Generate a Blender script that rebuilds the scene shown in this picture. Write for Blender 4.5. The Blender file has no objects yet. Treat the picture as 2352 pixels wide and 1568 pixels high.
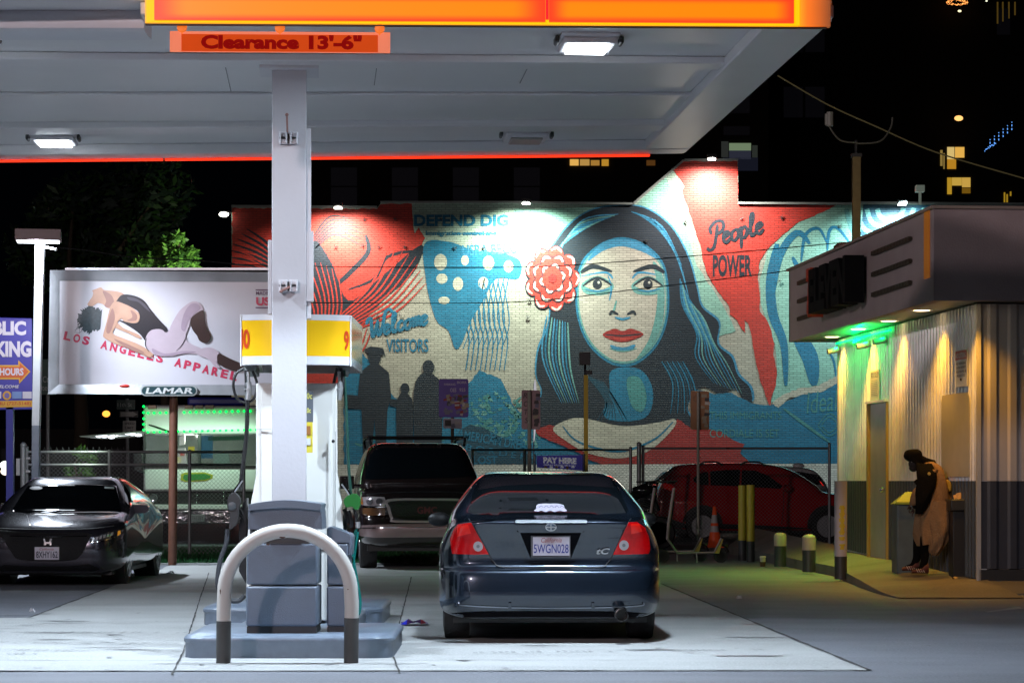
import bpy, bmesh, math, random
from mathutils import Vector, Matrix, geometry
from mathutils.bvhtree import BVHTree
random.seed(7)
sc = bpy.context.scene
COL = sc.collection
# ------------------------------------------------------------------ camera, world, exposure
F, CX, HY, H = 5553.0, 1176.0, 1103.0, 1.33        # picture measured on a 2352 px wide copy
cam_d = bpy.data.cameras.new('camera'); cam = bpy.data.objects.new('camera', cam_d); COL.objects.link(cam)
cam.location = (0, 0, H); cam.rotation_euler = (math.radians(90), 0, 0)
cam_d.sensor_width = 36; cam_d.lens = 85; cam_d.shift_y = (HY - 784) / 2352
cam_d.clip_start = 0.3; cam_d.clip_end = 2000
sc.camera = cam
sc.render.resolution_x, sc.render.resolution_y = 1024, 682
W = bpy.data.worlds.new('World'); sc.world = W; W.use_nodes = True
bg = W.node_tree.nodes['Background']; bg.inputs[0].default_value = (0.10, 0.16, 0.30, 1); bg.inputs[1].default_value = 0.0022
vs = sc.view_settings; vs.view_transform = 'Standard'; vs.look = 'None'; vs.exposure = 0.0; vs.gamma = 1
try:
    sc.cycles.use_denoising = True; sc.cycles.use_light_tree = True
    sc.cycles.max_bounces = 6; sc.cycles.sample_clamp_indirect = 4.0
    sc.cycles.caustics_reflective = False; sc.cycles.caustics_refractive = False
except Exception: pass
TH = math.atan(0.0794)                              # heading of the forecourt
RV = Vector((math.cos(TH), math.sin(TH), 0)); DV = Vector((-math.sin(TH), math.cos(TH), 0))
UP = Vector((0, 0, 1))
def P(x, y, Y): return Vector(((x - CX) / F * Y, Y, H - (y - HY) / F * Y))
def G(x, y, z=0.0):
    Y = F * (H - z) / (y - HY); return Vector(((x - CX) / F * Y, Y, z))

# ------------------------------------------------------------------ lights
def light(kind, name, loc, energy, color, aim=None, **kw):
    d = bpy.data.lights.new(name, kind); d.energy = energy; d.color = color
    for k, v in kw.items(): setattr(d, k, v)
    o = bpy.data.objects.new(name, d); COL.objects.link(o); o.location = loc
    if aim is not None:
        o.rotation_euler = (Vector(aim) - Vector(loc)).to_track_quat('-Z', 'Y').to_euler()
    return o
COOL = (0.72, 0.86, 1.0)
YM = F / 50.0                                       # distance of the painted wall
def MP(x, y, d=0.0): return P(x, y, YM) - Vector((0, d, 0))
CANOPY_LAMPS = [(Vector((0.56, 18.02, 4.50)), 1.0), (Vector((-4.03, 17.9, 4.50)), 1.0), (Vector((-4.37, 23.1, 4.50)), 0.55)]
for p, k in CANOPY_LAMPS:
    light('SPOT', 'canopy_lamp_light', p - Vector((0, 0, .03)), 900 * k, COOL, aim=p - Vector((0, 0, 4)), spot_size=math.radians(108), spot_blend=0.16, shadow_soft_size=0.16)
    light('AREA', 'canopy_glow_light', p - Vector((0, 0, .012)), 150 * k, COOL, aim=p - Vector((0, 0, 4)), shape='RECTANGLE', size=.3, size_y=.2)
# floods above the painted wall: aimed down and back at the bricks
for (x, y, e, c, ay) in ((781, 480, 4200, (1.0, .93, .80), 760), (1208, 470, 7600, (.88, 1.0, .84), 800), (1630, 369, 6400, (1.0, .93, .84), 760), (2068, 470, 7500, (.75, 1.0, 1.0), 700)):
    p = MP(x, y + 4, 1.7); a = MP(x, ay, 0)
    light('SPOT', 'wall_flood_light', p, e, c, aim=a, spot_size=math.radians(150), spot_blend=.9, shadow_soft_size=.12)
light('AREA', 'unseen_lamp_light', (-9, -6, 9), 1900, (1.0, .80, .82), aim=(4, 26, 3), shape='DISK', size=.8)  # unseen lamp added behind the camera to lift column fronts and shop fascia
light('SPOT', 'unseen_lamp_light', (-14, 16, 8.2), 3400, (1.0, .84, .86), aim=(0, 40, 1), spot_size=math.radians(120), spot_blend=.5, shadow_soft_size=.25)  # second added lamp, out of frame, placed to reach billboard, shop and far cars
SOFFIT = [(2200, 694), (2117, 717), (2041, 741), (1972, 759), (1911, 777)]

# ------------------------------------------------------------------ materials
MATS = {}
def mat(name, col, rough=.6, metal=0., var=.12, scale=6., bump=0., bscale=40., coat=0., emit=None, es=0., spec=None, detail=4):
    if name in MATS: return MATS[name]
    m = bpy.data.materials.new(name); m.use_nodes = True; nt = m.node_tree; b = nt.nodes['Principled BSDF']
    tc = nt.nodes.new('ShaderNodeTexCoord'); n = nt.nodes.new('ShaderNodeTexNoise'); n.inputs['Scale'].default_value = scale; n.inputs['Detail'].default_value = detail
    nt.links.new(tc.outputs['Object'], n.inputs['Vector'])
    mx = nt.nodes.new('ShaderNodeMix'); mx.data_type = 'RGBA'
    mx.inputs[6].default_value = (*[c * (1 - var) for c in col], 1); mx.inputs[7].default_value = (*[min(1, c * (1 + var)) for c in col], 1)
    nt.links.new(n.outputs[0], mx.inputs[0]); nt.links.new(mx.outputs[2], b.inputs['Base Color'])
    b.inputs['Roughness'].default_value = rough; b.inputs['Metallic'].default_value = metal
    if spec is not None: b.inputs['Specular IOR Level'].default_value = spec
    if coat: b.inputs['Coat Weight'].default_value = coat; b.inputs['Coat Roughness'].default_value = .04
    if bump:
        n2 = nt.nodes.new('ShaderNodeTexNoise'); n2.inputs['Scale'].default_value = bscale; n2.inputs['Detail'].default_value = 5
        nt.links.new(tc.outputs['Object'], n2.inputs['Vector'])
        bp = nt.nodes.new('ShaderNodeBump'); bp.inputs['Strength'].default_value = bump; bp.inputs['Distance'].default_value = .02
        nt.links.new(n2.outputs[0], bp.inputs['Height']); nt.links.new(bp.outputs[0], b.inputs['Normal'])
    if emit: b.inputs['Emission Color'].default_value = (*emit, 1); b.inputs['Emission Strength'].default_value = es
    MATS[name] = m; return m
def emis(name, col, s, var=.05):
    return mat(name, [c * .5 for c in col], .5, emit=col, es=s, var=var)

def ground_mat(name, c1, c2, scale, grain, bump, stains=.5, tint=None):
    m = bpy.data.materials.new(name); m.use_nodes = True; nt = m.node_tree; b = nt.nodes['Principled BSDF']; L = nt.links
    tc = nt.nodes.new('ShaderNodeTexCoord')
    def noise(s, d=5, vec=None):
        n = nt.nodes.new('ShaderNodeTexNoise'); n.inputs['Scale'].default_value = s; n.inputs['Detail'].default_value = d
        L.new(vec or tc.outputs['Object'], n.inputs['Vector']); return n.outputs[0]
    def mix(f, a, bb):
        x = nt.nodes.new('ShaderNodeMix'); x.data_type = 'RGBA'
        L.new(f, x.inputs[0])
        for i, v in ((6, a), (7, bb)):
            if isinstance(v, tuple): x.inputs[i].default_value = (*v, 1)
            else: L.new(v, x.inputs[i])
        return x.outputs[2]
    def ramp(f, lo, hi):
        r = nt.nodes.new('ShaderNodeMapRange'); r.inputs[1].default_value = lo; r.inputs[2].default_value = hi; L.new(f, r.inputs[0]); return r.outputs[0]
    mp = nt.nodes.new('ShaderNodeMapping'); mp.inputs['Scale'].default_value = (.35, 1.6, 1); L.new(tc.outputs['Object'], mp.inputs[0])
    base = mix(ramp(noise(scale), .3, .7), c1, c2)
    st = mix(ramp(noise(.9, 6, mp.outputs[0]), .45, .75), base, tuple(c * stains for c in c1))
    fine = mix(ramp(noise(grain, 2), .35, .65), st, mix(noise(grain, 2), tuple(c * .72 for c in c1), tuple(c * 1.25 for c in c2)))
    spots = mix(ramp(noise(5.5, 3), .72, .76), fine, tuple(c * .45 for c in c1))
    L.new(spots, b.inputs['Base Color']); L.new(ramp(noise(2.2), .2, .8), b.inputs['Roughness'])
    rr = nt.nodes.new('ShaderNodeMapRange'); rr.inputs[3].default_value = .45; rr.inputs[4].default_value = .85; L.new(noise(1.3), rr.inputs[0]); L.new(rr.outputs[0], b.inputs['Roughness'])
    bp = nt.nodes.new('ShaderNodeBump'); bp.inputs['Strength'].default_value = bump; bp.inputs['Distance'].default_value = .012
    L.new(noise(grain * .7, 4), bp.inputs['Height']); L.new(bp.outputs[0], b.inputs['Normal'])
    MATS[name] = m; return m
M_CONC = ground_mat('concrete', (.34, .35, .345), (.44, .45, .45), .7, 60, .25, .72)
M_ASPH = ground_mat('asphalt', (.14, .148, .172), (.20, .21, .24), .5, 45, .6, .7)
M_WALK = ground_mat('sidewalk_concrete', (.13, .12, .10), (.19, .175, .15), 1.1, 50, .3, .6)

def brick_mat(name, col, c2=None, z0=0, z1=1):
    """painted brick: one paint colour over bricks with joints in relief"""
    if name in MATS: return MATS[name]
    m = bpy.data.materials.new(name); m.use_nodes = True; nt = m.node_tree; b = nt.nodes['Principled BSDF']; L = nt.links
    ge = nt.nodes.new('ShaderNodeNewGeometry'); sp = nt.nodes.new('ShaderNodeSeparateXYZ'); cb = nt.nodes.new('ShaderNodeCombineXYZ')
    L.new(ge.outputs['Position'], sp.inputs[0]); L.new(sp.outputs[0], cb.inputs[0]); L.new(sp.outputs[2], cb.inputs[1])
    bt = nt.nodes.new('ShaderNodeTexBrick'); bt.inputs['Scale'].default_value = 1.0
    bt.inputs['Brick Width'].default_value = .34; bt.inputs['Row Height'].default_value = .105; bt.inputs['Mortar Size'].default_value = .012; bt.inputs['Mortar Smooth'].default_value = .4
    bt.inputs['Color1'].default_value = (1, 1, 1, 1); bt.inputs['Color2'].default_value = (.78, .78, .78, 1); bt.inputs['Mortar'].default_value = (.42, .42, .42, 1)
    L.new(cb.outputs[0], bt.inputs['Vector'])
    nz = nt.nodes.new('ShaderNodeTexNoise'); nz.inputs['Scale'].default_value = .8; nz.inputs['Detail'].default_value = 6; L.new(ge.outputs['Position'], nz.inputs['Vector'])
    mr = nt.nodes.new('ShaderNodeMapRange'); mr.inputs[3].default_value = .78; mr.inputs[4].default_value = 1.12; L.new(nz.outputs[0], mr.inputs[0])
    base = nt.nodes.new('ShaderNodeMix'); base.data_type = 'RGBA'; base.inputs[6].default_value = (*col, 1); base.inputs[7].default_value = (*(c2 or col), 1); base.inputs[0].default_value = 0
    if c2:
        r = nt.nodes.new('ShaderNodeMapRange'); r.inputs[1].default_value = z0; r.inputs[2].default_value = z1
        ad = nt.nodes.new('ShaderNodeMath'); ad.operation = 'MULTIPLY_ADD'; ad.inputs[1].default_value = 3.0
        L.new(nz.outputs[0], ad.inputs[0]); L.new(sp.outputs[2], ad.inputs[2]); L.new(ad.outputs[0], r.inputs[0]); L.new(r.outputs[0], base.inputs[0])
    m1 = nt.nodes.new('ShaderNodeMix'); m1.data_type = 'RGBA'; m1.blend_type = 'MULTIPLY'; m1.inputs[0].default_value = 1
    L.new(base.outputs[2], m1.inputs[6]); L.new(bt.outputs['Color'], m1.inputs[7])
    m2 = nt.nodes.new('ShaderNodeMix'); m2.data_type = 'RGBA'; m2.blend_type = 'MULTIPLY'; m2.inputs[0].default_value = 1
    L.new(m1.outputs[2], m2.inputs[6]); L.new(mr.outputs[0], m2.inputs[7]); L.new(m2.outputs[2], b.inputs['Base Color'])
    bp = nt.nodes.new('ShaderNodeBump'); bp.invert = True; bp.inputs['Strength'].default_value = .9; bp.inputs['Distance'].default_value = .03
    L.new(bt.outputs['Fac'], bp.inputs['Height']); L.new(bp.outputs[0], b.inputs['Normal']); b.inputs['Roughness'].default_value = .6
    MATS[name] = m; return m

WHITE = mat('white_enamel', (.74, .74, .78), .38, var=.05, scale=3, bump=.06, bscale=8)
CEIL = mat('ceiling_enamel', (.80, .80, .82), .30, var=.07, scale=1.2, bump=.12, bscale=2.2)
CREAM = mat('cream_enamel', (.70, .69, .66), .35, var=.05)
GREYP = mat('grey_plastic', (.13, .16, .21), .33, var=.10, bump=.15, bscale=120)
GREYI = mat('grey_island_paint', (.16, .20, .26), .34, var=.25, scale=9, bump=.3, bscale=18)
BLACK = mat('black_rubber', (.012, .012, .013), .5)
BLKM = mat('black_metal', (.02, .02, .022), .35, metal=.3)
DARKP = mat('dark_paint', (.035, .036, .038), .45, bump=.1)
YEL = mat('yellow_panel', (.80, .46, .012), .18, coat=.8, var=.03)
REDP = mat('red_paint', (.55, .03, .02), .35)
CHROME = mat('chrome', (.75, .76, .78), .10, metal=1., var=.05)
STEEL = mat('galvanised_steel', (.42, .43, .44), .42, metal=.7, var=.3, scale=20)
RUST = mat('brown_painted_steel', (.16, .065, .04), .55, var=.3, bump=.3, bscale=20)
GLASSB = mat('dark_glass', (.004, .006, .008), .04, var=.1, coat=1.)
BLUEP = mat('blue_paint', (.03, .035, .28), .45)
TREAD = mat('tyre_rubber', (.015, .015, .016), .7, bump=.4, bscale=60)
NAVY = mat('navy_car_paint', (.013, .022, .037), .24, metal=.55, coat=1., var=.06, scale=30)
GREEN = mat('green_plastic', (.004, .10, .014), .35)
TAN = mat('tan_cloth', (.26, .15, .07), .85, var=.25, scale=14, bump=.6, bscale=60)
BLKC = mat('black_cloth', (.005, .0045, .004), .95, spec=.1, bump=.5, bscale=60)
AMBER = mat('amber_lens', (.55, .16, .01), .2, coat=.8)
SILV = mat('alloy_silver', (.62, .63, .66), .25, metal=.8)

# ------------------------------------------------------------------ mesh helpers
def catmull(pts, n=8, closed=False):
    pts = [Vector(p) for p in pts]; N = len(pts); out = []
    rng = range(N if closed else N - 1)
    for i in rng:
        p0 = pts[(i - 1) % N] if closed or i > 0 else pts[i]; p1 = pts[i]; p2 = pts[(i + 1) % N]
        p3 = pts[(i + 2) % N] if closed or i + 2 < N else p2
        for k in range(n):
            t = k / n
            out.append(.5 * ((2 * p1) + (p2 - p0) * t + (2 * p0 - 5 * p1 + 4 * p2 - p3) * t * t + (3 * p1 - p0 - 3 * p2 + p3) * t ** 3))
    if not closed: out.append(pts[-1])
    return out
class MB:
    def __init__(s): s.v = []; s.f = []; s.m = []
    def add(s, vs, fs, mi=0):
        o = len(s.v); s.v += [Vector(v) for v in vs]
        for f in fs: s.f.append([i + o for i in f]); s.m.append(mi)
        return s
    def hexa(s, a, mi=0):   # 8 corners: 4 bottom ccw, 4 top ccw
        return s.add(a, [(3, 2, 1, 0), (4, 5, 6, 7), (0, 1, 5, 4), (1, 2, 6, 5), (2, 3, 7, 6), (3, 0, 4, 7)], mi)
    def box(s, c, d, mi=0, R=None):
        c = Vector(c); hx, hy, hz = d[0] / 2, d[1] / 2, d[2] / 2
        q = [Vector(p) for p in ((-hx, -hy, -hz), (hx, -hy, -hz), (hx, hy, -hz), (-hx, hy, -hz), (-hx, -hy, hz), (hx, -hy, hz), (hx, hy, hz), (-hx, hy, hz))]
        if R is not None: q = [R @ p for p in q]
        return s.hexa([c + p for p in q], mi)
    def obox(s, o, a, b, c, mi=0):  # origin corner + three edge vectors
        o, a, b, c = map(Vector, (o, a, b, c))
        return s.hexa([o, o + a, o + a + b, o + b, o + c, o + a + c, o + a + b + c, o + b + c], mi)
    def pbox(s, x0, y0, x1, y1, Y, dep, mi=0):
        a = P(x0, y1, Y); b = P(x1, y0, Y)
        return s.obox(a, (b.x - a.x, 0, 0), (0, dep, 0), (0, 0, b.z - a.z), mi)
    def prism(s, pts, ex, mi=0):    # planar 3D polygon, extruded by ex (None: flat)
        pts = [Vector(p) for p in pts]; n = len(pts)
        tri = [list(t) for t in geometry.tessellate_polygon([pts])]
        o = len(s.v)
        s.v += pts
        for t in tri: s.f.append([i + o for i in t]); s.m.append(mi)
        if ex is not None:
            ex = Vector(ex); s.v += [p + ex for p in pts]
            for t in tri: s.f.append([i + o + n for i in reversed(t)]); s.m.append(mi)
            for i in range(n):
                j = (i + 1) % n; s.f.append([o + i, o + j, o + n + j, o + n + i]); s.m.append(mi)
        return s
    def ppoly(s, pts, Y, dep=None, mi=0):
        return s.prism([P(x, y, Y) for x, y in pts], None if dep is None else (0, dep, 0), mi)
    def tube(s, path, r, seg=10, mi=0, caps=True, r1=None):
        path = [Vector(p) for p in path]; n = len(path); rings = []; up = None
        for i, p in enumerate(path):
            d = (path[min(i + 1, n - 1)] - path[max(i - 1, 0)]).normalized()
            if up is None or abs(up.dot(d)) > .98:
                up = Vector((0, 0, 1)) if abs(d.z) < .9 else Vector((0, 1, 0))
            a = d.cross(up).normalized(); b = a.cross(d).normalized(); up = b
            rr = r if r1 is None else r + (r1 - r) * i / (n - 1)
            rings.append([p + (a * math.cos(t) + b * math.sin(t)) * rr for t in [2 * math.pi * k / seg for k in range(seg)]])
        vs = [q for ring in rings for q in ring]; fs = []
        for i in range(n - 1):
            for k in range(seg):
                fs.append((i * seg + k, i * seg + (k + 1) % seg, (i + 1) * seg + (k + 1) % seg, (i + 1) * seg + k))
        if caps: fs += [tuple(range(seg)), tuple(reversed(range((n - 1) * seg, n * seg)))]
        return s.add(vs, fs, mi)
    def lathe(s, prof, o, axis=(0, 0, 1), seg=24, mi=0):
        o = Vector(o); ax = Vector(axis).normalized(); a = ax.orthogonal().normalized(); b = ax.cross(a)
        vs = []; fs = []; n = len(prof)
        for r, h in prof:
            for k in range(seg):
                t = 2 * math.pi * k / seg; vs.append(o + ax * h + (a * math.cos(t) + b * math.sin(t)) * r)
        for i in range(n - 1):
            for k in range(seg):
                fs.append((i * seg + k, i * seg + (k + 1) % seg, (i + 1) * seg + (k + 1) % seg, (i + 1) * seg + k))
        if prof[0][0] > 1e-6: fs.append(tuple(reversed(range(seg))))
        if prof[-1][0] > 1e-6: fs.append(tuple(range((n - 1) * seg, n * seg)))
        return s.add(vs, fs, mi)
    def ball(s, c, r, mi=0, seg=12, rings=8, sc3=(1, 1, 1)):
        c = Vector(c); vs = []; fs = []
        for i in range(rings + 1):
            ph = math.pi * i / rings
            for k in range(seg):
                t = 2 * math.pi * k / seg
                vs.append(c + Vector((r * math.sin(ph) * math.cos(t) * sc3[0], r * math.sin(ph) * math.sin(t) * sc3[1], r * math.cos(ph) * sc3[2])))
        for i in range(rings):
            for k in range(seg): fs.append((i * seg + k, (i + 1) * seg + k, (i + 1) * seg + (k + 1) % seg, i * seg + (k + 1) % seg))
        return s.add(vs, fs, mi)
    def text(s, body, fit, mapf, mi=0, bold=.012, shear=0, dep=None, spacing=1.0):
        """fit=(x0,y0,x1,y1): left, bottom, right, top in the 2D frame; mapf(x,y)->3D"""
        vs, fs = text2d(body, bold, shear, spacing)
        x0, x1 = min(v[0] for v in vs), max(v[0] for v in vs); y0, y1 = min(v[1] for v in vs), max(v[1] for v in vs)
        q = [mapf(fit[0] + (v[0] - x0) / (x1 - x0) * (fit[2] - fit[0]), fit[1] + (v[1] - y0) / (y1 - y0) * (fit[3] - fit[1])) for v in vs]
        s.add(q, fs, mi)
        if dep is not None:
            dep = Vector(dep); n = len(q); s.add([p + dep for p in q], fs, mi)
            cnt = {}
            for f in fs:
                for a, b in zip(f, f[1:] + f[:1]): cnt[(min(a, b), max(a, b))] = cnt.get((min(a, b), max(a, b)), 0) + 1
            ed = [e for e, c in cnt.items() if c == 1]
            s.add(q + [p + dep for p in q], [(a, b, b + n, a + n) for a, b in ed], mi)
        return s
_tx = {}
def text2d(body, bold, shear, spacing):
    key = (body, bold, shear, spacing)
    if key in _tx: return _tx[key]
    cu = bpy.data.curves.new('t', 'FONT'); cu.body = body; cu.offset = bold; cu.shear = shear; cu.resolution_u = 3; cu.space_character = spacing; cu.fill_mode = 'FRONT'
    ob = bpy.data.objects.new('t', cu)
    me = bpy.data.meshes.new_from_object(ob)
    r = ([(v.co.x, v.co.y) for v in me.vertices], [list(p.vertices) for p in me.polygons])
    bpy.data.objects.remove(ob); bpy.data.curves.remove(cu); bpy.data.meshes.remove(me)
    _tx[key] = r; return r
MX = {}
def thing(name, label, cat, loc=(0, 0, 0), rz=0., group=None):
    o = bpy.data.objects.new(name, None); COL.objects.link(o); o.empty_display_size = .2
    o.location = loc; o.rotation_euler = (0, 0, rz); o['label'] = label; o['category'] = cat
    if group: o['group'] = group
    MX[o.name] = Matrix.Translation(Vector(loc)) @ Matrix.Rotation(rz, 4, 'Z'); return o
def tag(o, label=None, cat=None, group=None, kind=None):
    if label: o['label'] = label
    if cat: o['category'] = cat
    if group: o['group'] = group
    if kind: o['kind'] = kind
    return o
def build(mb, name, mats, parent=None, local=False, smooth=True, bevel=0, angle=38, label=None, origin=None):
    """mesh object; vertices are world coordinates unless local (then in the parent's frame)"""
    if not isinstance(mats, (list, tuple)): mats = [mats]
    me = bpy.data.meshes.new(name); vs = mb.v; o = bpy.data.objects.new(name, me); COL.objects.link(o)
    if parent is not None:
        o.parent = parent; MX[o.name] = MX[parent.name].copy()
        if not local:
            inv = MX[parent.name].inverted(); vs = [inv @ v for v in vs]
    else:
        loc = Vector(origin) if origin is not None else Vector((sum(v.x for v in vs) / len(vs), sum(v.y for v in vs) / len(vs), min(v.z for v in vs)))
        vs = [v - loc for v in vs]; o.location = loc; MX[o.name] = Matrix.Translation(loc)
    me.from_pydata([tuple(v) for v in vs], [], mb.f)
    for m in mats: me.materials.append(m)
    me.polygons.foreach_set('material_index', mb.m)
    bm = bmesh.new(); bm.from_mesh(me); bmesh.ops.recalc_face_normals(bm, faces=bm.faces) if name not in ('leaves', 'foliage', 'grass') else None; bm.to_mesh(me); bm.free()
    if smooth:
        me.polygons.foreach_set('use_smooth', [True] * len(me.polygons)); me.set_sharp_from_angle(angle=math.radians(angle))
    if bevel:
        md = o.modifiers.new('bevel', 'BEVEL'); md.width = bevel; md.segments = 2; md.limit_method = 'ANGLE'
    if label: o['label'] = label
    me.update(); return o
def copy_tree(o, loc=None, rz=None, label=None):
    kids = [c for c in bpy.data.objects if c.parent == o]
    c = o.copy(); COL.objects.link(c)
    for k in kids:
        d = copy_tree(k); d.parent = c
    if loc is not None: c.location = loc
    if rz is not None: c.rotation_euler = (0, 0, rz)
    if label: c['label'] = label
    MX[c.name] = Matrix.Translation(c.location) @ Matrix.Rotation(c.rotation_euler[2], 4, 'Z')
    return c
def jag(pts, amp, step):
    out = []
    for a, b in zip(pts, pts[1:] + pts[:1]):
        a = Vector(a); b = Vector(b); n = max(1, int((b - a).length / step))
        for k in range(n):
            q = a.lerp(b, k / n); out.append((q.x + random.uniform(-amp, amp) * (k > 0), q.y + random.uniform(-amp, amp) * (k > 0)))
    return out
def ribbon(pts, w0, w1=None, n=6, taper=True):
    """2D brush stroke polygon"""
    c = catmull([(*p, 0) for p in pts], n); N = len(c); w1 = w0 if w1 is None else w1; L = []; R = []
    for i, p in enumerate(c):
        d = (c[min(i + 1, N - 1)] - c[max(i - 1, 0)]); d = Vector((d.x, d.y)).normalized(); t = i / (N - 1)
        w = w0 + (w1 - w0) * t
        if taper: w *= max(.08, math.sin(math.pi * min(1, max(0, .04 + t * .92))) ** .5)
        L.append((p.x - d.y * w / 2, p.y + d.x * w / 2)); R.append((p.x + d.y * w / 2, p.y - d.x * w / 2))
    return L + R[::-1]
def ell(cx, cy, rx, ry, n=28, a0=0): return [(cx + rx * math.cos(a0 + 2 * math.pi * k / n), cy + ry * math.sin(a0 + 2 * math.pi * k / n)) for k in range(n)]
def smoothp(pts, n=5): return [(p.x, p.y) for p in catmull([(*q, 0) for q in pts], n, True)]

# ================================================================== SETTING
S4 = .004
g = MB(); g.add([(-400, -30, 0), (400, -30, 0), (400, 600, 0), (-400, 600, 0)], [(0, 1, 2, 3)]); tag(build(g, 'ground', M_ASPH, origin=(0, 0, 0), smooth=False), kind='structure')
pad = [(-14, 16.75), (2.50, 16.9), (1.92, 30.9), (1.75, 37.9), (-5.35, 37.9), (-4.99, 29.9), (-4.67, 23.4), (-14, 22.9)]
rp = jag(pad, .025, .5); g = MB(); g.prism([(x, y, S4) for x, y in rp], None); tag(build(g, 'concrete_pavement', M_CONC, origin=(0, 0, 0), smooth=False), kind='structure')
jm = mat('joint_dirt', (.06, .06, .06), .9)
g = MB()
def joint(a, b, w=.014, z=2 * S4):
    a = Vector(a); b = Vector(b); d = (b - a).normalized(); n = Vector((-d.y, d.x, 0)) * w / 2; N = max(2, int((b - a).length / .25)); L = []; R = []
    for i in range(N + 1):
        p = a.lerp(b, i / N); o = n.normalized() * random.uniform(-.003, .003); k = random.uniform(.5, 1.3)
        L.append(p + o + n * k); R.append(p + o - n * k)
    vs = [Vector((p.x, p.y, z)) for p in L + R]; g.add(vs, [(i, i + 1, N + 2 + i, N + 1 + i) for i in range(N)])
joint(G(395, 1550), G(420, 1500)); joint(G(420, 1500), G(462, 1367)); joint(G(462, 1367), G(480, 1315)); joint(G(918, 1547), G(900, 1500)); joint(G(900, 1500), G(945, 1325))
joint((-14, 16.75, 0), (2.5, 16.9, 0), .035); joint((2.5, 16.9, 0), (1.92, 30.9, 0), .03); joint((-4.67, 23.4, 0), (-4.99, 29.9, 0), .03); joint((-14, 22.9, 0), (-4.67, 23.4, 0), .02)
joint((-14, 17.75, 0), (1.0, 17.85, 0), .012); joint((-12, 25.6, 0), (-.4, 25.8, 0), .015); joint((1.92, 30.9, 0), (4.3, 31.6, 0), .02); joint((2.2, 24.6, 0), (-1.2, 24.5, 0), .014)
tag(build(g, 'pavement_joints', jm, origin=(0, 0, 0), smooth=False), kind='structure')
g = MB()
for k in range(90):     # drips, gum and oil marks, elongated by tyres running over them
    x, y = random.uniform(-6, 2.2), 17.0 + 8.5 * random.random() ** 1.3; L = random.choice((.04, .06, .08, .15, .35, .6)); W2 = random.uniform(.015, .05)
    n = 11; pts = [(x + L * .5 * math.cos(6.283 * q / n) * random.uniform(.7, 1.2), y + W2 * math.sin(6.283 * q / n) * random.uniform(.6, 1.3)) for q in range(n)]
    g.prism([(a, b, 2 * S4 + .0004 * (k % 9)) for a, b in pts], None, k % 3)
tag(build(g, 'pavement_stains', [mat('oil_stain', (.10, .10, .11), .35, var=.5, scale=20), mat('worn_spot', (.24, .245, .25), .6, var=.4, scale=20), mat('gum_spot', (.17, .17, .18), .7, var=.4, scale=20)], origin=(0, 0, 0), smooth=False), kind='structure')
def tread_marks(name, c0, c1, w, m_):
    g = MB(); a = Vector(c0); b = Vector(c1); n = int((b - a).length / .05); d = (b - a).normalized(); nn = Vector((-d.y, d.x, 0))
    for k in range(n):
        if random.random() < .35: continue
        p = a + d * (k * .05) + nn * random.uniform(-.01, .01)
        for q in (-.4, -.15, .12, .38): 
            if random.random() < .8: g.obox(p + nn * w * q + Vector((0, 0, 2 * S4 + .0042)), d * .03, nn * w * .12, (0, 0, .0002))
    tag(build(g, name, m_, origin=(0, 0, 0), smooth=False), kind='structure')
TM = mat('tyre_mark', (.26, .265, .27), .6)
for a, b in (((-5.5, 19.9, 0), (-2.9, 19.6, 0)), ((-4.6, 18.9, 0), (-2.4, 18.75, 0)), ((-5.8, 18.3, 0), (-3.6, 18.5, 0)), ((-.3, 18.6, 0), (2.0, 18.9, 0)), ((-5.2, 21.2, 0), (-2.8, 21.0, 0))): tread_marks('pavement_tyre_marks', a, b, .16, TM)
# kerb and turf strip at the back left
g = MB(); g.obox((-12, 37.95, 0), (14, .1, 0), (0, .2, 0), (0, 0, .03)); tag(build(g, 'kerb', M_CONC, origin=(0, 0, 0), smooth=False), kind='structure')
g = MB(); g.add([(-12, 38.2, .015), (-1.2, 38.2, .015), (-1.2, 48.5, .015), (-12, 48.5, .015)], [(0, 1, 2, 3)])
tag(build(g, 'turf_base', mat('turf_earth', (.012, .05, .018), .9, bump=.5), origin=(0, 0, 0), smooth=False), kind='structure')
g = MB()
for _ in range(9000):
    x, y = random.uniform(-9.5, -1.3), random.uniform(38.25, 46); h = random.uniform(.04, .09); a = random.uniform(0, 3.14); c, s_ = math.cos(a) * .012, math.sin(a) * .012; q = random.uniform(-.02, .02)
    g.add([(x - c, y - s_, .015), (x + c, y + s_, .015), (x + q, y + q, h)], [(0, 1, 2)])
tag(build(g, 'grass', mat('grass_blades', (.02, .13, .035), .6, var=.4), origin=(0, 0, 0), smooth=False), 'short green artificial looking grass strip behind the left kerb', 'grass', kind='stuff')

# raised sidewalk beside the shop
SW = []
def wallx(Y): return 5.58 - .0794 * (Y - 28.8) - .02
def zin(Y): return .15 + .035 * max(0, min(Y, 31) - 28.8) + .018 * max(0, Y - 31)
g = MB(); rows = []
for Y in (27.2, 28.0, 28.8, 30, 31.8, 33.7, 36, 40, 44):
    xo = {27.2: 4.35, 28.0: 4.30, 28.8: 4.3, 30: 4.33, 31.8: 4.40, 33.7: 4.48, 36: 4.32, 40: 4.12, 44: 3.95}[Y]
    zo = {27.2: .012, 28.0: .03, 28.8: .055, 30: .09, 31.8: .115, 33.7: .135, 36: .14, 40: .15, 44: .15}[Y]
    zi = zin(Y) if Y >= 28.8 else (.012 if Y < 28 else .07)
    rows.append([Vector((xo, Y, -.05)), Vector((xo, Y, zo)), Vector(((xo + wallx(Y)) / 2, Y, (zo + zi) / 2)), Vector((wallx(Y) + .1, Y, zi))])
vsx = [p for r in rows for p in r]; fs = []
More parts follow.
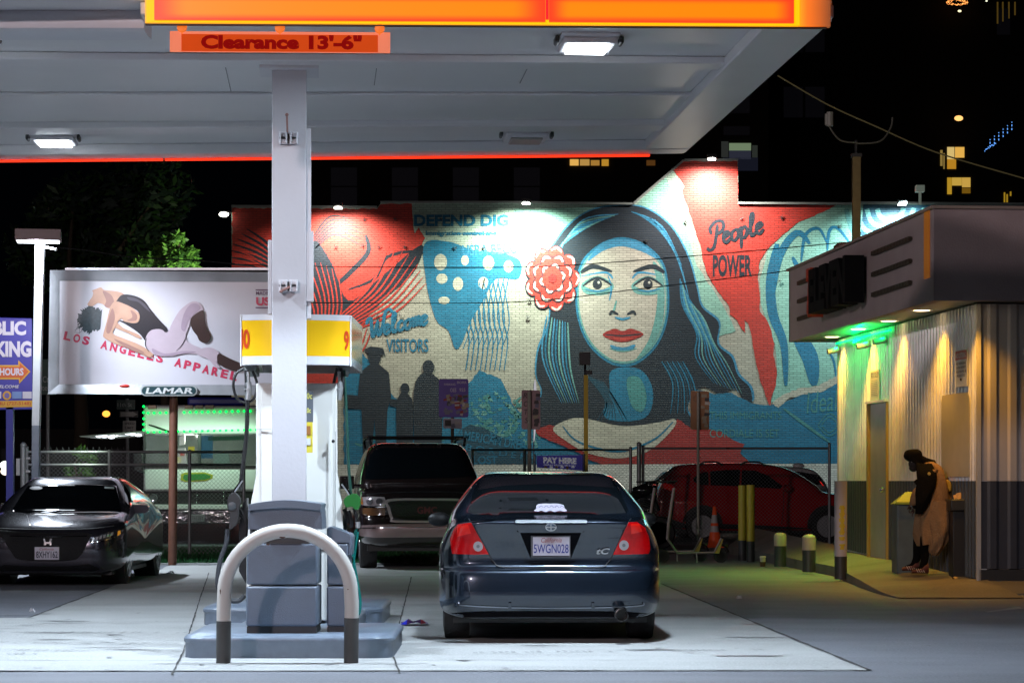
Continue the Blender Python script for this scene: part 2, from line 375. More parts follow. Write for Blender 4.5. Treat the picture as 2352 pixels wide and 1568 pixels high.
for i in range(len(rows) - 1):
    for k in range(3): fs.append((i * 4 + k, i * 4 + k + 1, (i + 1) * 4 + k + 1, (i + 1) * 4 + k))
g.add(vsx, fs)
ap = [(4.35, 27.2, .012), (5.35, 27.9, .012), (6.0, 28.15, .02), (10, 28.5, .03), (10, 29.3, .15), (5.58, 28.85, .15), (5.0, 28.4, .09)]
g.add(ap + [(x, y, -.02) for x, y, z in ap], [(0, 1, 6), (1, 2, 5, 6), (2, 3, 4, 5), (0, 1, 8, 7), (1, 2, 9, 8), (2, 3, 10, 9)])
tag(build(g, 'sidewalk', M_WALK, origin=(0, 0, 0), angle=20), kind='structure')
g = MB(); a = G(2268, 1406); b = G(2352, 1397); g.prism([(a.x, a.y, S4), (b.x, b.y, S4), (b.x, b.y + .3, S4), (a.x, a.y + .12, S4)], None)
tag(build(g, 'painted_road_line', mat('worn_road_paint', (.35, .35, .36), .7, var=.4, scale=30), origin=(0, 0, 0), smooth=False), kind='structure')

# ================================================================== CANOPY
can = thing('petrol_station_canopy', 'white ribbed petrol station canopy with glowing orange and yellow fascia, overhead', 'canopy', (2.22, 16.85, 4.5), TH)
CO = Vector((2.22, 16.85, 4.5))
def CP(u, v, z): return CO + RV * u + DV * v * (1 - .0215 * u) + Vector((0, 0, z))      # u right, v deep, z up from the fascia bottom
DEP = 6.78
def cbox(g, u0, u1, v0, v1, z0, z1, mi=0): g.hexa([CP(u0, v0, z0), CP(u1, v0, z0), CP(u1, v1, z0), CP(u0, v1, z0), CP(u0, v0, z1), CP(u1, v0, z1), CP(u1, v1, z1), CP(u0, v1, z1)], mi)
g = MB(); cbox(g, -14, -.1, .10, DEP - .1, .12, .18); build(g, 'ceiling_panel', CEIL, can)
for v0, v1, zl in ((1.93, 2.23, .06), (3.65, 5.0, .09), (5.14, 5.5, .055)):
    g = MB(); cbox(g, -13.6, -.38, v0, v1, zl, .119); build(g, 'ceiling_beam', CEIL, can, bevel=.012)
g = MB(); g.hexa([CP(-4.78, .13, .03), CP(0, -.12, .03), CP(0, .22, .03), CP(-4.78, .42, .03), CP(-4.78, .13, .119), CP(0, -.12, .119), CP(0, .22, .119), CP(-4.78, .42, .119)]); build(g, 'edge_trim', CEIL, can, bevel=.01)
g = MB(); cbox(g, -14, 0, DEP - .3, DEP, .02, .119); build(g, 'edge_trim', CEIL, can, bevel=.01)
g = MB(); cbox(g, -.42, 0, .225, DEP - .305, .025, .119); build(g, 'edge_trim', CEIL, can, bevel=.01)
for u, v0, v1 in ((-1.9, 2.3, 3.2), (-3.1, 2.3, 3.3), (-4.3, 2.3, 3.6), (-6.3, 2.3, 3.6), (-8.0, 2.3, 3.5), (-8.9, .4, 1.4)):
    g = MB(); cbox(g, u, u + .006, v0, v1, .113, .121); build(g, 'panel_seam', mat('seam_dark', (.30, .30, .31), .8), can, smooth=False)
def grad_emis(name, c0, c1, s, axis, half, p=2.0):
    """back-lit plastic: tubes behind it make the middle brighter than the edges"""
    m = bpy.data.materials.new(name); m.use_nodes = True; nt = m.node_tree; b = nt.nodes['Principled BSDF']; L = nt.links
    tc = nt.nodes.new('ShaderNodeTexCoord'); sp = nt.nodes.new('ShaderNodeSeparateXYZ'); L.new(tc.outputs['Generated'], sp.inputs[0])
    def edge(o, w):
        a = nt.nodes.new('ShaderNodeMath'); a.operation = 'SUBTRACT'; L.new(o, a.inputs[0]); a.inputs[1].default_value = .5
        c = nt.nodes.new('ShaderNodeMath'); c.operation = 'ABSOLUTE'; L.new(a.outputs[0], c.inputs[0])
        r = nt.nodes.new('ShaderNodeMapRange'); r.interpolation_type = 'SMOOTHSTEP'; r.inputs[1].default_value = .5; r.inputs[2].default_value = .5 - w; L.new(c.outputs[0], r.inputs[0]); return r.outputs[0]
    mu = nt.nodes.new('ShaderNodeMath'); mu.operation = 'MULTIPLY'; L.new(edge(sp.outputs[0], .09), mu.inputs[0]); L.new(edge(sp.outputs[2], .30), mu.inputs[1])
    mx = nt.nodes.new('ShaderNodeMix'); mx.data_type = 'RGBA'; mx.inputs[6].default_value = (*c0, 1); mx.inputs[7].default_value = (*c1, 1); L.new(mu.outputs[0], mx.inputs[0])
    L.new(mx.outputs[2], b.inputs['Emission Color']); b.inputs['Emission Strength'].default_value = s; b.inputs['Base Color'].default_value = (.4, .1, .01, 1); b.inputs['Roughness'].default_value = .3
    return m
M_OR = grad_emis('backlit_orange', (1.0, .035, .012), (1.0, .24, 0.0), 1.0, 0, 1)
M_YB = emis('backlit_yellow', (1.0, .50, .0), 1.15); M_YB2 = emis('backlit_amber', (1.0, .30, .01), 1.0)
# fascia: projecting lit sign box; stretches: px 333..1820 yellow surround, 348..1812 orange lenses
FB = 51
def fz(ypx, Y): return H - (ypx - HY) / F * Y
Yf = 16.52
pl = P(333, 51, Yf); pr = P(1908, 66, Yf + .12)
fd = Vector((pr.x - pl.x, .13, 0)); fl = fd.length; fdn = fd.normalized(); fzb = P(333, 52, Yf).z
def FP(xpx, z, d=0): # point on fascia front
    t = (xpx - 333) / (1908 - 333); return Vector((pl.x + fd.x * t, Yf + .13 * t - d, z))
zb = 4.455
g = MB(); g.prism([FP(333, zb), FP(1908, zb), FP(1908, zb + 1.0), FP(333, zb + 1.0)], (0, .07, 0), 0); M_FS = mat('fascia_orange_sheet', (.45, .18, .08), .35, bump=.05); build(g, 'fascia', M_FS, can, smooth=False)
nt = M_FS.node_tree; tcx = nt.nodes.new('ShaderNodeTexCoord'); spx = nt.nodes.new('ShaderNodeSeparateXYZ'); nt.links.new(tcx.outputs['Generated'], spx.inputs[0])
crx = nt.nodes.new('ShaderNodeValToRGB'); nt.links.new(spx.outputs[0], crx.inputs[0]); ce = crx.color_ramp.elements
ce[0].position = .948; ce[0].color = (1, .45, 0, 1); ce[1].position = 1.0; ce[1].color = (.16, .035, .008, 1); e_ = ce.new(.965); e_.color = (1, .17, 0, 1)
nt.links.new(crx.outputs[0], nt.nodes['Principled BSDF'].inputs['Emission Color']); nt.nodes['Principled BSDF'].inputs['Emission Strength'].default_value = .95
g = MB(); g.prism([FP(337, zb + .004, .012), FP(1836, zb + .004, .012), FP(1836, zb + .98, .012), FP(337, zb + .98, .012)], (0, .011, 0)); build(g, 'fascia_surround', M_YB, can, smooth=False)
for x0, x1 in ((356, 1250), (1258, 1822)):
    g = MB(); g.prism([FP(x0, zb + .013, .04), FP(x1, zb + .013, .04), FP(x1, zb + .182, .04), FP(x0, zb + .182, .04)], (0, .027, 0)); build(g, 'fascia_lens', M_OR, can)
g = MB(); g.prism([FP(1250.5, zb + .03, .045), FP(1257.5, zb + .03, .045), FP(1257.5, zb + .185, .045), FP(1250.5, zb + .185, .045)], (0, .03, 0)); build(g, 'fascia_joint', emis('backlit_red', (1, .01, .02), .8), can, smooth=False)
g = MB(); g.obox(FP(333, zb - .012, -.01), FP(1900, 0) - FP(333, 0), (0, .04, 0), (0, 0, .008)); build(g, 'fascia_drip_edge', mat('drip_black', (.03, .004, .004), .5), can, smooth=False)
g = MB(); g.obox(P(-400, 0, 17.0) * 1, (P(333, 0, 17.0) - P(-400, 0, 17.0)).xyz, (0, .35, 0), (0, 0, .001)); g = MB()
xl = P(-700, 0, 17.0).x; xr = P(334, 0, 17.0).x
sec = [(0, .0), (-.06, .02), (-.08, .08), (-.06, .16), (-.02, .2), (0, .24), (0, .9)]; z0 = H - (75 - HY) / F * 17.0
vsx = [];
for x in (xl, xr): vsx += [Vector((x, 17.0 + a, z0 + b)) for a, b in sec] + [Vector((x, 17.3, z0 + .9)), Vector((x, 17.3, z0))]
n = len(sec) + 2; g.add(vsx, [(i, (i + 1) % n, n + (i + 1) % n, n + i) for i in range(n)] + [tuple(range(n)), tuple(range(n, 2 * n))])
build(g, 'bullnose', WHITE, can, angle=50)
# rear neon edge (seen from below) and side return
for ua, ub in ((-14, -9.2), (-9.18, -5.1), (-5.08, -.33)):
    g = MB(); cbox(g, ua, ub, DEP + .02, DEP + .05, -.002, .018); build(g, 'rear_neon_strip', emis('neon_red', (1.0, .035, .008), 1.5), can, smooth=False)
g = MB(); cbox(g, -.02, .01, 0, DEP, .03, .93); build(g, 'side_fascia', WHITE, can, smooth=False)
g = MB(); cbox(g, -14, -.02, DEP, DEP + .015, .02, .9); cbox(g, -14, -.1, .1, DEP - .1, .9, .95); build(g, 'rear_fascia', WHITE, can, smooth=False)
# lamps
def canopy_lamp(u_loc, lit, proto=[None]):
    p = Vector(u_loc)
    h = MB()
    w, d = .235, .17
    R = Matrix.Rotation(TH, 3, 'Z')
    for (sx, sy, sz, z) in ((.44, .56, .03, .055), (.40, .46, .045, .018)): h.box(p + Vector((0, 0, z)), (sx, sy, sz), 0, R)
    h.box(p + R @ Vector((-.24, -.1, .03)), (.03, .16, .06), 1, R); h.box(p + R @ Vector((.24, -.1, .03)), (.03, .16, .06), 1, R)
    ho = build(h, 'canopy_lamp_housing', [WHITE, DARKP], can, bevel=.015)
    q = MB(); q.box(p - Vector((0, 0, .014)), (.30, .36, .022), 0, R)
    build(q, 'lamp_lens', emis('lamp_lens_lit', (.86, .93, 1.0), 22.) if lit else mat('lamp_lens_off', (.35, .36, .34), .3, bump=.4, bscale=80), ho, bevel=.008)
for p, k in CANOPY_LAMPS: canopy_lamp(p + Vector((0, 0, .055)), True)
pu = P(1207, 314, 22.9); canopy_lamp((pu.x, 22.9, 4.555), False)
g = MB(); g.lathe([(0, 0), (.03, -.005), (.06, .0), (.06, .035)], P(305, 308, 22.9) + Vector((0, 0, .02))); build(g, 'ceiling_sensor', BLACK, can)

# clearance sign
cs = thing('clearance_sign', 'orange Clearance 13 foot 6 sign hanging below the glowing fascia', 'sign', P(643, 121, 16.6))
a = P(390, 119, 16.6); b = P(896, 72, 16.6); sd = Vector((b.x - a.x, .0, 0)); sh = b.z - a.z
slope = Vector((0, 0, -(122 - 119) / F * 16.6))
def SP(t, v, d=0): return a + sd * t + Vector((0, -d, sh * v)) + slope * t
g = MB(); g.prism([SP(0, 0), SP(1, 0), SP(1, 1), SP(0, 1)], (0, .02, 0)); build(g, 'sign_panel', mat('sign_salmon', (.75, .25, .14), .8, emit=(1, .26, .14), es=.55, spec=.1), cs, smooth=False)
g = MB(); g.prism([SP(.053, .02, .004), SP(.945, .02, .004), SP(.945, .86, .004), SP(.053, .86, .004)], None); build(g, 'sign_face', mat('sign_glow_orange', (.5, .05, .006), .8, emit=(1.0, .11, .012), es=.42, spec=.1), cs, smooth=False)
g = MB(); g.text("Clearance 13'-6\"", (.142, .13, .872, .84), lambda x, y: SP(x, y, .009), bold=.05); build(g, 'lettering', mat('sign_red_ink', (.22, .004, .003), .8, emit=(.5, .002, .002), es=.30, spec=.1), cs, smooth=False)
for x in (418, 643, 872):
    g = MB(); t = (x - 390) / 506; g.lathe([(0, -.02), (.03, -.016), (.036, 0), (.03, .016), (0, .02)], SP(t, 1.18, .0), (0, 1, 0), 12); g.tube([SP(t, 1.1), SP(t, .85)], .006, 6)
    build(g, 'hanger', emis('hanger_orange', (1, .2, .02), .7), cs)

# column
col = thing('canopy_column', 'square white steel column holding up the canopy above the pump island', 'column', P(664, 1430, 18.9).xyz.__class__((P(664, 0, 18.9).x, 18.95, .17)), TH)
cw = 79 / (F / 18.9); cx0 = P(624.5, 0, 18.9).x
g = MB(); g.obox(Vector((cx0, 18.9, .17)), RV * cw, DV * .26, UP * 4.44); build(g, 'shaft', mat('column_enamel', (.62, .62, .66), .42, var=.07, scale=2.5, bump=.08), col, bevel=.006)
g = MB(); g.obox(Vector((cx0, 18.9, 0)) + RV * (cw + .001) + DV * .04 + UP * 2.6, RV * .035, DV * .18, UP * 1.49); build(g, 'conduit', WHITE, col, bevel=.004)
g = MB(); g.obox(Vector((cx0, 18.9, 0)) + RV * (cw + .001) + DV * .01 + UP * 2.73, RV * .055, DV * .10, UP * .55); g.obox(Vector((cx0, 18.9, 0)) - RV * .031 + DV * .02 + UP * 2.63, RV * .03, DV * .1, UP * .58)
build(g, 'side_box', WHITE, col, bevel=.004)
g = MB(); g.box(Vector((cx0, 18.9, 4.55)) + RV * cw / 2 + DV * .13, (.46, .46, .03), 0, Matrix.Rotation(TH, 3, 'Z')); build(g, 'cap_plate', WHITE, col, bevel=.004)
for i, (yb, stem, dotx, doty) in enumerate(((317, 1, 659, 264), (656, 0, 646, 669))):
    g = MB(); Yc = 18.88
    for x0 in (640, 664): 
        g.pbox(x0, yb - 14, x0 + 20, yb + 14, Yc, .025)
        for dx in (1, 15): g.pbox(x0 + dx + 1, yb - 13, x0 + dx + 4, yb + 13, Yc - .022, .024)
    g.pbox(640, yb - 3, 684, yb + 3, Yc, .02)
    b1 = build(g, 'bracket', WHITE, col, bevel=.002)
    g = MB(); g.pbox(660.5, yb - 9, 664.5, yb + 12, Yc - .004, .01); build(g, 'slot', DARKP, b1, smooth=False)
    g = MB(); g.ball(P(dotx, doty, Yc - .03), .014); 
    if stem: g.tube([P(659, 268, Yc - .03), P(660, 305, Yc - .01)], .008, 8)
    else: g.tube([P(648, 667, Yc - .03), P(668, 658, Yc - .01)], .010, 8)
    build(g, 'camera_stub', mat('stub_brown', (.3, .15, .13), .5), b1)

# ================================================================== MURAL BUILDING
mb_ = thing('mural_building', 'long brick building whose windowless side wall is painted with a big mural', 'building', MP(1500, 1169))
outline = [(532, 476), (866, 478), (874, 467), (1176, 467), (1455, 470.5), (1572, 370), (1695, 369.5), (1695, 469), (1945, 470), (1975, 468), (2600, 472), (2600, 1169.5), (532, 1169.5)]
g = MB(); g.prism([MP(x, y) for x, y in outline], (0, 14, 0)); build(g, 'wall', brick_mat('brick_offwhite', (.50, .49, .41), (.44, .60, .50), 12.0, 15.0), mb_, smooth=False)
# coping
g = MB()
for (x0, y0), (x1, y1) in zip(outline[:10], outline[1:11]):
    a = MP(x0, y0, .12); b = MP(x1, y1, .12); d = (b - a); nrm = Vector((-d.z, 0, d.x)).normalized() * .09
    if abs(d.x) < .3: continue
    g.obox(a, d, (0, .5, 0), nrm)
build(g, 'coping', mat('coping_metal', (.25, .27, .26), .5), mb_, smooth=False)
g = MB(); g.obox(MP(540, 476, -4), MP(620, 476, -4) - MP(540, 476, -4), (0, 8, 0), (0, 0, .5)); build(g, 'roof_box', DARKP, mb_, smooth=False)
# mural paint, layered
BR = {k: brick_mat('brick_' + k, c) for k, c in dict(red=(.62, .045, .03), dred=(.38, .02, .018), navy=(.008, .020, .036), blue=(.010, .20, .36), lblue=(.05, .30, .52), teal=(.07, .30, .30), mint=(.30, .60, .50), cream=(.58, .56, .46), beige=(.56, .52, .45), white=(.72, .72, .66), deep=(.006, .07, .12), pale=(.16, .42, .40)).items()}
keys = list(BR); MI = {k: i for i, k in enumerate(keys)}
mu = MB()
PN = [0]
def LD(lay): return .003 * lay + .0004 * (PN[0] % 7) + .004
def paint(poly, k, lay):
    PN[0] += 1; mu.prism([MP(x, y, LD(lay)) for x, y in poly], None, MI[k])
def mtext(s_, x0, y0, x1, y1, k, lay, bold=.02, shear=0, rot=0., spacing=1.0):
    cx, cy = (x0 + x1) / 2, (y0 + y1) / 2; c, sn = math.cos(rot), math.sin(rot)
    def f(x, y):
        dx, dy = x - cx, y - cy; return MP(cx + dx * c - dy * sn, cy + dx * sn + dy * c, LD(lay))
    mu.text(s_, (x0, y1, x1, y0), f, MI[k], bold, shear, spacing=spacing)
# left red field with torn edge
paint(jag([(533, 478), (866, 480), (874, 469), (946, 468), (948, 500), (952, 538), (962, 522), (976, 547), (968, 566), (958, 615), (925, 648), (885, 680), (850, 722), (826, 762), (812, 812), (806, 860), (806, 900), (533, 900)], 1.4, 9), 'red', 1)
# generic dark wing-like plumes over the red field
def strokes(base, tip, n, w, k, lay, spread, bend=.15, x=0):
    b = Vector(base); t = Vector(tip); d = t - b; nn = Vector((-d.y, d.x)).normalized()
    for i in range(n):
        f = (i / (n - 1) - .5) if n > 1 else 0
        q0 = b + nn * f * spread * .4; q1 = t + nn * f * spread - d * abs(f) * .25
        m_ = (q0 + q1) / 2 + nn * d.length * bend
        paint(ribbon([tuple(q0), tuple(m_), tuple(q1)], w, w * .5, 5), k, lay)
paint(smoothp([(716, 560), (760, 600), (800, 690), (870, 640), (968, 562), (950, 625), (880, 690), (830, 745), (815, 800), (760, 800), (716, 770)]), 'navy', 2)
strokes((800, 740), (955, 590), 9, 6, 'red', 3, 120, .08)
strokes((735, 800), (730, 600), 8, 5, 'red', 3, 90, .1)
strokes((790, 830), (835, 740), 5, 5, 'red', 3, 50, .1)
strokes((720, 560), (835, 530), 6, 5, 'navy', 2, 60, -.25)
paint(ribbon([(840, 540), (845, 580), (800, 630), (765, 665), (745, 720)], 14, 8), 'navy', 2)
paint(ribbon([(960, 575), (890, 590), (860, 640), (800, 665)], 9, 6), 'navy', 2)
strokes((640, 610), (534, 560), 7, 8, 'navy', 2, 90, .05); strokes((600, 615), (536, 600), 5, 4, 'red', 3, 50, .05)
# central cream field, lettering
paint(jag([(1180, 480), (1455, 474), (1530, 408), (1560, 470), (1600, 610), (1660, 700), (1690, 760), (1560, 800), (1230, 560), (1180, 540)], 2, 12), 'mint', 1)
mtext('DEFEND DIG', 951, 493, 1168, 520, 'blue', 3, .04)
mtext('Immigration control and', 978, 530, 1140, 544, 'blue', 3, .025); 
for x0, x1 in ((1038, 1062), (1066, 1140)): paint([(x0, 535.5), (x1, 535.5), (x1, 537.5), (x0, 537.5)], 'blue', 4)
CUR = dict(e=[[(0, .5), (.45, .55), (.75, .8), (.5, 1), (.15, .8), (.1, .35), (.42, 0), (.95, .35)]], o=[[(.5, 1), (.12, .7), (.15, .15), (.5, 0), (.85, .4), (.75, .9), (.5, 1), (.98, .85)]], l=[[(0, .3), (.5, 1.2), (.62, 1.9), (.45, 2.05), (.28, 1.5), (.28, .3), (.5, 0), (.9, .3)]],
    c=[[(.8, .85), (.5, 1), (.15, .7), (.15, .2), (.5, 0), (.95, .35)]], m=[[(0, .6), (.2, 1), (.22, 0)], [(.22, .5), (.5, 1), (.62, .85), (.6, 0)], [(.6, .5), (.9, 1), (1.02, .85), (1.0, .2), (1.25, .15)]], p=[[(0, .7), (.22, 1), (.2, 0), (.18, -.9)], [(.22, .7), (.6, 1.02), (.88, .6), (.6, .02), (.22, .15)], [(.6, .02), (1.0, .35)]],
    W=[[(-.5, 1.5), (-.2, 2.05), (.15, 2), (.2, 1), (.35, .05), (.8, .9), (1.05, 1.7)], [(1.05, 1.7), (1.0, .8), (1.15, .05), (1.6, .8), (2.0, 2.3), (2.6, 2.5), (3.0, 2.1)]], P=[[(.75, 1.9), (.6, 1.0), (.3, -.1), (-.2, -.3), (-.5, 0)], [(.05, 1.1), (-.1, 1.7), (.6, 2.2), (1.35, 2.0), (1.35, 1.3), (.7, .95)]])
ADV = dict(e=.95, o=.98, l=.85, c=.92, m=1.2, p=1.0, W=1.75, P=1.3)
def script(word, x, y, h, rot, k, lay, w):
    c, sn = math.cos(rot), math.sin(rot); ax = 0
    for ch in word:
        for st_ in CUR[ch]:
            pts = []
            for a, b in st_:
                u = (ax + a + b * .28) * h * .86; v = -b * h; pts.append((x + u * c - v * sn, y + u * sn + v * c))
            PN[0] += 1; cc_ = catmull([(*q, 0) for q in pts], 9); N = len(cc_); vs_ = []
            for i in range(N):
                d = (cc_[min(i + 1, N - 1)] - cc_[max(i - 1, 0)]).normalized(); ww = w / 2 * (.55 + .45 * min(1, i / 4, (N - 1 - i) / 4)) * (1 + .18 * abs(d.y))
                for sg in (1, -1): vs_.append(MP(cc_[i].x - d.y * ww * sg, cc_[i].y + d.x * ww * sg, LD(lay) + .00025 * i))
            mu.add(vs_, [(2 * i, 2 * i + 1, 2 * i + 3, 2 * i + 2) for i in range(N - 1)], MI[k])
        ax += ADV[ch]
script('Welcome', 850, 776, 21, -.24, 'blue', 3, 6.5)
mtext('VISITORS', 887, 778, 984, 809, 'blue', 3, .02)
# abstract blue shapes between (stand-in for the small figures)
paint(smoothp([(975, 560), (1030, 555), (1090, 575), (1150, 580), (1195, 600), (1190, 640), (1140, 640), (1110, 690), (1080, 740), (1060, 790), (1045, 800), (1030, 760), (1005, 740), (990, 700), (978, 640)]), 'blue', 2)
for cx, cy, rx, ry in ((1012, 602, 15, 19), (1068, 598, 9, 12), (1122, 604, 13, 17), (1168, 612, 11, 14), (1015, 640, 13, 12), (1052, 652, 12, 16), (1020, 690, 13, 9), (1110, 650, 12, 14)):
    paint(ell(cx, cy, rx, ry, 14, random.random()), 'cream', 3)
for k in range(9):
    x = 1072 + k * 11; paint(ribbon([(x + 8, 640), (x - 6, 720), (x + 6, 780), (x - 2, 850)], 2.6, 2.6, 5, False), 'blue', 3); paint(ribbon([(x - 4, 650), (x + 10, 740), (x - 8, 800)], 2.2, 2.2, 5, False), 'blue', 3)
mtext('USRA BECO', 1062, 560, 1190, 585, 'lblue', 3, .02, 0, -.05)
# blue and teal mountains at the foot
paint(jag([(800, 812), (822, 802), (868, 850), (900, 905), (940, 940), (1003, 950), (1060, 900), (1100, 850), (1150, 870), (1178, 930), (1240, 980), (1330, 1010), (1430, 1025), (1430, 1066), (790, 1066), (790, 830)], 2.5, 9), 'blue', 2)
for _ in range(150):
    x = random.uniform(1080, 1235); y = random.uniform(900 + abs(x - 1140) * .35, 1020); paint(ribbon([(x, y), (x + random.uniform(-5, 12), y + random.uniform(-4, 9)), (x + random.uniform(0, 16), y + random.uniform(-8, 10))], random.uniform(3, 9), None, 3), random.choice(('teal', 'teal', 'pale')), 3)
for _ in range(30):
    x = random.uniform(800, 1000); y = random.uniform(1000, 1050); paint(ribbon([(x, y), (x + 14, y + 5), (x + 24, y)], random.uniform(4, 9), None, 3), 'teal', 3)
paint(jag([(1058, 985), (1080, 974), (1130, 990), (1190, 1022), (1230, 1060), (1230, 1066), (1040, 1066), (1050, 1010)], 2, 8), 'deep', 4)
mtext('The', 1121, 996, 1152, 1013, 'blue', 5, .02, .3, .35); mtext('AMERICAN DREAM', 1050, 1000, 1225, 1022, 'blue', 5, .02, 0, .17); mtext('BORDER', 1070, 1030, 1212, 1045, 'blue', 5, .01, 0, .16, 1.5); mtext('LOST', 1086, 1046, 1143, 1066, 'blue', 5, .03)
# three plain standing figures in silhouette
def fig(cx, top, foot, w, cap=0, skirt=0):
    h = foot - top; r = h * .065
    paint(ell(cx, top + r * 1.15, r * .9, r * 1.15, 16), 'navy', 6)
    if cap: paint([(cx - r * 1.4, top + r * .1), (cx - r * .5, top - r * .35), (cx + r * 1.2, top - r * .1), (cx + r * 1.5, top + r * .9), (cx - r * 1.0, top + r * .7)], 'navy', 7)
    b = [(cx - r * .5, top + 2 * r), (cx - w * .5, top + 3.2 * r), (cx - w * .58, top + h * .42), (cx - w * .45, top + h * .55)]
    c = [(cx + w * .45, top + h * .55), (cx + w * .58, top + h * .42), (cx + w * .5, top + 3.2 * r), (cx + r * .5, top + 2 * r)]
    if skirt: paint(smoothp(b[:3]) [:9] + [(cx - w * .55, foot), (cx + w * .5, foot)] + c[1:], 'navy', 6)
    else:
        paint(b + [(cx - w * .38, foot), (cx - w * .1, foot), (cx, top + h * .62), (cx + w * .1, foot), (cx + w * .38, foot)] + c, 'navy', 6)
fig(860, 801, 1060, 66, 1); fig(930, 879, 1060, 34, 0, 1); fig(984, 826, 1060, 58, 0, 1)
paint([(790, 905), (835, 910), (835, 940), (790, 938)], 'navy', 5); paint([(895, 915), (915, 918), (915, 936), (895, 932)], 'navy', 5)
# large portrait: a plain, generic woman with long dark hair
hair = smoothp([(1418, 473), (1480, 478), (1540, 520), (1580, 590), (1600, 660), (1612, 705), (1650, 740), (1648, 790), (1680, 820), (1694, 860), (1722, 890), (1726, 922), (1706, 918), (1690, 892), (1655, 905), (1612, 888), (1578, 930), (1590, 962), (1625, 985), (1590, 1000), (1548, 985), (1510, 975), (1440, 985), (1360, 975), (1305, 985), (1270, 1000), (1235, 985), (1228, 950), (1245, 900), (1232, 860), (1238, 800), (1262, 740), (1262, 640), (1258, 590), (1300, 525), (1355, 485)], 5)
paint([(x + (x - 1430) * .018, y - 3) for x, y in hair], 'lblue', 3); paint(hair, 'navy', 4)
face = smoothp([(1428, 545), (1480, 560), (1522, 600), (1536, 660), (1534, 730), (1512, 790), (1470, 832), (1430, 842), (1392, 830), (1350, 790), (1326, 730), (1322, 660), (1336, 600), (1378, 560)], 6)
paint(face, 'blue', 5)
def shr(pl_, k, c=(1430, 690)): return [(c[0] + (x - c[0]) * k, c[1] + (y - c[1]) * k) for x, y in pl_]
paint(shr(face, .955), 'pale', 6); paint(shr(face, .92), 'beige', 7)
paint(smoothp([(1405, 850), (1470, 848), (1500, 900), (1480, 960), (1390, 960), (1400, 900)]), 'blue', 5); paint(smoothp([(1440, 870), (1470, 868), (1485, 910), (1475, 945), (1450, 930)]), 'teal', 6)
for sx in (-1, 1):
    ex = 1430 + sx * 58; 
    paint(ribbon([(ex - sx * -38, 622 + 4), (ex + sx * 10, 612), (ex - sx * 34, 624)], 12, 9), 'navy', 9)
    paint(smoothp([(ex - 36, 652), (ex, 634), (ex + 36, 652), (ex + 30, 672), (ex, 678), (ex - 30, 672)]), 'pale', 8)
    paint(smoothp([(ex - 30, 655), (ex, 641), (ex + 30, 655), (ex, 667)]), 'cream', 9); paint(ribbon([(ex - 34, 657), (ex, 638), (ex + 34, 656)], 6), 'navy', 10)
    paint(ell(ex, 653, 11, 12, 18), 'navy', 10); paint(ell(ex + 3, 649, 3, 3, 8), 'white', 11)
    paint(ribbon([(ex - 28, 664), (ex, 669), (ex + 28, 663)], 4), 'lblue', 10)
    paint(ribbon([(1430 + sx * 10, 722), (1430 + sx * 24, 716), (1430 + sx * 30, 724)], 7), 'navy', 9)
paint(ribbon([(1412, 728), (1430, 733), (1448, 728)], 6), 'lblue', 9)
paint(smoothp([(1384, 768), (1410, 755), (1430, 760), (1450, 755), (1478, 767), (1455, 780), (1430, 785), (1405, 781)]), 'dred', 9); paint(ribbon([(1390, 768), (1430, 771), (1472, 767)], 4), 'navy', 10)
paint(ribbon([(1408, 776), (1430, 779), (1452, 776)], 4), 'red', 10)
paint(ribbon([(1400, 800), (1430, 806), (1462, 800)], 5), 'pale', 8)
paint(smoothp([(1500, 600), (1524, 640), (1524, 730), (1500, 790), (1462, 824), (1490, 780), (1506, 720), (1510, 660)]), 'pale', 8)
paint(ribbon([(1400, 690), (1404, 660), (1396, 632)], 5, 3, 5), 'lblue', 8.2); paint(ribbon([(1416, 690), (1410, 712), (1404, 722)], 6, 3, 5), 'pale', 8.3)
paint(smoothp([(1402, 792), (1430, 798), (1458, 791), (1450, 803), (1412, 803)]), 'lblue', 8.4)
for sx in (-1, 1): paint(ribbon([(1430 + sx * 22, 640), (1430 + sx * 40, 626), (1430 + sx * 95, 634)], 7, 3, 6), 'lblue', 7.6)
paint(smoothp([(1380, 560), (1428, 549), (1478, 564), (1512, 596), (1474, 578), (1428, 566), (1386, 576), (1350, 600)]), 'lblue', 7.8)
# locks of hair
for i in range(10):
    t = i / 9
    paint(ribbon([(1420 - 8 * i, 492 + 3 * i), (1340 - 8 * i, 505 + 9 * i), (1285 - 2 * i, 570 + 8 * i)], 4.5, 2, 6), ('lblue', 'pale', 'lblue', 'blue')[i % 4], 5)
    paint(ribbon([(1450 + 6 * i, 486 + 2 * i), (1520 + 4 * i, 520 + 8 * i), (1566 + 2 * i, 610 + 9 * i)], 4.5, 2, 6), ('lblue', 'blue', 'lblue')[i % 3], 5)
for i in range(9):
    paint(ribbon([(1562 + 3 * i, 640 + 7 * i), (1568 + 6 * i, 700 + 4 * i), (1600 + 5 * i, 765 + 3 * i), (1598 + 9 * i, 820 + 2 * i), (1640 + 8 * i, 880 + 3 * i)], 5.5, 2, 6), ('blue', 'lblue', 'pale')[i % 3], 5)
    paint(ribbon([(1256 + 6 * i, 725 + 2 * i), (1246 + 8 * i, 820 + 3 * i), (1290 + 5 * i, 925)], 5.5, 2, 6), ('lblue', 'blue', 'pale')[i % 3], 5)
    paint(ribbon([(1345 + 5 * i, 860 + 2 * i), (1390 + 3 * i, 920), (1370 + 9 * i, 968)], 4, 2, 5), 'deep', 5)
    paint(ribbon([(1520 + 6 * i, 830), (1545 + 6 * i, 880), (1540 + 8 * i, 950)], 4.5, 2, 5), ('blue', 'deep')[i % 2], 5)
